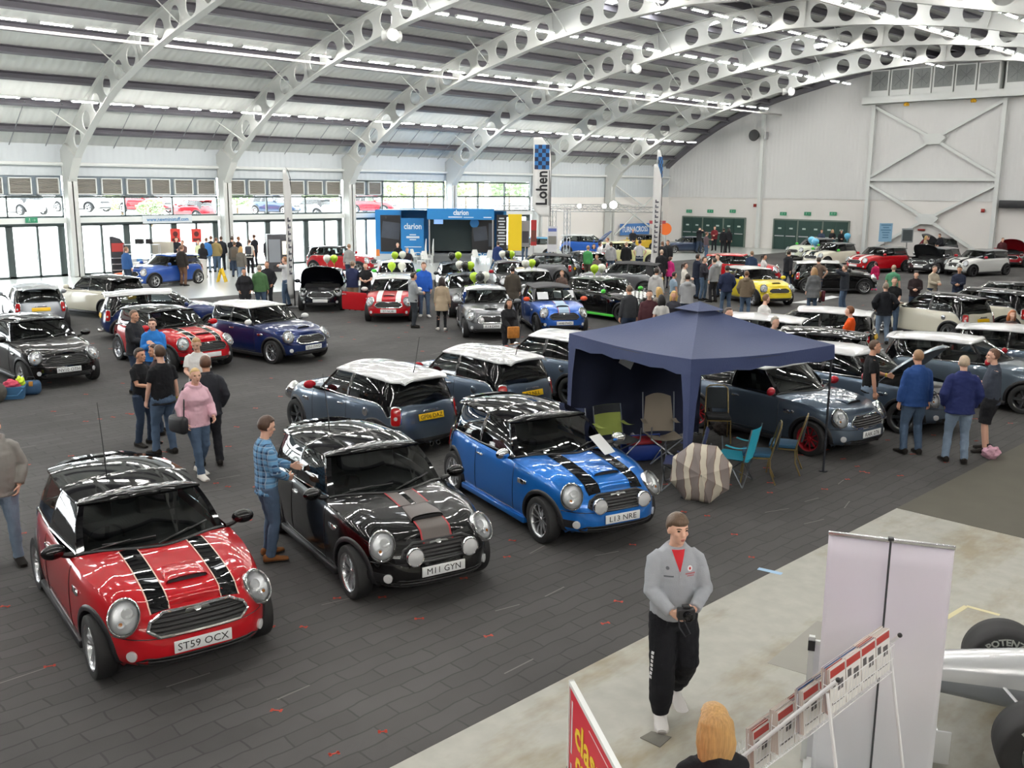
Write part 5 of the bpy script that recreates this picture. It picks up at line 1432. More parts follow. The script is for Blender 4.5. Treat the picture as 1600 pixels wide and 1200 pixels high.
# ================================================================ THINGS BETWEEN THE CARS
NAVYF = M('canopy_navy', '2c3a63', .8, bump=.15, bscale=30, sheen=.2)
def CW(x, y): return Vector(((x-y)*R2, (x+y)*R2, 0))     # viewer frame (right, away) -> hall floor
def crumple(c, rx, ry, rz_, amp=.35, f=3.2):
    g = ball((0,0,0), 1, 1, 1, 26, 18); V = []
    for v in g[0]:
        v = Vector(v); n = mnoise.noise(v*f*.6+Vector(c)) + .6*mnoise.noise(v*f*1.7+Vector(c)); v = v*(1+amp*n); V.append((c[0]+rx*v.x, c[1]+ry*v.y, c[2]+max(-rz_*.92, rz_*v.z)))
    return V, g[1]
# ---- canopy
c1, c2, c3 = CW(.95,16.1), CW(2.55,13.65), CW(5.06,15.1); c4 = c1 + c3 - c2
cen = (c1+c2+c3+c4)/4
t = thing('gazebo', 'dark blue pop-up gazebo standing over camping chairs between the cars', 'gazebo', (cen.x, cen.y, .0125), 0)
cs = [c - cen for c in (c1, c2, c3, c4)]; ZV, ZT, AP = 1.83, 2.07, 2.63
def roofq(i, n=10):
    a, b = cs[i], cs[(i+1) % 4]; V = []; F = []
    for r in range(n+1):
        k = r/n
        for j in range(n+1):
            e = a.lerp(b, j/n); sag = -.05*math.sin(PI*j/n)*k
            z = AP + (ZT-AP)*(k**.92) - .07*math.sin(PI*k)*(1 - .55*abs(2*j/n-1)**2) + sag
            p = e*k*(1 - .015*math.sin(PI*j/n)*k); V.append((p.x, p.y, z))
    for r in range(n):
        for j in range(n):
            q = (r*(n+1)+j, (r+1)*(n+1)+j, (r+1)*(n+1)+j+1, r*(n+1)+j+1); F.append(q)
    m = len(V)
    for j in range(n+1):
        x, y, z = V[n*(n+1)+j]; V.append((x*1.008, y*1.008, ZV + .02*math.sin(j*2.6+i)))
    for j in range(n): F.append((n*(n+1)+j, m+j, m+j+1, n*(n+1)+j+1))
    return V, F
g = join(*[roofq(i) for i in range(4)])
cap = []
for i in range(4):
    a, b = cs[i]*.19, cs[(i+1) % 4]*.19; cap.append(([(0,0,AP+.05),(a.x,a.y,AP-.075),(b.x,b.y,AP-.075)], [(0,1,2)]))
o = obj('roof_canopy', g, NAVYF, t, 50); obj('vent_cap', join(*cap), NAVYF, t, 0)
LEGM = M('canopy_leg', '23262e', .5)
for i, c in enumerate(cs):
    lg_ = obj('leg', join(tube([(c.x*.985,c.y*.985,0),(c.x*.985,c.y*.985,ZT-.03)], .019, 8), box(c.x*.985-.05,c.x*.985+.05,c.y*.985-.05,c.y*.985+.05,0,.012)), LEGM, t)
    if i in (0, 1):                                       # fabric corner drapes tied round the legs
        a = (cs[(i+1) % 4]-c).normalized(); b = (cs[(i-1) % 4]-c).normalized(); c0 = c*1.004
        L = []
        for z, w in ((ZV+.02,.20),(1.4,.13),(.7,.085),(.05,.075)): L.append([(c0.x+a.x*w, c0.y+a.y*w, z), (c0.x, c0.y, z), (c0.x+b.x*w, c0.y+b.y*w, z)])
        V = [p for l in L for p in l]; F = []
        for k in range(3):
            for j in range(2): F.append((k*3+j, k*3+j+1, (k+1)*3+j+1, (k+1)*3+j))
        obj('corner_drape', (V, F), NAVYF, lg_, 0)
# truss bars under the roof and the dark side wall
obj('roof_frame', join(*[tube([(cs[i].x*.98, cs[i].y*.98, ZT-.08), (cs[(i+1) % 4].x*.98, cs[(i+1) % 4].y*.98, ZT-.08)], .012, 6) for i in range(4)], *[tube([(c.x*.98,c.y*.98,ZT-.06),(0,0,AP-.1)], .012, 6) for c in cs]), LEGM, t)
def wallp(u, v):
    p = cs[0].lerp(cs[3], u); n = Vector((-(cs[3]-cs[0]).y, (cs[3]-cs[0]).x, 0)).normalized(); w = .025*math.sin(u*23)*(1-.5*v); p = p*.985+n*w
    return (p.x, p.y, .04 + (ZV+.1)*v)
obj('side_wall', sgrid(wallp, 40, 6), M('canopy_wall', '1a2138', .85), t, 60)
p = cs[0].lerp(cs[3], .42)*.965
PAPER = M('paper', 'd8dadb', .8)
tag(obj('paper_sheet', mv(xf(box(-.15,.15,-.002,.002,-.21,.21), Matrix.Rotation(math.atan2((cs[3]-cs[0]).y, (cs[3]-cs[0]).x), 4, 'Z') @ Matrix.Rotation(.5, 4, 'Y')), cen.x+p.x, cen.y+p.y, 1.62), PAPER), 'sheet of paper hanging aslant on the dark wall inside the blue gazebo', 'paper')
# ---- camping chairs
TUBE = M('chair_tube', '8b9096', .3, .8); TUBED = M('chair_tube_dark', '4a4c50', .4, .6)
def camp_chair(label, px, py, face, fab, fab2=None, tube_m=TUBE, tall=1.0, mesh_top=False):
    t = thing('camping_chair', label, 'chair', G(px, py, .0125), A(face), 'folding camping chairs by the gazebo')
    w, d = .27, .25
    leg = join(tube([(-d,-w,0),(d,w,.43)], .011, 6), tube([(-d,w,0),(d,-w,.43)], .011, 6), tube([(d,-w,0),(-d,w,.43)], .011, 6), tube([(d,w,0),(-d,-w,.43)], .011, 6), tube([(d,-w,0),(d,w,.42)], .011, 6), tube([(d,w,0),(d,-w,.42)], .011, 6), tube([(-d,-w,0),(-d,w,.42)], .011, 6), tube([(-d,w,0),(-d,-w,.42)], .011, 6))
    up = join(*[tube([(-d,sg*w,.40),(-d-.10,sg*w,.92*tall)], .011, 6) for sg in (1,-1)], *[tube([(d,sg*w,.40),(d+.02,sg*w,.63)], .011, 6) for sg in (1,-1)])
    obj('frame', join(leg, up), tube_m, t)
    def seat(u, v): return (-d + 2*d*u, -w + 2*w*v, .43 - .07*math.sin(PI*v)*(1.2-u*.6))
    obj('seat', sgrid(seat, 6, 9), fab2 or fab, t, 60)
    def back(u, v):
        z = .42 + (.50*tall)*u; z += .05*math.sin(PI*v)*u**3*(tall > 1)
        return (-d-.10*u - .05*math.sin(PI*v), (-w + 2*w*v)*(1-.18*u*(tall > 1)), z)
    bk = obj('backrest', sgrid(back, 8, 9), fab, t, 60)
    if mesh_top: obj('head_panel', sgrid(lambda u, v: tuple(Vector(back(.72+.28*u, v))+Vector((.004,0,0))), 4, 9), M('dark_mesh', '2c2f33', .9), bk, 60)
    for sg in (1,-1): obj('armrest', sgrid(lambda u, v: (-d-.05+.34*u, sg*w-.04+.08*v, .64-.03*math.sin(PI*u)), 6, 3), fab, t, 60)
    return t
camp_chair('green camping chair with dark mesh top standing inside the blue gazebo', 964, 724, -62, M('fabric_olive_green','8d9a4a',.85), M('fabric_dark','2a2d30',.9), mesh_top=True)
camp_chair('large taupe padded camping chair inside the blue gazebo', 1034, 718, -82, M('fabric_taupe','8a8072',.85), tall=1.18)
camp_chair('dark camping chair whose back shows above the roof of the bright blue car', 895, 733, -80, M('fabric_navy','2a3450',.85))
camp_chair('bright turquoise camping chair beside the open umbrella', 1143, 752, 150, M('fabric_turquoise','2fb4cf',.8))
camp_chair('navy camping chair half hidden behind the open umbrella', 1062, 762, 165, M('fabric_navy2','38406a',.85))
# ---- banquet chairs
BRASS = M('brass_tube', 'a18d5f', .3, .8); SEATB = M('seat_petrol_blue', '2b5674', .85, bump=.2, bscale=150)
def banquet(label, px, py, face, seatm=SEATB):
    t = thing('banquet_chair', label, 'chair', G(px, py, .0125), A(face), 'stacking banquet chairs by the gazebo')
    obj('seat', rbox(-.22,.22,-.21,.21,.42,.485,.028), seatm, t)
    obj('backrest', xf(loft([[(-.016+.0*z, w*math.cos(a)*.19 if 0 else y_*w, z) for y_ in (1,)] for z in (0,)]) if 0 else rbox(-.02,.02,-.185,.185,.52,.90,.018), Matrix.Translation((-.21,0,.05)) @ Matrix.Rotation(-.14, 4, 'Y') @ Matrix.Translation((0,0,-.03))), M('chair_back_dark','2c3236',.85), t)
    fr = [(-.19,.205,.40),(-.23,.205,.55),(-.325,.19,.90),(-.34,.13,.945),(-.345,0,.955),(-.34,-.13,.945),(-.325,-.19,.90),(-.23,-.205,.55),(-.19,-.205,.40)]
    obj('back_frame', tube(fr, .0125, 8), BRASS, t)
    obj('seat_frame', join(bar((-.2,-.2,.41),(.21,-.2,.41),.022), bar((-.2,.2,.41),(.21,.2,.41),.022), bar((.2,-.2,.41),(.2,.2,.41),.022), bar((-.2,-.2,.41),(-.2,.2,.41),.022)), BRASS, t)
    for sx in (1,-1):
        for sy in (1,-1): obj('leg', tube([(.19*sx,.2*sy,.41),(.205*sx,.205*sy,.2),((.23 if sx > 0 else .29)*sx,.215*sy,0)], .0125, 8), BRASS, t)
    return t
banquet('brass-framed banquet chair with petrol seat, next to the turquoise chair', 1180, 750, 168)
banquet('brass-framed banquet chair with petrol seat, next to the red car wheel', 1222, 735, 160)
banquet('black-seated banquet chair in the shade under the gazebo', 1120, 688, -95, M('seat_black','16181c',.85))
# ---- open umbrella lying on its side
def umbrella():
    p = G(1093, 786, .0125); t = thing('umbrella', 'open taupe and cream striped umbrella lying on its side before the gazebo', 'umbrella', (p.x, p.y, .45), A(-100))
    R = .46; V8 = 8
    MM = Matrix.Rotation(-.10, 4, 'Y') @ Matrix.Rotation(.3, 4, 'X')
    def pt(a, k, bow=0.0):                                # dome opening away, apex towards +x
        kk = k; x = .20*math.cos(kk*1.35) - .03*bow; r = R*math.sin(kk*PI/2*.98)
        return MM @ Vector((x-.10, r*math.cos(a)*(1-.09*bow), r*math.sin(a)*(1-.09*bow)))
    um = M('umbrella_print','7d726e',.6); nt = um.node_tree
    tc = nt.nodes.new('ShaderNodeTexCoord'); sx = nt.nodes.new('ShaderNodeSeparateXYZ'); nz = node(nt, 'ShaderNodeTexNoise', Scale=3.0); mm = node(nt, 'ShaderNodeMath', operation='MULTIPLY_ADD'); mm.inputs[1].default_value = .16
    w_ = node(nt, 'ShaderNodeMath', operation='PINGPONG'); w_.inputs[1].default_value = .105; cr = nt.nodes.new('ShaderNodeValToRGB'); dv = node(nt, 'ShaderNodeMath', operation='DIVIDE'); dv.inputs[1].default_value = .105; e = cr.color_ramp.elements; cr.color_ramp.interpolation = 'CONSTANT'
    e[0].position = 0; e[0].color = (*hexc('8d827e'), 1); e[1].position = .52; e[1].color = (*hexc('7a5a4a'), 1); k_ = e.new(.60); k_.color = (*hexc('d6cdbb'), 1)
    L_ = nt.links.new; L_(tc.outputs['Object'], sx.inputs[0]); L_(tc.outputs['Object'], nz.inputs['Vector']); L_(nz.outputs['Fac'], mm.inputs[0]); L_(sx.outputs['Y'], mm.inputs[2]); L_(mm.outputs[0], w_.inputs[0]); L_(w_.outputs[0], dv.inputs[0]); L_(dv.outputs[0], cr.inputs['Fac']); L_(cr.outputs[0], nt.nodes['Principled BSDF'].inputs['Base Color'])
    mats = [um]
    for s in range(V8):
        V = []; F = []; n = 6; m = 8
        for i in range(n+1):
            for j in range(m+1):
                V.append(tuple(pt(2*PI*(s+j/m)/V8, i/n, math.sin(PI*j/m)*(i/n))))
        for i in range(n):
            for j in range(m): F.append((i*(m+1)+j, (i+1)*(m+1)+j, (i+1)*(m+1)+j+1, i*(m+1)+j+1))
        obj('panel', (V, F), um, t, 60)
    obj('ribs', join(*[tube([pt(2*PI*s/V8, k)*1.0+Vector((-.008,0,0)) for k in (0,.3,.6,1)], .004, 5) for s in range(V8)]), TUBED, t)
    a0, a1 = MM @ Vector((.20,0,0)), MM @ Vector((-.72,0,0)); obj('shaft', tube([a0, a1], .007, 8), TUBED, t)
    obj('handle', tube([a1, a1+Vector((-.08,0,0)), a1+Vector((-.12,.03,-.02)), a1+Vector((-.08,.06,-.04))], .013, 8), BLACKP, t); obj('tip', tube([a0, MM @ Vector((.23,0,0))], .006, 6), TUBED, t)
    return t
umbrella()
# ---- cool box
p = G(1000, 716, .0125); t = thing('cool_box', 'blue cool box with red lid under the gazebo', 'cool box', p, A(-75))
obj('tub', rbox(-.2,.2,-.30,.30,0,.28,.05), M('box_blue','1c3a8c',.5), t); obj('lid', rbox(-.21,.21,-.31,.31,.28,.35,.04), M('box_red','a8323a',.5), t); obj('handle', tube([(0,-.32,.15),(0,-.34,.4),(0,.34,.4),(0,.32,.15)], .012, 6), M('box_blue','1c3a8c',.5), t)
p = G(990, 700, .0125); tag(obj('carrier_bag', mv(crumple((0,0,.12), .13,.15,.13), p.x, p.y, p.z), M('bag_white','a9aaac',.7, bump=.8, bscale=14), None, 60), 'crumpled white carrier bag beside the blue cool box', 'bag')
p = G(1131, 678, .0125); tag(obj('coat_pile', mv(crumple((0,0,.13), .17,.22,.14), p.x, p.y, p.z), M('fur_brown','2e2724',.95, bump=1., bscale=40), None, 60), 'dark brown coat heaped behind the black chair in the gazebo', 'coat')
# ---- roller banner, its neighbours, leaflet rack
b0, b1 = CW(2.27,6.60), CW(3.05,6.33); d = (b1-b0); W = d.length; ang = math.atan2(d.y, d.x); ZB = 2.06
t = thing('roller_banner', 'tall white roller banner seen from behind, with its centre pole', 'banner', ((b0+b1)/2).to_tuple()[:2]+(.011,), ang)
def ban(u, v): return (-W/2+W*u, .004*math.sin(u*9+v*3)*4*math.sin(PI*v), .09+(ZB-.11)*v)
def banmat():
    m = M('banner_fabric', 'dcd6e4', .6); nt = m.node_tree; b = nt.nodes['Principled BSDF']
    tl = node(nt, 'ShaderNodeBsdfTranslucent'); ms = nt.nodes.new('ShaderNodeMixShader'); ms.inputs['Fac'].default_value = .45; ou = nt.nodes['Material Output']
    nt.links.new(b.outputs[0], ms.inputs[1]); nt.links.new(tl.outputs[0], ms.inputs[2]); nt.links.new(ms.outputs[0], ou.inputs['Surface'])
    tc = nt.nodes.new('ShaderNodeTexCoord'); sx = nt.nodes.new('ShaderNodeSeparateXYZ'); cr = nt.nodes.new('ShaderNodeValToRGB'); nz = node(nt, 'ShaderNodeTexNoise', Scale=2.5)
    ad = nt.nodes.new('ShaderNodeMath'); ad.operation = 'MULTIPLY_ADD'; ad.inputs[1].default_value = .35; nt.links.new(tc.outputs['Object'], sx.inputs[0]); nt.links.new(tc.outputs['Object'], nz.inputs['Vector'])
    mp = nt.nodes.new('ShaderNodeMapRange'); mp.inputs['From Max'].default_value = 2.0; nt.links.new(sx.outputs['Z'], mp.inputs['Value']); nt.links.new(nz.outputs['Fac'], ad.inputs[0]); nt.links.new(mp.outputs[0], ad.inputs[2])
    e = cr.color_ramp.elements; e[0].position = .3; e[0].color = (*hexc('eceef2'), 1); e[1].position = .95; e[1].color = (*hexc('ede8f0'), 1)
    k = e.new(.72); k.color = (*hexc('edebee'), 1)
    nt.links.new(ad.outputs[0], cr.inputs['Fac']); nt.links.new(cr.outputs[0], b.inputs['Base Color']); nt.links.new(cr.outputs[0], tl.inputs['Color']); return m
f = obj('fabric', sgrid(ban, 24, 12), banmat(), t, 80)
md = f.modifiers.new('thickness', 'SOLIDIFY'); md.thickness = .002
obj('top_rail', rbox(-W/2-.005,W/2+.005,-.012,.012,ZB-.03,ZB,.006), ALLOY, t); obj('pole', tube([(0,-.03,.05),(0,-.03,ZB-.005)], .0075, 8), TUBED, t); obj('pole_hook', rbox(-.02,.02,-.04,.0,ZB-.01,ZB+.012,.004), BLACKP, t); obj('base', rbox(-W/2-.01,W/2+.01,-.11,.08,0,.09,.02), ALLOY, t)
fr0, fr1 = CW(2.34,7.0), CW(3.16,6.72); d = fr1-fr0; W2 = d.length
t = thing('display_stand', 'white display frame standing just beyond the roller banner', 'display stand', ((fr0+fr1)/2).to_tuple()[:2]+(.011,), math.atan2(d.y, d.x))
obj('panel', box(-W2/2+.01,W2/2-.01,-.01,.01,.04,1.0), M('panel_white','dfe0e4',.5), t, 0)
obj('frame', join(*[box(sx*W2/2-.022,sx*W2/2+.022,-.02,.02,0,1.06) for sx in (1,-1)], box(-W2/2,W2/2,-.015,.015,1.0,1.03), box(-W2/2,W2/2,-.25,.25,0,.02)), WHITEP, t, 0)
obj('clip', join(*[box(sx*W2/2-.026,sx*W2/2+.026,-.03,.03,.95,1.03) for sx in (1,-1)]), BLACKP, t, 0)
# rack
r0, r1 = CW(1.97,5.52), CW(2.57,6.12); d = (r1-r0); L4 = d.length; ang = math.atan2(d.y, d.x)
ZR = [1.24, 1.03, .82, .61, .40, .19]; OX = .165
t = thing('leaflet_rack', 'white wire magazine rack with stepped baskets in front of the roller banner', 'rack', (r0.x, r0.y, .011), ang)
WIRE = M('wire_white', 'e8e8ea', .35)
wires, magz = [], []
for k, z in enumerate(ZR):
    y = OX*k; dp = .075
    for zz in (0, .10, .20):
        wires.append(tube([(0,y-dp/2,z+zz),(L4,y-dp/2,z+zz)], .0028, 5)); wires.append(tube([(0,y+dp/2,z+zz),(L4,y+dp/2,z+zz)], .0028, 5))
    for j in range(21):
        x = L4*j/20; wires.append(tube([(x,y-dp/2,z+.20),(x,y-dp/2,z),(x,y+dp/2,z),(x,y+dp/2,z+.28)], .0022, 4))
    for x in (0, L4): wires.append(tube([(x,y-dp/2,z+.2),(x,y+dp/2,z+.2)], .0028, 5))
obj('baskets', join(*wires), WIRE, t)
obj('side_rail', join(*[tube([(x,-.06,ZR[0]+.27),(x,OX*5+.06,ZR[5]+.1),(x,OX*5+.10,0)], .013, 8) for x in (-.012, L4+.012)]), WIRE, t)
obj('back_leg', join(*[tube([(x,.0,ZR[0]+.16),(x,-.28,0)], .011, 8) for x in (-.012, L4+.012)], tube([(-.012,-.24,.15),(L4+.012,-.24,.15)], .009, 6)), WIRE, t)
obj('rail_cap', join(*[ball((x,-.062,ZR[0]+.272), .017,.017,.017, 10, 6) for x in (-.012, L4+.012)]), BLACKP, t)
MGC = [M('mag_cover_white','dedbd8',.4), M('mag_cover_red','a8322c',.4), M('mag_cover_blue','2c5a92',.4), M('mag_cover_purple','5b4a7c',.4)]; MGP = M('mag_pages', 'c3b3aa', .8); MGD = M('mag_print','5a5658',.6)
rg = random.Random(11); Mrack = Matrix.Translation((r0.x, r0.y, .011)) @ Matrix.Rotation(ang, 4, 'Z')
magme = {}
tier = ['top', 'second', 'third', 'fourth', 'fifth', 'lowest']; slot = ['nearest the blonde woman', 'second along', 'third along', 'furthest along']
for k, z in enumerate(ZR[:4]):
    for s_ in range(4):
        for q in range(5):
            ci = 0 if q in (0, 4) else rg.choice((0,0,0,1,2,3)); x = L4*(s_+.5)/4; y = OX*k+.028-q*.0115
            key = (ci, q == 0)
            if key not in magme:
                parts = [(box(-.100,.100,-.0054,.0054,0,.290), MGP), (box(-.102,.102,.0054,.006,0,.293), MGC[ci]), (box(-.102,.102,-.006,-.0054,0,.293), MGC[ci])]
                if ci == 0:
                    for ya, yb in ((.006,.0064),(-.0064,-.006)): parts += [(box(-.095,.095,ya,yb,.23,.28), MGC[1]), (box(-.08,-.03,ya,yb,.16,.21), MGD), (box(.0,.07,ya,yb,.12,.19), MGD), (box(-.08,.08,ya,yb,.05,.065), MGD)]
                o = multi('magazine', parts, None, 0); magme[key] = o.data
            else: o = link('magazine', magme[key])
            o.matrix_world = Mrack @ Matrix.Translation((x, y, z+.006+rg.uniform(0,.012))) @ Matrix.Rotation(-.10, 4, 'X')
            tag(o, '%s magazine in the %s basket of the wire rack, stack %s' % (['white', 'red', 'blue', 'purple'][ci], tier[k], slot[s_]), 'magazine', 'magazines in the %s basket, stack %s' % (tier[k], slot[s_]))
# ---- red panel in the foreground
s0, s1 = CW(.335,4.72), CW(.565,3.62); d = s1-s0; W = d.length; ang = math.atan2(d.y, d.x)
t = thing('sign_panel', 'red panel with yellow lettering rising from the bottom edge of the view', 'sign', (s0.x, s0.y, .011), ang)
obj('panel', box(0,W,-.012,.0,.3,1.87), M('sign_red','cf2337',.45), t, 0)
obj('frame', join(box(-.008,W+.008,-.02,.008,1.87,1.895), box(-.012,0,-.02,.008,0,1.895), box(W,W+.012,-.02,.008,0,1.895), box(-.1,W+.1,-.2,.2,0,.02)), WHITEP, t, 0)
YT = M('sign_yellow','f0d02a',.45)
def sgn_text(s, x, z, size, m, nm='lettering', ww=None):
    obj(nm, plane_to(textgeo(s, size, ww, .001, .004), (x, -.014, z), (1,0,0), (0,0,1)), m, t, 0)
ZF = -1
sgn_text('classic', .42, 1.68, .22, YT, ww=.62); sgn_text('car', .27, 1.50, .22, YT, ww=.28); sgn_text('mart', .62, 1.48, .22, WHITEP, ww=.36)
sgn_text('CLASSIC', .44, 1.26, .18, YT, ww=.66); sgn_text('CARS', .33, 1.08, .18, YT, ww=.42)
obj('rule', join(box(.03,.05,-.014,-.012,1.50,1.80), box(.03,.05,-.014,-.012,.6,1.44), box(.1,.9,-.014,-.012,1.37,1.376), box(.35,1.0,-.014,-.012,1.81,1.815)), WHITEP, t, 0)
p = G(924, 1250, .011)
p = CW(.56, 6.15); t = thing('stool', 'small dark stool half hidden behind the red panel', 'stool', (p.x, p.y, .011), A(-60))
obj('seat', rbox(-.12,.12,-.12,.12,.40,.46,.02), BLACKP, t)
for sx in (1,-1):
    for sy in (1,-1): obj('leg', tube([(.09*sx,.09*sy,.40),(.12*sx,.12*sy,0)], .009, 6), STEEL, t)
# ---- floor furniture
q = [G(*v, .0105) for v in ((1000,1153),(1018,1143),(1049,1152),(1031,1168))]
cc = sum(q, Vector())/4
o = struct('trim_drain_cover', prism([(v.x, v.y) for v in q], lambda a, b: (a, b, .010), lambda a, b: (a, b, .016)), concrete('drain_cover', '7d7b72', '5d5b54', .8))
q = [G(*v, .0105) for v in ((1199,1036),(1277,970),(1340,985),(1330,1075))]
struct('trim_floor_patch', prism([(v.x, v.y) for v in q], lambda a, b: (a, b, .0085), lambda a, b: (a, b, .0125)), M('patched_concrete', '918f87', .6, var=.08, vscale=4))
TAPE = M('tape_yellow', 'd3cba0', .6)
def tape(pts, w, z=.0107):
    P = [G(*v, z) for v in pts]; return join(*[bar(a, b, w, .002) for a, b in zip(P, P[1:])])
tag(obj('floor_tape', tape([(1478,966),(1510,947),(1562,961)], .055), TAPE, None, 0), 'pale yellow floor tape corner beyond the racing car wheel', 'tape')
p = G(1205, 893, .0107); tag(obj('paper_scrap', mv(rz(box(-.16,.13,-.04,.04,0,.002), .2), p.x, p.y, p.z), M('scrap_blue','9fc0dd',.7), None, 0), 'small pale blue strip of paper on the edge of the carpet', 'paper')
q = [G(*v, .014) for v in ((1236,473),(1300,462),(1312,464),(1262,474))]
tag(obj('floor_card', prism([(v.x, v.y) for v in q], lambda a, b: (a, b, .0125), lambda a, b: (a, b, .016)), PAPER, None, 0), 'white board lying flat on the carpet before the black car with white roof', 'board')
# ---- open-wheel racing car
def racer():
    p = CW(4.22, 7.36); t = thing('racing_car', 'silver open-wheel racing car cut by the right edge, behind the banner', 'racing car', (p.x, p.y, .011), A(164))
    SI = paint('racing_silver', 'c9cbcd', .45)
    secs = []
    for x, w, z0, z1 in ((1.30,.045,.40,.47),(1.25,.085,.37,.51),(1.0,.12,.36,.58),(.6,.16,.34,.66),(.1,.21,.30,.74),(-.5,.27,.24,.80),(-1.1,.34,.15,.86),(-1.9,.42,.12,.9),(-2.6,.40,.12,.95),(-3.4,.2,.2,.6)):
        secs.append([(x, w*math.copysign(abs(math.cos(a))**.6, math.cos(a)), (z0+z1)/2+(z1-z0)/2*math.copysign(abs(math.sin(a))**.6, math.sin(a))) for a in np.linspace(0, 2*PI, 20, endpoint=False)])
    obj('monocoque', flip(loft(secs)), SI, t, 50)
    obj('underside_stripe', flip(loft([[(x, y*1.003, min(z, zc)) for x, y, z in L] for L, zc in zip(secs[2:7], (.46,.49,.52,.54,.55))])), M('racer_grey','84888d',.4,.3,coat=.5), t, 50)
    wing = []
    for sg in (1,-1):
        wing.append(loft([[(1.22,sg*.05,.20),(.95,sg*.05,.23),(.95,sg*.05,.245),(1.22,sg*.05,.215)],[(1.12,sg*.68,.10),(.80,sg*.68,.13),(.80,sg*.68,.145),(1.12,sg*.68,.115)]]))
        wing.append(loft([[(.93,sg*.16,.30),(.76,sg*.16,.36),(.76,sg*.16,.375),(.93,sg*.16,.315)],[(.88,sg*.68,.17),(.70,sg*.68,.26),(.70,sg*.68,.275),(.88,sg*.68,.185)]]))
        wing.append(box(1.0,1.05,sg*.07-.012,sg*.07+.012,.2,.45))
    fw = obj('front_wing', join(*wing), SI, t, 30)
    for sg in (1,-1): obj('endplate', join(rbox(.62,1.18,sg*.69-.012,sg*.69+.012,.06,.33,.01), box(.62,1.18,min(sg*.69,sg*.62),max(sg*.69,sg*.62),.05,.065)), SI, fw, 30)
    susp = []
    for sg in (1,-1):
        for xa, za in ((.18,.52),(-.32,.55),(.15,.32),(-.3,.30)): susp.append(tube([(xa,sg*.2,za),(0,sg*.58,.42 if za > .4 else .26)], .016, 6, flat=.5))
        susp.append(tube([(-.05,sg*.22,.62),(0,sg*.58,.28)], .014, 6))
    obj('suspension', join(*susp), SI, t, 30)
    for sg in (1,-1):
        ty = lathe([(.17,-.16),(.30,-.178),(.326,-.155),(.332,-.06),(.332,.06),(.326,.155),(.30,.178),(.17,.16)], 48, 'Y')
        w = obj('wheel', lathe([(.17,-.16),(.165,.0),(.165,.12),(.172,.163),(.182,.165),(.182,.15)], 40, 'Y'), M('wheel_dark','26272a',.4,.6), t, 40, (0, sg*.745, .332))
        obj('tyre', ty, RUBBER, w, 50)
        # brand lettering moulded in white on the sidewall
        def wrap(s, a0, side):
            out = []
            g = textgeo(s, .085, None, .0005, .003); 
            V = []
            for x, y, z in g[0]:
                r = .240+y; a = a0 - x/.24
                V.append((side*-1*r*math.cos(a)*-1 if 0 else r*math.cos(a)*(-side), side*(.176 - .05*abs(r-.25)+.0008), r*math.sin(a)))
            return V, g[1] if side > 0 else [tuple(reversed(f)) for f in g[1]]
        tw = [wrap('POTENZA', PI/2, s_) for s_ in (1, -1)]
        obj('sidewall_lettering', join(*tw), M('tyre_white','d5d8d2',.6), w, 0)
    obj('steering_arm', tube([(-.3,-.6,.36),(-.3,.6,.36)], .012, 6), SI, t)
    return t
racer()
# ---- bags by the black car at the left edge
p = G(22, 622, .0125)
t = thing('tote_bag', 'blue open bag with pink cloth spilling out at the left edge', 'bag', p, A(-70))
obj('bag', loft([[(-.14,-.2,0),(.14,-.2,0),(.14,.2,0),(-.14,.2,0)],[(-.17,-.24,.26),(.17,-.24,.26),(.17,.24,.26),(-.17,.24,.26)]]), M('bag_blue','3f6f96',.8), t, 0)
obj('pink_cloth', crumple((.04,-.02,.30), .12,.16,.10), M('cloth_pink','d8566e',.9, bump=.8, bscale=18), t, 60); obj('yellow_vest', crumple((-.05,.14,.34), .12,.09,.10), M('hi_vis','d3ec3a',.7), t, 60); obj('strap', tube([(.17,-.2,.2),(.26,-.1,.1),(.26,.1,.1),(.17,.2,.2)], .015, 6), M('bag_blue','3f6f96',.8), t)
p = G(50, 616, .0125); t = thing('holdall', 'dark blue holdall with orange tag next to the open blue bag', 'bag', p, A(-70))
obj('bag', rbox(-.15,.15,-.19,.19,0,.30,.09,3), M('bag_dark_blue','2c4c6c',.8), t); obj('tag', rbox(.10,.155,-.03,.05,.20,.30,.01), M('tag_orange','c98a35',.7), t); obj('handle', tube([(0,-.1,.28),(0,-.06,.38),(0,.06,.38),(0,.1,.28)], .012, 6), BLACKP, t)
p = G(-4, 628, .0125); tag(obj('rucksack', mv(ball((0,0,.2), .16,.2,.22, 14, 10), p.x, p.y, p.z), M('rucksack_grey','55524c',.9, bump=.5, bscale=20), None, 60), 'grey rucksack at the very left edge beside the bags', 'bag')
# ---- balloons tied on the car roofs
BAL = dict(g=M('balloon_lime','b5dd2e',.25,coat=.5), w=M('balloon_white','e9ebdc',.25,coat=.5), k=M('balloon_black','2c2e2c',.2,coat=.5), b=M('balloon_blue','6fc3e8',.3,coat=.5))
BN = dict(g='lime green', w='white', k='black', b='pale blue')
bg_ = join(lathe([(0,-.195),(.03,-.17),(.02,-.15),(.09,-.09),(.135,-.02),(.15,.05),(.135,.11),(.09,.155),(.04,.175),(0,.18)], 18), tube([(0,0,-.19),(.005,0,-.30)], .004, 4))
bme = {k: mesh('balloon', bg_, [m], None, 60) for k, m in BAL.items()}
def balloons(where, L, z=1.68, s=1.0, grp=None):
    for c, px, py in L:
        o = link('balloon', bme[c]); o.location = G(px, py, z); o.scale = (s,)*3
        same = [q for q in L if q[0] == c]
        lab = '%s balloon %s' % (BN[c], where)
        if len(same) > 1: lab += ', %s' % (['leftmost', 'second from left', 'third from left', 'fourth from left'][sorted(q[1] for q in same).index(px)])
        tag(o, lab, 'balloon', grp)
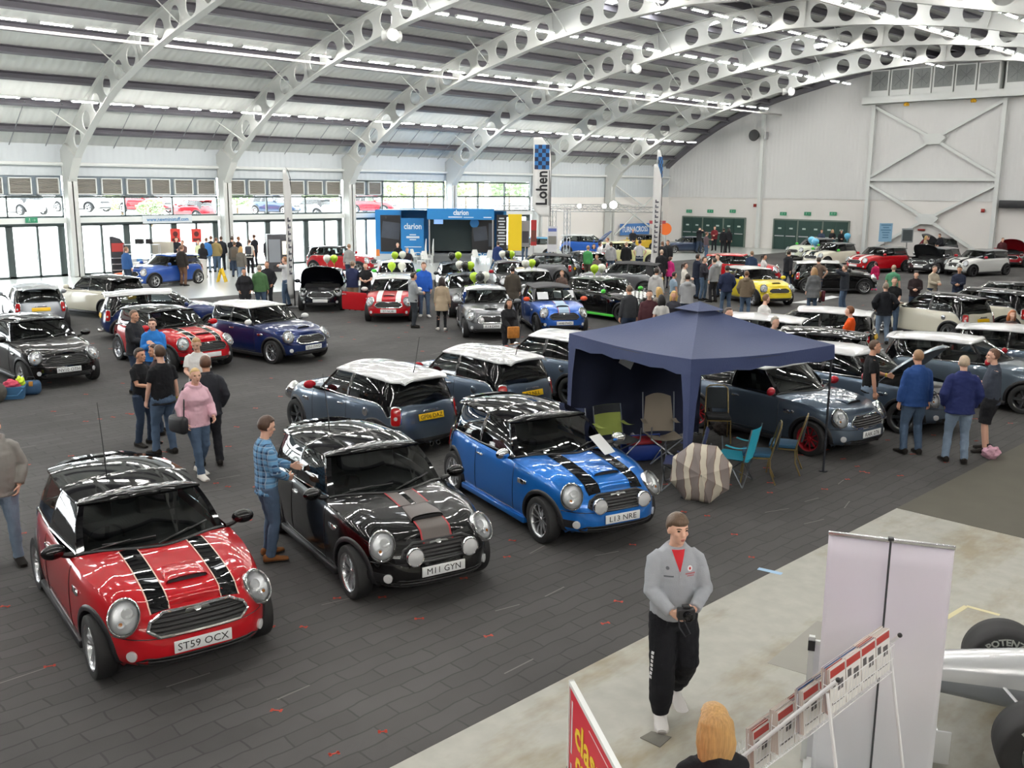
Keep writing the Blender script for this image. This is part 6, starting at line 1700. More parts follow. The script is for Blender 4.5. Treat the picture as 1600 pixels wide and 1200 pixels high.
balloons('above the silver car with white roof, rearmost pair', [('g',617,400),('w',629,399)])
balloons('on the roof of the red car with white stripes', [('g',612,417),('w',628,417)])
balloons('at the back of the grey car row', [('k',706,401),('g',716,400)])
balloons('on the dark car with a race number', [('w',718,415),('k',727,416),('g',735,416)])
balloons('on the front grey car', [('g',741,434),('k',750,435),('w',758,433)])
balloons('on the plum-roofed grey car', [('w',785,398),('k',793,398),('g',799,398)])
balloons('on the white-roofed dark car', [('w',821,413),('g',831,412),('k',838,411)])
balloons('on the black car with green mirrors', [('g',929,421),('w',940,420)])
balloons('on the dark red car by the window wall', [('w',511,405),('g',522,405)])
# ---- feather flags
FLG = M('flag_white', 'e4e4e2', .7)
def flag(name, label, base, H, w, face, draw=None, bottom=.9, mat=FLG):
    t = thing(name, label, 'flag', (base.x, base.y, .0125), A(face))
    pole = [(0,0,0),(0,0,H*.82),(-.04*w,0,H*.93),(-.35*w,0,H*.985),(-.62*w,0,H)]
    obj('pole', tube(pole, [.022,.018,.012,.008,.006], 8), BLACKP if draw else STEEL, t)
    V = []; F = []; n = 22
    for i in range(n+1):
        k = i/n; z = bottom + (H*.985-bottom)*k; 
        xr = -.01 if z < H*.82 else -.01 - .62*w*((z-H*.82)/(H*.18))**2.2
        xl = -w*(.97 if z < H*.86 else .97 - .0*(z-H*.86)); xl = min(xl, xr-.02)
        if z < bottom+.5: xl = -w*(.97*(.55+.45*((z-bottom)/.5)**.6))
        for j in range(5):
            u = j/4; V.append((xr+(xl-xr)*u, .03*math.sin(k*7+u*2), z))
    for i in range(n):
        for j in range(4): F.append((i*5+j, i*5+j+1, (i+1)*5+j+1, (i+1)*5+j))
    f = obj('flag_cloth', (V, F), mat, t, 60); md = f.modifiers.new('thickness', 'SOLIDIFY'); md.thickness = .004
    if draw: draw(f, w, H, bottom)
    obj('base', join(lathe([(0,.0),(.28,.0),(.28,.03),(.05,.07),(0,.07)], 16)), BLACKP, t)
    return t
FB1, FB2 = M('flag_blue','3577b8',.7), M('flag_navy','1f2a4a',.7)
def lohen(f, w, H, b):
    top = H*.93; ch = (H-b)*.30; cw = w*.80; x0 = -w*.90; c1, c2 = [], []
    for i in range(6):
        for j in range(4):
            q = box(x0+cw*j/4, x0+cw*(j+1)/4, -.055, -.05, top-ch+ch*i/6, top-ch+ch*(i+1)/6); q2 = box(x0+cw*j/4, x0+cw*(j+1)/4, .05, .055, top-ch+ch*i/6, top-ch+ch*(i+1)/6)
            (c1 if (i+j) % 2 else c2).append(join(q, q2))
    obj('chequer', join(*c1), FB1, f, 0); obj('chequer_dark', join(*c2), FB2, f, 0)
    zc = (top-ch+b+.55)/2; hh = (top-ch-.1)-(b+.55)
    g = textgeo('Lohen', w*.85, hh*.95, .001, .02); a = plane_to(g, (-w*.50, -.052, zc), (0,0,1), (-1,0,0)); bq = plane_to(g, (-w*.5, .052, zc), (0,0,1), (1,0,0))
    obj('lettering', join(a, bq), M('flag_text','1c1c20',.7), f, 0)
    obj('underline', join(box(-w*.10,-w*.07,-.055,-.05,zc-hh/2,zc+hh/2), box(-w*.10,-w*.07,.05,.055,zc-hh/2,zc+hh/2)), M('flag_text','1c1c20',.7), f, 0)
pL = CW((857-800)/1520*55*1.0, 55)
flag('feather_flag', 'tall white feather flag with blue chequers and black lettering, left of the far crowd', pL, 7.3, 1.02, 0, lohen, 2.9)
pL = CW((1027-800)/1520*58, 58)
flag('feather_flag', 'tall lettered feather flag turned edge-on, behind the slim white flag', pL, 6.75, .95, 62, lohen, 2.9)
def thin(txt):
    def d_(f, w, H, b):
        g = []; zc = b+.9
        for k in range(txt): g += [box(-w*.75,-w*.35,-.055,-.05,zc+.24*k,zc+.24*k+.07), box(-w*.75,-w*.62,-.055,-.05,zc+.24*k,zc+.24*k+.15), box(-w*.75,-w*.35,.05,.055,zc+.24*k,zc+.24*k+.07), box(-w*.75,-w*.62,.05,.055,zc+.24*k,zc+.24*k+.15)]
        obj('printed_marks', join(*g), M('flag_text_grey','5c5c66',.7), f, 0)
    return d_
flag('feather_flag', 'slim white feather flag standing beside the dark grey soft-top car', G(1028, 440, 0), 5.7, .5, 30, thin(11), .5)
flag('feather_flag', 'slim white feather flag beside the man in the white t-shirt', G(461, 481, 0), 5.1, .42, 65, thin(9), .35)
# ---- blue show trailer
def trailer():
    base = G(680, 408, 0); D = (base.y-base.x)*R2; m = D/1520
    t = thing('show_trailer', 'blue exhibition trailer with fold-out stage, awning and black posters', 'trailer', (base.x, base.y, .0125), A(0))
    X = lambda px: (px-680)*m*1.0
    Z = lambda py: (408-py)*m*1.01
    B = M('trailer_blue','1f7fc4',.4,coat=.3); BD = M('trailer_inside','4b5a58',.6); K = M('poster_black','1b1b1f',.4)
    body = join(box(X(588),X(790),1.9,2.5,.4,Z(331)), box(X(588),X(790),.0,2.5,.35,.50), box(X(588),X(592),0,2.5,.4,Z(331)), box(X(786),X(790),0,2.5,.4,Z(331)), box(X(588),X(790),0,2.5,Z(331)-.06,Z(331)))
    obj('body', body, B, t, 0)
    obj('inner_wall', box(X(668),X(735),1.7,1.88,.5,Z(336)), BD, t, 0)
    obj('side_poster', box(X(596),X(627),-.05,.0,.55,Z(339)), K, t, 0); 
    obj('front_skin', join(box(X(588),X(628),-.02,.12,.4,Z(332))), B, t, 0)
    pic = M('poster_picture','3f4550',.4,var=.5,vscale=1.2)
    obj('poster_picture', join(xf(box(-.55,.55,-.07,-.05,-.5,.5), Matrix.Translation((X(612),0,Z(362))) @ Matrix.Rotation(.12, 4, 'Y'))), pic, t, 0)
    fl = obj('fold_out_panel', box(X(629),X(664),-.5,-.42,.4,Z(343)), B, t, 0)
    TX = M('trailer_text','dfe9f2',.5)
    obj('lettering', join(plane_to(textgeo('clarion', .5, X(661)-X(634), .001, .01), (X(647),-.51,Z(355)), (1,0,0), (0,0,1)), box(X(637),X(657),-.515,-.50,Z(373),Z(370)), box(X(642),X(652),-.515,-.50,Z(376),Z(374.5)), box(X(642),X(652),-.515,-.50,Z(368.5),Z(367)), box(X(634),X(660),-.515,-.50,Z(386.6),Z(385.6))), TX, fl, 0)
    aw = obj('awning', join(box(X(671),X(772),-1.35,-1.28,Z(344),Z(328)), box(X(629),X(772),-1.3,.1,Z(329),Z(328))), B, t, 0)
    obj('lettering', join(plane_to(textgeo('clarion', .42, X(734)-X(711), .001, .012), (X(722),-1.36,Z(333.5)), (1,0,0), (0,0,1)), box(X(703),X(724),-1.365,-1.35,Z(341),Z(339.6)), box(X(726),X(741),-1.365,-1.35,Z(341),Z(340)), box(X(756),X(768),-1.365,-1.35,Z(341),Z(339.8))), TX, aw, 0)
    obj('awning_post', join(box(X(673),X(675),-1.3,-1.22,0,Z(330)), box(X(769),X(771),-1.3,-1.22,0,Z(330))), STEEL, t, 0)
    obj('screen', join(box(X(678),X(692),.2,.28,Z(352),Z(345))), M('screen_blue','8fb6e8',.3,emit=.6), t, 0)
    obj('stage', join(box(X(666),X(737),-1.2,1.8,.36,.5), box(X(680),X(737),-1.15,-1.0,.0,.36)), M('stage_grey','6e7274',.6), t, 0)
    obj('steps', join(*[box(X(668),X(680),-1.25-.28*k,-.97-.28*k,0,.4-.12*k) for k in range(3)]), STEEL, t, 0)
    obj('handrail', join(*[tube([(X(px),-2.0,0),(X(px),-2.0,.9),(X(px),-1.2,1.4),(X(px),-1.2,.4)], .025, 6) for px in (669,680)], *[tube([(X(px),-2.0,.5),(X(px),-1.2,1.0)], .02, 6) for px in (669,680)]), WHITEP, t)
    pr = obj('right_poster', box(X(737),X(772),-.06,0,.55,Z(341)), K, t, 0)
    obj('poster_picture', join(xf(box(-.42,.42,-.09,-.06,-.42,.42), Matrix.Translation((X(750),0,Z(366))) @ Matrix.Rotation(-.12, 4, 'Y')), box(X(763),X(770),-.075,-.06,Z(385),Z(350))), pic, pr, 0)
    obj('logo_disc', xf(lathe([(0,-.08),(.28,-.08),(.28,-.06)], 20, 'Y'), Matrix.Translation((X(741),0,Z(350)))), B, pr, 0)
    obj('lower_skirt', box(X(588),X(668),-.02,.05,.02,.42), M('trailer_grey','c3cbd0',.5), t, 0)
    obj('side_sign', box(X(588.5),X(594),-.06,-.02,Z(401),Z(391)), M('sign_orange','e0813a',.5), t, 0)
    return m
tm = trailer()
# ---- upright stand panels near the trailer and the far stand
def panel(name, label, cat, px0, px1, py0, py1, D, col, extra=None, feet=True):
    x0, x1 = (px0-800)/1520*D*1.0, (px1-800)/1520*D; p = CW((x0+x1)/2, D); w = x1-x0
    zt = atD((px0+px1)/2, py0, D).z; zb = max(.02, atD((px0+px1)/2, py1, D).z)
    t = thing(name, label, cat, (p.x, p.y, .0125), A(0))
    obj('panel', box(-w/2,w/2,-.02,.02,zb,zt), M('panel_'+col, col, .55), t, 0)
    obj('foot', join(box(-w/2,w/2,-.2,.2,0,.03), box(-.03,.03,-.02,.02,0,zb)), STEEL, t, 0)
    if extra: extra(t, w, zb, zt)
    return t
def textlines(col, n=9):
    def f(t, w, zb, zt):
        g = []; rq = random.Random(int(w*100))
        for k in range(n):
            ww = w*rq.uniform(.45,.85); z = zt-(zt-zb)*(.1+.8*k/n); g.append(box(-ww/2,ww/2,-.03,-.02,z-.035,z+.035))
        obj('printed_lines', join(*g), M('print_'+col, col, .6), t, 0)
    return f
def picture(col, a=.15, b=.6):
    def f(t, w, zb, zt): obj('picture', box(-w*.42,w*.42,-.03,-.02,zb+(zt-zb)*a,zb+(zt-zb)*b), M('pic_'+col, col, .5), t, 0)
    return f
panel('display_board', 'black display board of white text right of the blue trailer', 'display board', 774, 790, 336, 392, 55, '1d1d22', textlines('c9cdd2', 10))
panel('display_board', 'tall bright yellow display board beside the black text board', 'display board', 792, 813, 335, 392, 57, 'f2cf1d')
panel('display_board', 'grey poster board between the yellow and red boards', 'display board', 813, 825, 345, 386, 58, '8c8c92', picture('3a3a44'))
panel('display_board', 'narrow red poster board right of the yellow board', 'display board', 827, 836, 344, 384, 59, 'a82a2a', picture('6a3a30'))
panel('roller_banner', 'white roller banner with a car picture and blue heading at the far stand', 'banner', 853, 868, 354, 394, 49, 'dcdce2', lambda t, w, zb, zt: (picture('85837c', .3, .62)(t, w, zb, zt), obj('heading', box(-w*.42,w*.42,-.03,-.02,zb+(zt-zb)*.80,zb+(zt-zb)*.92), M('heading_blue','6472b4',.5), t, 0)))
panel('display_board', 'pale blue display board with balloons at the far wall', 'display board', 1365, 1385, 349, 378, 66, '8fb8d4', textlines('5d88a8', 6))
panel('display_board', 'grey photo board right of the pale blue board', 'display board', 1400, 1418, 357, 379, 66, '9aa0a2', picture('4d5558', .1, .9))
balloons('tied over the pale blue display board', [('b',1361,350),('b',1368,349),('b',1376,351)], 4.45-55/1520*66, 1.5)
balloons('tied over the grey photo board', [('b',1397,356),('b',1404,355),('b',1411,357)], 4.45-60/1520*66, 1.5)
balloons('beside the pale green car at the fire doors', [('b',1268,376),('b',1274,379),('b',1324,370)], 1.5, 1.4)
p = CW((990-800)/1520*76, 76); 
t = thing('wall_banner', 'blue banner with white lettering hung on the far side wall', 'banner', onX(992, 358, XW+.25), PI/2)
obj('cloth', box(-1.9,1.9,-.01,.01,-.45,.45), M('banner_blue','4d7fc0',.6), t, 0); obj('lettering', plane_to(textgeo('TURNACROSS', .6, 3.4, .001, .015), (0,-.02,0), (1,0,0), (0,0,1)), M('banner_text','e6eaf0',.6), t, 0)
panel('display_board', 'low red sign board beside the edge-on flag at the far stand', 'display board', 1010, 1035, 345, 350, 66, 'a8434a')
# orange round sign
p = CW((1035-800)/1520*68, 68); t = thing('round_sign', 'round orange disc sign at the far stand', 'sign', (p.x, p.y, .0125), A(0)); zc = atD(1035, 358, 68).z
obj('disc', xf(lathe([(0,-.03),(.42,-.03),(.42,.03),(0,.03)], 20, 'Y'), Matrix.Translation((0,0,zc))), M('sign_orange2','e86f28',.5), t); obj('post', tube([(0,0,0),(0,0,zc-.4)], .03, 6), STEEL, t)
# ---- lighting truss over the far stands
def truss(a, b, s=.3):
    a, b = Vector(a), Vector(b); d = (b-a); L = d.length; d.normalize(); u, v = frame(d); g = []
    cr = [u*s/2+v*s/2, u*-s/2+v*s/2, u*-s/2-v*s/2, u*s/2-v*s/2]
    for c in cr: g.append(tube([a+c, b+c], .025, 5))
    n = max(2, int(L/.5))
    for k in range(n):
        for i in range(4):
            p, q = cr[i], cr[(i+1) % 4]
            if k % 2: p, q = q, p
            g.append(tube([a+d*(L*k/n)+p, a+d*(L*(k+1)/n)+q], .012, 4))
    return join(*g)
TR = M('truss_alloy', 'b9bbbc', .35, .7)
z = 3.25; A0, A1, A2 = CW(-3.2,60)+Vector((0,0,z)), CW(8.7,58.5)+Vector((0,0,z)), CW(2.3,59.3)
t = thing('lighting_truss', 'aluminium lighting truss on towers over the far stands', 'truss', (0,0,.0125), 0)
obj('beam', join(truss(A0, A1), truss(A0+CW(2,7), A1+CW(0,7))), TR, t, 0)
for q in (CW(2.35,59.3), CW(8.6,58.5), CW(3.6,66)): obj('tower', truss(q+Vector((0,0,.02)), q+Vector((0,0,z-.1))), TR, t, 0)
SPOT = M('spot_glow', (1,.97,.9), .3, emit=25.)
for px, py, lab, big in ((958, 320, 'bright floodlight on the far lighting truss, rightmost', 1.5), (944, 322, 'small lit spotlight left of the bright floodlight on the truss', .9), (905, 322, 'small lit spotlight on the left half of the far truss', .8)):
    p = atD(px, py, 58.4); tt = thing('spotlight', lab, 'light', p, A(0)); 
    obj('housing', xf(lathe([(0,.25),(.14,.2),(.17,-.1),(.15,-.1)], 14, 'Y'), Matrix.Scale(big, 4)), BLACKP, tt); obj('lens', xf(lathe([(0,-.09),(.145,-.09)], 14, 'Y'), Matrix.Scale(big, 4)), SPOT, tt)
    obj('yoke', tube([(.2*big,0,0),(.2*big,0,-.12),(-.2*big,0,-.12),(-.2*big,0,0)], .015, 5), STEEL, tt)
# ---- plastic chairs by the trailer
def mono(label, px, py, face):
    t = thing('plastic_chair', label, 'chair', G(px, py, .0125), A(face), 'white plastic chairs by the trailer')
    W_ = M('plastic_white','e2e4e2',.45)
    obj('seat', rbox(-.22,.22,-.22,.22,.40,.43,.012), W_, t)
    bk = lambda off: sgrid(lambda u, v: (-.22-.10*u-.03*math.sin(PI*v)+off, (-.2+.4*v)*(1-.35*u**3), .42+.43*u), 7, 7)
    g1, g2 = bk(0), bk(.02); obj('backrest', join(g1, flip(g2)), W_, t, 60)
    for sy in (1,-1):
        obj('armrest', tube([(-.26,sy*.23,.62),(.0,sy*.26,.64),(.18,sy*.25,.62),(.2,sy*.23,.41)], .022, 6), W_, t)
        for sx in (1,-1): obj('leg', tube([(.2*sx,.2*sy,.41),(.25*sx,.24*sy,0)], .02, 6), W_, t)
mono('white plastic chair left of the trailer steps, nearer the blue panel', 650, 412, -30); mono('white plastic chair right beside the trailer steps', 666, 416, -60)
mono('white plastic chair under the right black poster of the trailer, left one', 744, 413, -70); mono('white plastic chair under the right black poster of the trailer, right one', 763, 414, -110)
# ---- entrance hall bits
def vend():
    p = G(435, 424, 0); t = thing('vending_machine', 'tall dark vending machine with lit panel by the glass doors', 'vending machine', (p.x, p.y, .0125), A(-70)+PI/2)
    obj('cabinet', rbox(-.55,.55,-.4,.4,0,1.95,.03), M('vend_dark','34343a',.4), t); obj('front_window', box(-.5,.1,-.42,-.40,.5,1.7), M('vend_window','8a8f96',.15), t, 0); obj('lit_panel', box(.2,.48,-.42,-.40,.9,1.6), M('vend_lit','e9e2cf',.4,emit=.5), t, 0); obj('tray', box(-.3,.3,-.42,-.40,.15,.35), BLACKP, t, 0)
vend()
def wet():
    p = G(347, 441, 0); t = thing('floor_sign', 'yellow folding wet-floor sign on the pale entrance floor', 'sign', (p.x, p.y, .01), A(0)); Y = M('sign_bright_yellow','efc51b',.5)
    for sg in (1,-1): obj('leaf', xf(join(box(-.03,.03,-.16,-.11,0,.66), box(-.03,.03,.11,.16,0,.66), box(-.02,.02,-.15,.15,.28,.64)), Matrix.Translation((sg*-.0,0,.64)) @ Matrix.Rotation(sg*.30, 4, 'Y') @ Matrix.Translation((0,0,-.66))), Y, t, 0)
wet()
POS = M('poster_red','cf4038',.6)
for px, lab in ((274, 'red poster on the glass door behind the counter, left one'), (307, 'red poster on the glass door beside the second white column')):
    p = onX(px, 368, XW+.0); t = thing('poster', lab, 'poster', (XW-.01, p.y, p.z), PI/2, 'red posters on the glass doors')
    obj('sheet', box(-.28,.28,-.012,.0,-.36,.36), POS, t, 0); obj('emblem', join(xf(lathe([(0,-.016),(.14,-.016),(.14,-.012)], 16, 'Y'), Matrix.Translation((0,0,.08))), box(-.2,.2,-.016,-.012,-.3,-.15)), M('poster_dark','5a1e1c',.6), t, 0)
p = onX(262, 342.5, XW+.32); t = thing('website_banner', 'pale banner with blue web address over the glass doors', 'banner', p, PI/2)
obj('cloth', box(-1.35,1.35,-.015,.0,-.2,.2), M('banner_pale','cfd6da',.6), t, 0); obj('lettering', plane_to(textgeo('www.newministuff.com', .26, 2.3, .001, .008), (0,-.02,0), (1,0,0), (0,0,1)), M('banner_letters','4a7fb0',.6), t, 0)
def racks():
    p = G(187, 437, 0); t = thing('product_stand', 'black curved product stand with red header by the glass doors', 'display stand', (p.x, p.y, .0), A(-60))
    prof_ = [(-.35,0),(.35,0),(.35,1.3),(.28,1.7),(.1,1.95),(-.2,2.05),(-.35,2.05)]
    obj('body', prism(prof_, lambda a, b: (.12, a, b+.01), lambda a, b: (.30, a, b+.01)), M('stand_black','2a2b30',.5), t, 0)
    obj('header', box(.30,.32,-.3,.25,1.35,1.75), M('stand_red','b23c38',.5), t, 0)
    for k in range(4): obj('shelf', box(.30,.55,-.33,.33,.2+.28*k,.23+.28*k), STEEL, t, 0)
racks()
def table(label, px, py, face, L, col, h=.9):
    p = G(px, py, 0); t = thing('counter', label, 'table', (p.x, p.y, .01), A(face))
    obj('top', box(-L/2,L/2,-.35,.35,h-.04,h), M('counter_'+col, col, .5), t, 0)
    obj('skirt', join(box(-L/2,L/2,-.33,-.31,0,h-.04), box(-L/2,-L/2+.02,-.33,.33,0,h-.04), box(L/2-.02,L/2,-.33,.33,0,h-.04)), M('skirt_'+col, col, .7), t, 0)
    return t
table('long white trade counter behind the blue car at the doors', 268, 437, 45, 3.4, 'd8d6d0')
GR = M('box_grey','b9b3a4',.6)
for px, py, z, s, lab, m_ in ((255, 394, 1.26, .42, 'tall beige carton standing on the trade counter', GR), (218, 377, 1.80, .18, 'dark box on the rack beside the curved product stand', BLACKP), (233, 377, 1.80, .14, 'smaller dark box on the rack near the beige carton', BLACKP)):
    p = G(px, py, z); tag(obj('carton', mv(rz(rbox(-s,s,-s*.7,s*.7,-.35 if s > .3 else -.12,.5 if s > .3 else .12,.01), A(0)), p.x, p.y, p.z), m_, None, 30), lab, 'box')
p = G(225, 437, 0); t = thing('wire_shelf', 'steel wire shelf unit holding small goods by the glass doors', 'shelf', (p.x, p.y, .01), A(10))
obj('frame', join(*[tube([(x,y,0),(x,y,1.68)], .015, 6) for x in (-.8,.8) for y in (-.2,.2)]), STEEL, t)
for k in range(4): obj('shelf', box(-.8,.8,-.2,.2,.30+.45*k,.32+.45*k), STEEL, t, 0)
for k in range(6):
    q = Matrix.Translation((p.x, p.y, .01)) @ Matrix.Rotation(A(10), 4, 'Z') @ Vector((-.66+.26*k, 0, .775)); tag(obj('goods_box', mv(rbox(-.1,.1,-.12,.12,0,.22,.01), q.x, q.y, q.z), M(('goods_blue','goods_white')[k % 2], ('4f86c0','d4d8dc')[k % 2], .5), None, 30), 'small %s box on the wire shelf, %s from left' % (('blue','white')[k % 2], ['first','second','third','fourth','fifth','sixth'][k]), 'box')
p = G(197, 446, 0); t = thing('orange_crate', 'orange crate on the floor beside the curved product stand', 'crate', (p.x, p.y, .01), A(0)); obj('crate', rbox(-.4,.4,-.3,.3,0,.55,.03), M('crate_orange','e2693a',.5), t)
# ---- outside: parked cars, shrubs
for k, (px, py, c, lab) in enumerate(((228, 318, paint('red','b4101c'), 'red car parked outside, seen through the second window bay'), (30, 320, WHITEC, 'white car parked outside beyond the leftmost windows'), (128, 316, WHITEC, 'white car parked outside, left part of the second bay'), (300, 329, REDC, 'red car parked close outside, right part of the second bay'), (430, 322, DBL, 'dark car parked outside beyond the third window bay'), (486, 326, SILV, 'silver car parked outside, right part of the third bay'), (585, 321, paint('chilli','a81822'), 'dark red car parked outside the fourth bay'))):
    p = onX(px, py, XW-14); car(lab, c, c, (p.x, p.y), 150 if k % 2 else -20, lod=2, fplate='', hide=('seat','rear_seat','cabin','dashboard','headlight','reflector','lens','tail_light','reverse_lamp','exhaust','fog_light','number_plate','hatch_trim','hatch_handle','rear_intake')).location.z = max(0, p.z-.6)
o = struct('ground_bank', prism([(XW-10,-.05),(XW-12,max(0,1.9)),(XW-60,2.6),(XW-60,-.05)], lambda a, b: (a, -40, b), lambda a, b: (a, 150, b)), M('forecourt','dcdad4',.8))
LEAF = M('leaf_green','aebd92',.7,var=.4,vscale=2); LEAFD = M('leaf_dark','8b9f78',.7,var=.4,vscale=2)
def bush(label, px, py, X, r, m_, name='shrub'):
    p = onX(px, py, X); rb_ = random.Random(int(px)); V = []; F = []
    for k in range(900):
        a, b = rb_.uniform(0, 2*PI), math.acos(rb_.uniform(-.5, 1)); rr = r*(.75+.3*mnoise.noise(Vector((a*1.5, b*2, px))))*rb_.uniform(.8, 1.05)
        c = Vector((rr*math.sin(b)*math.cos(a), 1.4*rr*math.sin(b)*math.sin(a), rr*math.cos(b))); n = Vector((rb_.uniform(-1,1), rb_.uniform(-1,1), rb_.uniform(-1,1))).normalized(); u, v = frame(n); s = r*.11; i = len(V)
        V += [c+u*s, c+v*s*.6, c-u*s, c-v*s*.6]; F.append((i, i+1, i+2, i+3))
    t = thing(name, label, 'plant', p, 0)
    obj('foliage', (V, F), m_, t, 0); obj('stem', tube([(0,0,-p.z),(0,0,r*.5)], [.15,.06], 6), M('bark','6a5a48',.9), t)
for px, py, X, r, m_, lab in ((190, 318, XW-18, 1.3, LEAF, 'green shrub outside, middle of the second window bay'), (235, 328, XW-12, .8, LEAFD, 'low green shrub outside below the red parked car'), (370, 312, XW-20, 1.5, LEAFD, 'dark shrub outside at the left of the third bay'), (500, 310, XW-18, 1.4, LEAF, 'green shrub outside at the right of the third bay'), (610, 305, XW-18, 1.8, LEAF, 'pale green tree crown outside the fourth bay, left'), (668, 298, XW-18, 1.9, LEAF, 'pale green tree crown outside the fourth bay, right'), (728, 296, XW-18, 1.9, LEAF, 'pale green tree crown outside the fifth bay, left'), (796, 296, XW-18, 2.0, LEAFD, 'darker green tree crown outside the fifth bay, right')):
    bush(lab, px, py, X, r, m_, 'tree' if r > 1.6 else 'shrub')
# ================================================================ VISITORS
def HP(px, py, H): 
    p = G(px, py, H); return (p.x, p.y)
PLAID = M('plaid_shirt', '3d6f9e', .85)
def plaidmat():
    nt = PLAID.node_tree; b = nt.nodes['Principled BSDF']; tc = nt.nodes.new('ShaderNodeTexCoord'); L = nt.links.new
    def bands(ax, per, duty):
        s = nt.nodes.new('ShaderNodeSeparateXYZ'); L(tc.outputs['Object'], s.inputs[0]); d = node(nt, 'ShaderNodeMath', operation='DIVIDE'); d.inputs[1].default_value = per; L(s.outputs[ax], d.inputs[0])
        f = node(nt, 'ShaderNodeMath', operation='FRACT'); L(d.outputs[0], f.inputs[0]); g = node(nt, 'ShaderNodeMath', operation='LESS_THAN'); g.inputs[1].default_value = duty; L(f.outputs[0], g.inputs[0]); return g
    a, c, e, f2 = bands('Z', .075, .42), bands('Y', .075, .42), bands('Z', .075, .08), bands('Y', .075, .08)
    ad = node(nt, 'ShaderNodeMath', operation='ADD'); L(a.outputs[0], ad.inputs[0]); L(c.outputs[0], ad.inputs[1]); dv = node(nt, 'ShaderNodeMath', operation='MULTIPLY'); dv.inputs[1].default_value = .5; L(ad.outputs[0], dv.inputs[0])
    m1 = nt.nodes.new('ShaderNodeMixRGB'); m1.inputs[1].default_value = (*hexc('6fa3cc'), 1); m1.inputs[2].default_value = (*hexc('1d3a5e'), 1); L(dv.outputs[0], m1.inputs['Fac'])
    mxx = node(nt, 'ShaderNodeMath', operation='MAXIMUM'); L(e.outputs[0], mxx.inputs[0]); L(f2.outputs[0], mxx.inputs[1]); q = node(nt, 'ShaderNodeMath', operation='MULTIPLY'); q.inputs[1].default_value = .6; L(mxx.outputs[0], q.inputs[0])
    m2 = nt.nodes.new('ShaderNodeMixRGB'); m2.inputs[2].default_value = (*hexc('c3d8e8'), 1); L(q.outputs[0], m2.inputs['Fac']); L(m1.outputs[0], m2.inputs[1]); L(m2.outputs[0], b.inputs['Base Color'])
plaidmat()
def held(name, label, cat, root, info, geo, m, at_, extra=None, smooth=40):   # a thing in somebody's hands, placed where the hands are
    s = root.scale.x; Mx = Matrix.Translation(root.location) @ Matrix.Rotation(root.rotation_euler.z, 4, 'Z') @ Matrix.Scale(s, 4)
    o = obj(name, geo, m, None, smooth); o.matrix_world = Mx @ Matrix.Translation(at_); tag(o, label, cat)
    for nm, g, mm in (extra or []): obj(nm, g, mm, o, 40)
    return o
# --- the man with the camera
m0, i0 = person('man in grey half-zip jumper and black joggers, holding a camera on the pale walkway', G(1045, 1117), -84, 1.81, 'hold_low', 'a4a8ae', '14151a', 'jumper', 'joggers', 'fringe', '5b4735', girth=1.10, shoec='d8d6d4', near=1, headyaw=.22, nod=.05,
   hl=(.30,.075,1.06), hr=(.28,-.085,1.03), fl=(-.20,.10), fr=(.10,-.10), toe=.05, hd=(.5,-.5,.1), curl=.75, pl=(-.55,.8,-.2), pr=(-.55,-.8,-.2), z=.0105)
s_ = 1.0
up = i0['up']
vneck = []
def chestpt(y, z, off): # on the jumper's chest
    return Vector((.122*1.0+.012+off, y, z))
def bx_(y0, y1, z0, z1, x): return box(x, x+.004, y0, y1, z0, z1)
top_o = [c for c in m0.children if c.name.startswith('jumper')][0]
bvj = BVHTree.FromPolygons([v.co for v in top_o.data.vertices], [tuple(p.vertices) for p in top_o.data.polygons])
def onchest(pts, off=.003):
    V = []
    for y, z in pts:
        h = bvj.ray_cast(Vector((1, y, z)), Vector((-1,0,0))); V.append(h[0]+Vector((off,0,0)) if h[0] else Vector((.15,y,z)))
    return V, [tuple(range(len(V)))]
def chest_grid(f, nu, nv, off=.004):
    V = []
    for i in range(nu):
        for j in range(nv):
            y, z = f(i/(nu-1), j/(nv-1)); h = bvj.ray_cast(Vector((1, y, z)), Vector((-1,0,0))); V.append((h[0]+Vector((off,0,0))) if h[0] else Vector((.12,y,z)))
    return V, [(i*nv+j, i*nv+j+1, (i+1)*nv+j+1, (i+1)*nv+j) for i in range(nu-1) for j in range(nv-1)]
vgeo = chest_grid(lambda u, v: ((-1+2*v)*(.052*(1-u)+.002), 1.475-.165*u), 9, 5, .004)
obj('polo_collar', vgeo, M('polo_red','c4202c',.8), m0, 60)
obj('zip', join(chest_grid(lambda u, v: ((-1+2*v)*.004, 1.315-.05*u), 4, 2, .005)), M('zip_silver','b9bcc0',.3,.8), m0, 0)
obj('chest_badge', chest_grid(lambda u, v: (.085+.022*u*math.cos(v*2*PI), 1.335+.022*u*math.sin(v*2*PI)), 3, 14, .004), M('badge_white','e8e4e4',.7), m0, 0)
obj('badge_drop', chest_grid(lambda u, v: (.085+.010*u*math.cos(v*2*PI), 1.335+.011*u*math.sin(v*2*PI)), 3, 12, .0055), M('badge_red','c22a30',.7), m0, 0)
obj('chest_print', join(chest_grid(lambda u, v: (.045+.085*v, 1.302-.012*u), 2, 6, .004), chest_grid(lambda u, v: (.06+.06*v, 1.282-.008*u), 2, 5, .004)), M('print_red_grey','b06a6c',.8), m0, 0)
obj('sponsor_print', join(chest_grid(lambda u, v: (-.05-.075*v, 1.283-.012*u), 2, 6, .004), chest_grid(lambda u, v: (-.095+.014*u*math.cos(v*2*PI), 1.34+.014*u*math.sin(v*2*PI)), 3, 12, .004)), M('print_dark_grey','5f6368',.8), m0, 0)
lgx = [c for c in m0.children if c.name.startswith('joggers')][0]
bvl = BVHTree.FromPolygons([v.co for v in lgx.data.vertices], [tuple(p.vertices) for p in lgx.data.polygons])
lp_ = []
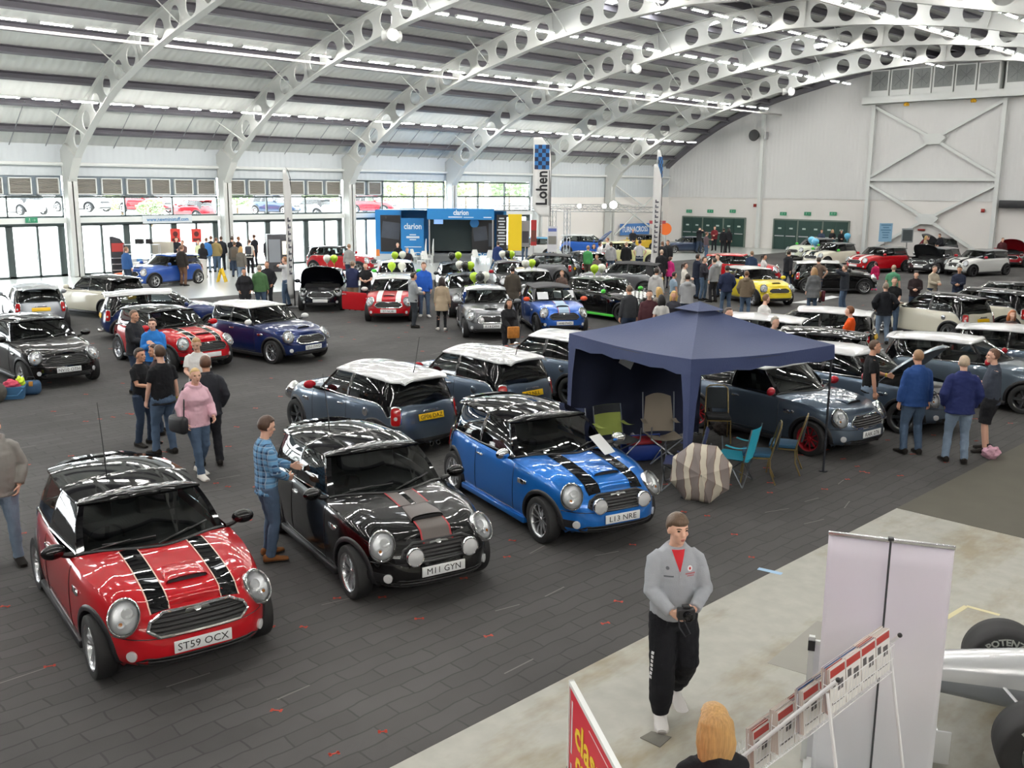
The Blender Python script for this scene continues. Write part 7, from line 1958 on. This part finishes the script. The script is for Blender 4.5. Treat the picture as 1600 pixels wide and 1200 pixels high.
for k in range(7):
    z = .62-.035*k; h = bvl.ray_cast(Vector((.2+.02, -1, z)) , Vector((-.12,1,0)).normalized())
    if h[0]:
        c = h[0]+h[1]*.004; u_, v_ = frame(h[1]); lp_.append(([c+u_*a+v_*b for a, b in ((-.014,-.012),(.014,-.012),(.014,.012),(-.014,.012))], [(0,1,2,3)]))
if lp_: obj('leg_print', join(*lp_), M('print_white','d8d8dc',.8), m0, 0)
hc = (Vector(i0['wl'])+Vector(i0['wr']))/2 + Vector((.075,0,.02))
cam = join(rbox(-.035,.035,-.068,.068,-.045,.045,.012), rbox(-.03,.02,-.03,.03,.04,.068,.008))
held('camera', 'black camera with dangling strap in the hands of the man on the walkway', 'camera', m0, i0, cam, BLACKP, hc, [('lens', xf(lathe([(.034,-.02),(.036,.05),(.030,.055),(.026,.045),(0,.04)], 20, 'X'), Matrix.Translation((.035,0,0))), BLACKG), ('strap', tube([(.0,-.06,-.02),(.03,-.055,-.10),(.05,-.01,-.17),(.045,.03,-.15),(.03,.0,-.09),(.02,-.03,-.03)], .007, 5, flat=.4), M('strap_black','22242a',.8))])
# --- blonde woman at the bottom edge
p = CW(1.13, 4.86); person('woman with shoulder-length blonde hair seen from behind at the bottom edge', p, 100, 1.66, 'hold', '15151a', '1c1d22', 'jumper', 'trousers', 'bob', 'ba925c', 'f', near=1, z=.0105)
# --- near left group
m1, i1 = person('man in blue plaid shirt and jeans reading a paper beside the black striped car', HP(412, 654, 1.76), 34, 1.76, 'hold', PLAID, 'denim', 'shirt', 'jeans', 'short', '4a3325', shoec='8a5a34', near=1, nod=.28, hl=(.34,.05,1.10), hr=(.22,-.12,1.02), hd=(.6,-.3,-.1))
held('paper_sheet', 'sheet of white paper in the hands of the plaid-shirted man', 'paper', m1, i1, xf(box(-.02,.20,-.14,.07,-.001,.001), Matrix.Rotation(-.25, 4, 'Y')), PAPER, Vector(i1['wl'])+Vector((.10,-.01,.01)), smooth=0)
m2, i2 = person('blonde woman in pink hooded top with black shoulder bag walking through the group', HP(303, 577, 1.70), -38, 1.70, 'walk', 'e3b9c6', 'denim', 'hoodie', 'jeans', 'crop', 'd2b27a', 'f', 1.14, shoec='e6e2dc', near=1, hl=(.22,.16,.98), hr=(.06,-.26,.92), fl=(-.16,.09), fr=(.18,-.09), toe=.03, headyaw=-.3)
Mx = Matrix.Translation(m2.location) @ Matrix.Rotation(m2.rotation_euler.z, 4, 'Z'); q = Mx @ Vector((-.05,-.29,.88))
t = thing('handbag', 'large black shoulder bag hanging at the side of the woman in pink', 'bag', q, m2.rotation_euler.z)
obj('bag', rbox(-.20,.20,-.075,.075,-.15,.13,.07,3), M('bag_black','191a1e',.5), t); obj('strap', tube([(-.15,.0,.10),(-.09,.055,.34),(.02,.10,.545),(.09,.06,.36),(.15,.0,.10)], .012, 6, flat=.5), M('bag_black','191a1e',.5), t)
PP = [
 # px, py(head top), H, face, pose, top, colour, legs, colour, hair, hair colour, sex, girth, near, label, overrides
 (321,559,1.78,120,'pockets','jacket','2c2e34','trousers','25262b','short','5a3c2a','m',1.06,1,'man in dark charcoal jacket with his back turned, behind the woman in pink',{}),
 (250,542,1.84,142,'relaxed','tee','1b1c20','jeans','denim','short','4a3628','m',1.16,1,'stout man in black t-shirt and jeans with yellow wristband, back turned',{}),
 (216,546,1.70,-20,'hold','tee','191a1e','jeans','ddenim','short','3a2c24','m',1.0,1,'slim man in black t-shirt at the left of the standing group',{}),
 (243,540,1.64,-150,'hold','tee','3a2a2c','jeans','ddenim','bob','3b2620','f',1.05,1,'dark-haired woman half hidden behind the stout man in black',{}),
 (307,529,1.74,-88,'hold','tee','e4e4e2','jeans','ddenim','crop','b28a5c','m',1.08,1,'man in white t-shirt looking down before the red striped car',dict(nod=.4)),
 (207,486,1.80,-12,'hold','jacket','26272b','jeans','ddenim','crop','6a5040','m',1.08,1,'balding man in dark jacket beside the red striped car',{}),
 (238,499,1.70,-82,'hold','jacket','2f79c4','jeans','ddenim','short','4a3222','m',1.0,1,'boy in bright blue jacket smiling before the red striped car',dict(hl=(.24,.04,1.24),hr=(.24,-.04,1.18))),
 (-14,652,1.80,-60,'pockets','hoodie','8d8a86','jeans','ldenim','short','4a3a2c','m',1.08,1,'man in grey hooded top cut by the left edge',dict(hr=(.16,-.16,.95))),
 # near right group
 (1437,549,1.80,98,'stand','jacket','2c4c86','jeans','denim','crop','a07c5c','m',1.12,1,'man in blue and navy hooded jacket with his back turned at the raised bonnet',{}),
 (1508,558,1.80,78,'pockets','jacket','232c5c','jeans','ldenim','crop','c9b49c','m',1.14,1,'balding man in dark blue fleece and light jeans, back turned',{}),
 (1556,547,1.80,160,'crossed','polo','3c424e','shorts','1b1c20','crop','6a4a38','m',1.22,1,'stout man in dark polo shirt and black shorts at the right edge',{}),
 (1365,533,1.80,-10,'talk','tee','17181b','jeans','ldenim','crop','5a4434','m',1.08,1,'man in black t-shirt with yellow wristband standing between slate blue cars',dict(hl=(.30,.10,1.12))),
 (1330,480,1.74,150,'hold','tee','ee5a1e','jeans','ddenim','short','7a4a2c','m',1.0,0,'man in bright orange t-shirt',{}),
 (1385,443,1.80,80,'hips','jacket','1d1f24','jeans','ldenim','crop','8a7a6a','m',1.16,0,'man in black jacket and light jeans with his back turned beside the tray man',{}),
 (1421,432,1.82,-100,'hold_low','tee','18191c','jeans','denim','crop','5a4a3c','m',1.14,0,'man in black t-shirt holding a tray beside the cream car',{}),
 (1397,415,1.76,70,'stand','polo','5c9a78','trousers','2a2c30','crop','b09a84','m',1.1,0,'man in sea green polo shirt, back turned',{}),
 (1432,425,1.66,-110,'hold','jacket','2a2022','jeans','ddenim','short','2c201c','m',1.0,0,'dark-haired person in black and red jacket beyond the tray man',{}),
 (1460,416,1.74,-70,'hold','shirt','b8ae9c','jeans','ddenim','crop','6a5648','m',1.15,0,'man in pale checked shirt with hands together',{}),
 (1500,417,1.74,-120,'hold','jumper','262c3e','jeans','ddenim','short','33281f','m',1.1,0,'man in navy jumper beyond the cream car',{}),
 (1582,486,1.60,-95,'stand','tee','5a4a48','jeans','ddenim','bob','b0683c','f',1.1,0,'ginger-haired woman at the right edge behind the silver roofs',{}),
 (1217,495,1.72,-60,'stand','shirt','8a8a88','jeans','ddenim','short','a8a296','m',1.05,0,'grey-haired man whose head shows above the gazebo roof',{}),
 (1177,476,1.86,-60,'hold','jacket','1f2024','jeans','ddenim','crop','4a3a30','m',1.1,0,'smiling dark-haired man in black jacket just above the gazebo slope',{}),
 (1196,461,1.78,20,'stand','tee','dedcd8','jeans','ddenim','crop','7a5a44','m',1.1,0,'man in white top just behind the smiling man in black',{}),
 # middle
 (690,434,1.68,95,'relaxed','cardigan','b3a189','leggings','1f2024','bob','2c221e','f',1.1,0,'woman in beige cardigan and black leggings, back turned',dict(shoec='d8d2cc')),
 (645,427,1.76,20,'hold','hoodie','9a9ea0','trousers','33383e','short','33281f','m',1.05,0,'man in pale grey jumper facing the man in bright blue',{}),
 (662,411,1.88,-82,'relaxed','jacket','2a5fc0','jeans','denim','short','6a4630','m',1.2,0,'large man in bright blue top beside the red car with white stripes',dict(shoec='dcdcda')),
 (795,468,1.64,-70,'hold_low','jacket','212124','trousers','2a2a2e','bob','2c201a','f',1.1,0,'dark-haired woman in black jacket carrying an orange bag before the grey car',{}),
 (801,417,1.78,95,'stand','coat','4a443c','trousers','2c2c2e','short','2c2420','m',1.05,0,'man in long brown coat between the grey and blue cars',{}),
 (984,447,1.80,110,'stand','jumper','3a3c40','jeans','ddenim','crop','7a6656','m',1.2,0,'broad man in dark grey jumper, back turned, left of the gazebo peak',{}),
 (1015,454,1.76,-100,'stand','shirt','4a2a30','jeans','ddenim','crop','3a2a24','m',1.05,0,'man in dark red shirt facing the viewer left of the gazebo peak',{}),
 (1030,450,1.66,120,'stand','jumper','8a8078','jeans','ddenim','long','cda868','f',1.05,0,'woman with long blonde hair seen from behind, left of the gazebo peak',{}),
 (1034,462,1.64,100,'stand','tee','dcdad6','jeans','ddenim','long','1f1a1c','f',1.0,0,'woman with long black hair and white top above the gazebo roof',{}),
 (1053,456,1.66,-95,'stand','tee','3a3a42','jeans','ddenim','long','d6b26a','f',1.0,0,'woman with long blonde hair facing the viewer, by the gazebo peak',{}),
 (1075,429,1.78,80,'hold','hoodie','a5a6a8','jeans','ddenim','short','2f241e','m',1.08,0,'man in pale grey hooded top, back turned, just above the gazebo peak',{}),
 (1008,422,1.74,60,'stand','hoodie','c2c0be','jeans','ddenim','short','2f241e','m',1.05,0,'boy in pale hooded top with red collar beside the soft-top car',{}),
 (1053,426,1.56,20,'stand','tee','8fa3b4','jeans','ddenim','short','2c211c','m',1.0,0,'child in blue and white striped top',{}),
 (1070,411,1.66,-20,'hold','jumper','dcd6cc','jeans','ddenim','pony','3a2620','f',1.0,0,'dark-haired woman in cream jumper near the crowd',{}),
 (1090,398,1.82,20,'hold','jacket','232838','jeans','ddenim','short','3a281e','m',1.1,0,'tall man in navy jacket at the left of the standing crowd',{}),
 (1100,402,1.76,-40,'hold','shirt','33323a','jeans','denim','short','4a3222','m',1.05,0,'man in dark shirt and jeans in the middle of the standing crowd',{}),
 (1117,404,1.76,130,'stand','hoodie','8f9092','trousers','2a2a2e','short','2f241e','m',1.05,0,'man in mid grey hooded top in the standing crowd',{}),
 (1130,399,1.78,-140,'point','shirt','b6b6b4','jeans','ddenim','short','5a3e2a','m',1.0,0,'young man in pale grey shirt at the back of the standing crowd',{}),
 (1137,416,1.76,100,'pockets','jacket','28304a','jeans','denim','short','2c221c','m',1.1,0,'man in dark navy padded jacket, back turned, left of the yellow car',{}),
 (1167,424,1.70,70,'pockets','hoodie','7a6c5a','jeans','denim','crop','6a4c34','m',1.08,0,'boy in brown hooded top before the yellow car',{}),
 (1175,393,1.74,60,'stand','jacket','2c3c56','jeans','ddenim','crop','8a6a50','m',1.1,0,'man in blue jacket behind the yellow car',{}),
 (1194,398,1.66,-30,'stand','jumper','dcd8d6','jeans','ddenim','pony','2c221e','f',1.0,0,'woman in white jumper by the red car bonnet',{}),
 (1237,392,1.80,35,'walk','jacket','232428','jeans','ddenim','short','33281f','m',1.08,0,'man in black jacket walking past the black car, white trainers',dict(shoec='e0e0de')),
 (1273,419,1.72,95,'stand','coat','6a6c6e','jeans','denim','bob','a8845c','f',1.2,0,'woman in grey coat holding a dark red bag',{}),
 (1280,403,1.80,95,'hips','polo','6a5a50','jeans','ddenim','short','3a2a20','m',1.1,0,'man in brown top in front of the black car with white roof',{}),
 (1322,415,1.76,150,'photo','jacket','2c3038','jeans','denim','crop','7a5c48','m',1.1,0,'man in dark jacket taking a photograph beside the black car',{}),
 (1369,410,1.28,100,'stand','coat','c4265c','leggings','5a6a8a','short','5a2a34','f',1.05,0,'child in bright pink coat',dict(shoec='e05a80')),
 (906,383,1.76,60,'relaxed','jumper','4f9a5c','trousers','5a5046','crop','a08468','m',1.15,0,'man in green jumper walking past the grey car',{}),
 (926,382,1.66,-80,'stand','jacket','2c56a4','trousers','2a2a2e','bob','2c221e','f',1.0,0,'woman with blue top beside the black car at the far stand',{}),
 (937,379,1.76,20,'point','shirt','e2e2e4','trousers','2a2a2e','short','3a2a20','m',1.05,0,'man in white shirt reaching out at the far stand',{}),
 (950,372,1.76,170,'hold','shirt','dedad8','trousers','2a2a2e','crop','8a6048','m',1.1,0,'man in white shirt facing left at the far stand',{}),
 (955,379,1.76,90,'stand','hoodie','a8a9ab','jeans','denim','short','4a3222','m',1.05,0,'man in grey hooded top with his back turned at the far stand',{}),
 (979,379,1.76,85,'stand','jacket','1d1d20','trousers','222226','crop','a88c74','m',1.15,0,'man in black jacket with his back turned at the far stand',{}),
 (1000,376,1.78,90,'hips','tee','c9c9cb','jeans','ddenim','short','2c221e','m',1.12,0,'man in pale grey t-shirt with hands on hips at the far stand',{}),
 (989,358,1.78,-88,'hold_low','jacket','26272b','jeans','denim','short','9a948a','m',1.05,0,'man in dark waistcoat and pale shirt facing the viewer at the far stand',{}),
 (1035,378,1.76,60,'stand','jacket','2a2c30','trousers','24242a','crop','7a5844','m',1.1,0,'man in black jacket beside the slim white flag, left one',{}),
 (1044,376,1.76,-120,'stand','jacket','26272a','trousers','24242a','short','3a2a20','m',1.05,0,'man in dark jacket beside the slim white flag, right one',{}),
 (1034,391,1.74,80,'stand','coat','232327','trousers','222226','crop','d0b49c','m',1.1,0,'balding person in long black coat at the foot of the slim white flag',{}),
 (1047,402,1.42,70,'stand','coat','c9347c','leggings','3a3a4a','pony','5a3a2c','f',1.0,0,'girl in bright magenta coat beside the slim white flag',{}),
 (933,398,1.56,-120,'hold','tee','6a5c58','jeans','ddenim','short','5a3c28','m',1.0,0,'child with brown hair in front of the grey hooded man',{}),
 (859,421,1.50,-100,'stand','tee','5a4a44','jeans','ddenim','short','a87a54','m',1.0,0,'child whose head shows above the blue soft-top roof',{}),
 # far right by the doors
 (1093,356,1.80,-60,'photo','jacket','24252a','jeans','ddenim','short','2c221e','m',1.0,0,'man holding a camera to his face before the left fire doors',{}),
 (1104,363,1.76,20,'point','shirt','5c4c50','jeans','denim','short','5a3a28','m',1.05,0,'man in dark patterned shirt pointing at the left fire doors',{}),
 (1117,354,1.78,-110,'hold','jacket','6a2228','trousers','24242a','short','4a2a20','m',1.1,0,'man in dark red jacket before the left fire doors',{}),
 (1131,357,1.74,60,'stand','jacket','1f1f23','trousers','222226','short','2c221e','m',1.0,0,'person in black jacket at the left fire doors, left of a pair',{}),
 (1139,357,1.74,100,'stand','jacket','26262a','trousers','222226','bob','2c221e','f',1.0,0,'woman in black jacket at the left fire doors, right of a pair',{}),
 (1284,359,1.74,-100,'hold','jacket','3a4458','trousers','22262e','short','3a2a20','m',1.0,0,'person in dark blue beside the pale green car',{}),
 (1301,359,1.68,-100,'hold','jacket','232327','trousers','222226','long','cfae74','f',1.0,0,'blonde woman in black before the right fire doors',{}),
 (1315,360,1.66,-100,'hold','jacket','222226','trousers','222226','long','2c221e','f',1.0,0,'dark-haired woman in black at the right end of the fire doors',{}),
 (1342,356,1.78,-60,'stand','polo','7fb2dc','trousers','24262c','short','3a2a20','m',1.05,0,'man in pale blue shirt left of the pale blue board',{}),
 (1349,358,1.74,80,'stand','shirt','b9bcbe','trousers','24262c','short','4a3324','m',1.0,0,'man in pale grey shirt left of the pale blue board',{}),
 (1353,356,1.76,-120,'stand','shirt','9a9c9e','trousers','24262c','short','3a2a20','m',1.0,0,'man in grey jacket right of the pale blue shirted man',{}),
 (1439,366,1.72,-30,'bend','jacket','6a2a30','trousers','24262c','short','5a3c28','m',1.0,0,'man in dark red bending at the raised bonnet by the braced wall',{}),
 (1447,369,1.66,-30,'stand','jumper','a89a84','trousers','24262c','long','c9a86a','f',1.0,0,'blonde person in beige by the raised bonnet at the braced wall',{}),
 (1472,365,1.76,200,'lean','jacket','23242a','trousers','24262c','short','4a2f20','m',1.1,0,'man in black leaning to the raised bonnet at the braced wall',{}),
 (1567,372,1.76,-100,'stand','jacket','4a2226','trousers','24262c','crop','6a4a38','m',1.05,0,'man behind the raised red bonnet at the right edge',{}),
 # left, by the entrance
 (202,386,1.80,60,'stand','jacket','31568a','jeans','ddenim','crop','8a6a50','m',1.15,0,'man in blue jacket beside the curved product stand',{}),
 (283,384,1.80,70,'stand','jacket','2a2624','trousers','6a5040','crop','6a4a34','m',1.1,0,'man in dark jacket and brown trousers beside the blue car at the doors',{}),
 (275,371,1.74,-60,'hold','jacket','23242a','trousers','24262c','short','3a2a20','m',1.1,0,'man in black behind the trade counter, left one',{}),
 (285,376,1.70,-100,'hold','jacket','5a4644','trousers','24262c','short','6a4028','m',1.1,0,'man in brown behind the trade counter, right one',{}),
 (316,380,1.66,100,'hold','jacket','202024','trousers','202024','bob','2a1f1a','f',1.1,0,'woman all in black with her back turned in the entrance queue',{}),
 (322,372,1.78,95,'stand','jacket','3f74b4','jeans','ldenim','crop','7a5a44','m',1.05,0,'man in sky blue top in the entrance queue',{}),
 (329,369,1.80,100,'stand','tee','2c2c30','jeans','ddenim','crop','6a4632','m',1.1,0,'tall man in black in the entrance queue',{}),
 (337,372,1.78,85,'pockets','jacket','8a7a52','jeans','denim','crop','6a4a34','m',1.15,0,'man in khaki jacket, back turned, in the entrance queue',{}),
 (345,370,1.78,110,'stand','jacket','26282e','trousers','22242a','short','4a3424','m',1.05,0,'man in dark clothes at the right of the khaki jacket',{}),
 (310,376,1.62,-100,'stand','tee','d8dcae','trousers','2a2a2e','crop','9a7a60','m',1.0,0,'person in pale yellow behind the woman in black',{}),
 (362,370,1.80,90,'hold','tee','232428','jeans','ddenim','short','3a2a20','m',1.15,0,'broad man in black t-shirt by the second column',{}),
 (372,370,1.78,60,'stand','tee','2c2a30','jeans','ddenim','short','8a5a3a','m',1.1,0,'ginger man in dark top by the second column',{}),
 (366,378,1.74,100,'stand','jacket','5a5650','jeans','ddenim','short','5a4632','m',1.1,0,'person in grey-brown coat in front of the broad man',{}),
 (376,386,1.72,85,'walk','jacket','6c6862','jeans','ldenim','bob','c2965a','f',1.1,0,'blonde woman in grey jacket and light jeans walking by the second column',{}),
 (389,375,1.72,90,'stand','tee','d8d4cc','trousers','202024','crop','4a3424','m',1.05,0,'person in white top with black rucksack straps',{}),
 (397,367,1.80,150,'stand','tee','24252a','trousers','24262c','short','4a2f20','m',1.0,0,'slim man in black t-shirt by the vending machine, left of it',{}),
 (417,371,1.76,60,'stand','jumper','222428','trousers','22242a','short','6a4a30','m',1.1,0,'man in black jumper before the vending machine',{}),
 (433,367,1.80,100,'stand','tee','3a4250','jeans','denim','short','3a2a20','m',1.1,0,'man in dark blue top before the vending machine',{}),
 (381,420,1.64,-70,'pockets','coat','26262a','trousers','2a2c34','crop','26262a','f',1.05,0,'woman in black coat and dark hat on the edge of the carpet',{}),
 (405,415,1.74,92,'stand','jacket','4c6e48','jeans','denim','crop','a8a094','m',1.12,0,'man in green jacket, back turned, on the edge of the carpet',{}),
 (417,409,1.76,-100,'pockets','jacket','222327','trousers','24262c','crop','6a4630','m',1.1,0,'man in black jacket facing the man in green',{}),
 (446,402,1.86,178,'photo','tee','e2e2e4','jeans','denim','crop','a8784e','m',1.12,0,'tall man in white t-shirt and jeans raising a hand to his face',dict(hl=(.16,.07,1.48),hr=(.12,-.24,.94))),
 (545,382,1.78,90,'stand','shirt','9a9a98','jeans','ddenim','crop','9a7a60','m',1.1,0,'man in grey patterned shirt before the dark red car',{}),
 (550,409,1.78,80,'hold','jacket','2a3050','trousers','b09a80','crop','8a7460','m',1.15,0,'man in navy jacket beside the raised black bonnet',{}),
 (571,411,1.74,-85,'hold','tee','1c1c1f','trousers','24262c','crop','6a4a38','m',1.15,0,'man in black printed t-shirt behind the open red door',{}),
 (778,378,1.78,70,'stand','jacket','2b3c6c','jeans','denim','short','3a2a20','m',1.1,0,'man in navy blue at the right corner of the trailer',{}),
 (820,364,1.78,-90,'stand','hoodie','2c3a32','jeans','denim','short','5a3a28','m',1.08,0,'man in dark green hooded top before the white rally car',{}),
 (802,353,1.72,-120,'lean','jacket','3a2c2a','trousers','6a5a4a','short','4a2a20','m',1.1,0,'person bending over the white rally car bonnet',{}),
]
PPL = {}
for (px, py, H, face, pose, top, tc_, bot, lc, hair, hc_, sex, gi, near, lab, ov) in PP:
    ov = dict(ov); sh = ov.pop('shoec', '1e1b19')
    PPL[px] = person(lab, HP(px, py, H), face, H, pose, tc_, lc, top, bot, hair, hc_, sex, gi, sh, SKIN if px % 3 else SKIN2, near, group=None, **ov)
# seated pair by the trailer on folding stools
for px, py, lab, c in ((621, 380, 'bald man in black seated before the left trailer poster', '1d1d21'), (636, 388, 'fair-haired person in black seated by the blue fold-out panel', '28252a')):
    q = HP(px, py, 1.30); person(lab, q, -70, 1.76, 'sit', c, '22242a', 'jacket', 'trousers', 'crop' if px < 630 else 'short', 'c0a48c' if px < 630 else 'b89a6c')
    t = thing('plastic_chair', 'white plastic chair under the %s' % ('bald man in black' if px < 630 else 'fair-haired seated person'), 'chair', (q[0]-.06*math.cos(A(-70)), q[1]-.06*math.sin(A(-70)), .0125), A(-70), 'white plastic chairs by the trailer'); W_ = M('plastic_white','e2e4e2',.45)
    obj('seat', rbox(-.20,.2,-.22,.22,.345,.375,.012), W_, t); obj('backrest', rbox(-.30,-.27,-.2,.2,.42,.80,.012), W_, t)
    for sy in (1,-1):
        for sx in (1,-1): obj('leg', tube([(.17*sx,.19*sy,.35),(.21*sx,.22*sy,0)], .018, 6), W_, t)
# things people hold or wear apart from their clothes
def hang(px, name, label, cat, geo, m, at_, extra=None, smooth=40): r, i = PPL[px]; return held(name, label, cat, r, i, geo, m, Vector(at_), extra, smooth)
WB = M('wristband_yellow','d8c53a',.6)
for px, lab in ((250, 'yellow wristband on the stout man in black'), (1365, 'yellow wristband on the man between the slate blue cars')):
    r, i = PPL[px]; sd = 'r' if px == 250 else 'l'; w_, e_ = Vector(i['w'+sd]), Vector(i['e'+sd]); d = (w_-e_).normalized(); hang(px, 'wristband', lab, 'wristband', tube([-d*.012, d*.012], .036, 14), WB, w_-d*.02)
r, i = PPL[1421]; hang(1421, 'tray', 'flat brown tray held by the man in black t-shirt', 'tray', rbox(-.12,.12,-.22,.22,-.015,.015,.008), M('tray_brown','8a7460',.6), (Vector(i['wl'])+Vector(i['wr']))/2+Vector((.10,0,.05)))
r, i = PPL[795]; hang(795, 'handbag', 'orange patterned bag held by the dark-haired woman in black jacket', 'bag', rbox(-.05,.05,-.17,.17,-.2,.12,.03), M('bag_orange','b8762c',.7,var=.5,vscale=14), (Vector(i['wl'])+Vector(i['wr']))/2+Vector((.12,0,-.06)))
r, i = PPL[1273]; hang(1273, 'shoulder_bag', 'dark red shiny bag at the side of the grey-coated woman', 'bag', rbox(-.16,.16,-.06,.06,-.24,.16,.04), M('bag_burgundy','5a1c28',.25,coat=.5), Vector(i['wr'])+Vector((.0,-.12,-.12)))
r, i = PPL[389]; hang(389, 'rucksack', 'dark rucksack on the back of the person in white top', 'bag', rbox(-.10,.08,-.15,.15,-.22,.2,.06), M('rucksack_dark','3a3c44',.8), (-.20,0,1.22))
r, i = PPL[366]; hang(366, 'rucksack', 'brown rucksack on the back of the person in grey-brown coat', 'bag', rbox(-.10,.08,-.15,.15,-.22,.2,.06), M('rucksack_brown','5a5046',.8), (-.22,0,1.2))
# sheets in windscreens
def in_screen(px, py, z, face, lab, tilt=.9, w=.11, h=.17):
    p = G(px, py, z); o = obj('paper_sheet', xf(box(-.0015,.0015,-w,w,-h,h), Matrix.Rotation(-tilt, 4, 'Y')), PAPER, None, 0); o.location = p; o.rotation_euler = (0,0,A(face)); tag(o, lab, 'paper')
in_screen(941, 694, 1.12, -44, 'white sheet of paper on the windscreen of the bright blue car', .95)
for k, (px, py) in enumerate(((848, 462), (871, 460), (888, 459))): in_screen(px, py, 1.16, -80, 'white poster inside the windscreen of the blue soft-top, %s of three' % ['left', 'middle', 'right'][k], .75, .17 if k != 1 else .12, .14)
p = G(1548, 716, .0125); tag(obj('carrier_bag', mv(crumple((0,0,.10), .14,.12,.11), p.x, p.y, p.z), M('bag_pink_white','d9a8b8',.7,bump=.8,bscale=14,var=.4,vscale=6), None, 60), 'pink and white carrier bag on the floor behind the man in shorts', 'bag')

# keep feet out of car bodies: step along the line of sight until clear
CARS = [o for o in COL.objects if o.name.split('.')[0] == 'car']
def inside(p, o, m=.16):
    d = Vector((p[0]-o.location.x, p[1]-o.location.y)); a = o.rotation_euler.z; k = o.scale.x
    u, v = d.x*math.cos(a)+d.y*math.sin(a), -d.x*math.sin(a)+d.y*math.cos(a)
    return -1.80*k-m < u < 1.90*k+m and abs(v) < .84*k+m
for o in list(COL.objects):
    if o.name.split('.')[0] != 'person': continue
    p0 = o.location.copy(); v = Vector((p0.x, p0.y)).normalized(); sd = Vector((v.y, -v.x))
    if not any(inside(p0, c) for c in CARS): continue
    best = None
    for st in np.arange(.05, 1.9, .05):
        for dv in (v, -v, (v+sd*.6), (v-sd*.6), (-v+sd*.6), (-v-sd*.6)):
            q = (p0.x+dv.x*st, p0.y+dv.y*st)
            if not any(inside(q, c) for c in CARS): best = q; break
        if best: break
    if best:
        dx = Vector((best[0]-p0.x, best[1]-p0.y, 0))
        o.location = p0 + dx
        for h in COL.objects:
            if h.parent is None and h.name.split('.')[0] in ('tray','handbag','shoulder_bag','rucksack','wristband') and (h.matrix_world.translation - p0).xy.length < .6: h.location += dx
bpy.data.scenes.remove(WS)
# ================================================================ CAMERA, LIGHT
cd = bpy.data.cameras.new('camera'); co = bpy.data.objects.new('camera', cd); COL.objects.link(co)
cd.sensor_width = 36; cd.lens = FOC/1600*36; cd.clip_end = 400; cd.clip_start = .05
co.matrix_world = Matrix.Translation((0,0,CAMH)) @ Matrix.Rotation(PI/4, 4, 'Z') @ Matrix.Rotation(PI/2-PITCH, 4, 'X') @ Matrix.Rotation(ROLL, 4, 'Z')
S.camera = co
w = bpy.data.worlds.new('sky'); S.world = w; w.use_nodes = True
bg = w.node_tree.nodes['Background']; bg.inputs['Color'].default_value = (.90,.95,1.0,1); bg.inputs['Strength'].default_value = SKY_E
S.view_settings.view_transform = 'Standard'; S.view_settings.look = 'None'; S.view_settings.gamma = 1.0; S.view_settings.exposure = EXPO
S.view_settings.use_curve_mapping = False
S.cycles.use_denoising = True; S.cycles.max_bounces = 7; S.cycles.adaptive_threshold = .02; S.cycles.diffuse_bounces = 3; S.cycles.glossy_bounces = 4; S.cycles.transparent_max_bounces = 16
S.cycles.sample_clamp_indirect = 8
S.cycles.caustics_reflective = False; S.cycles.caustics_refractive = False
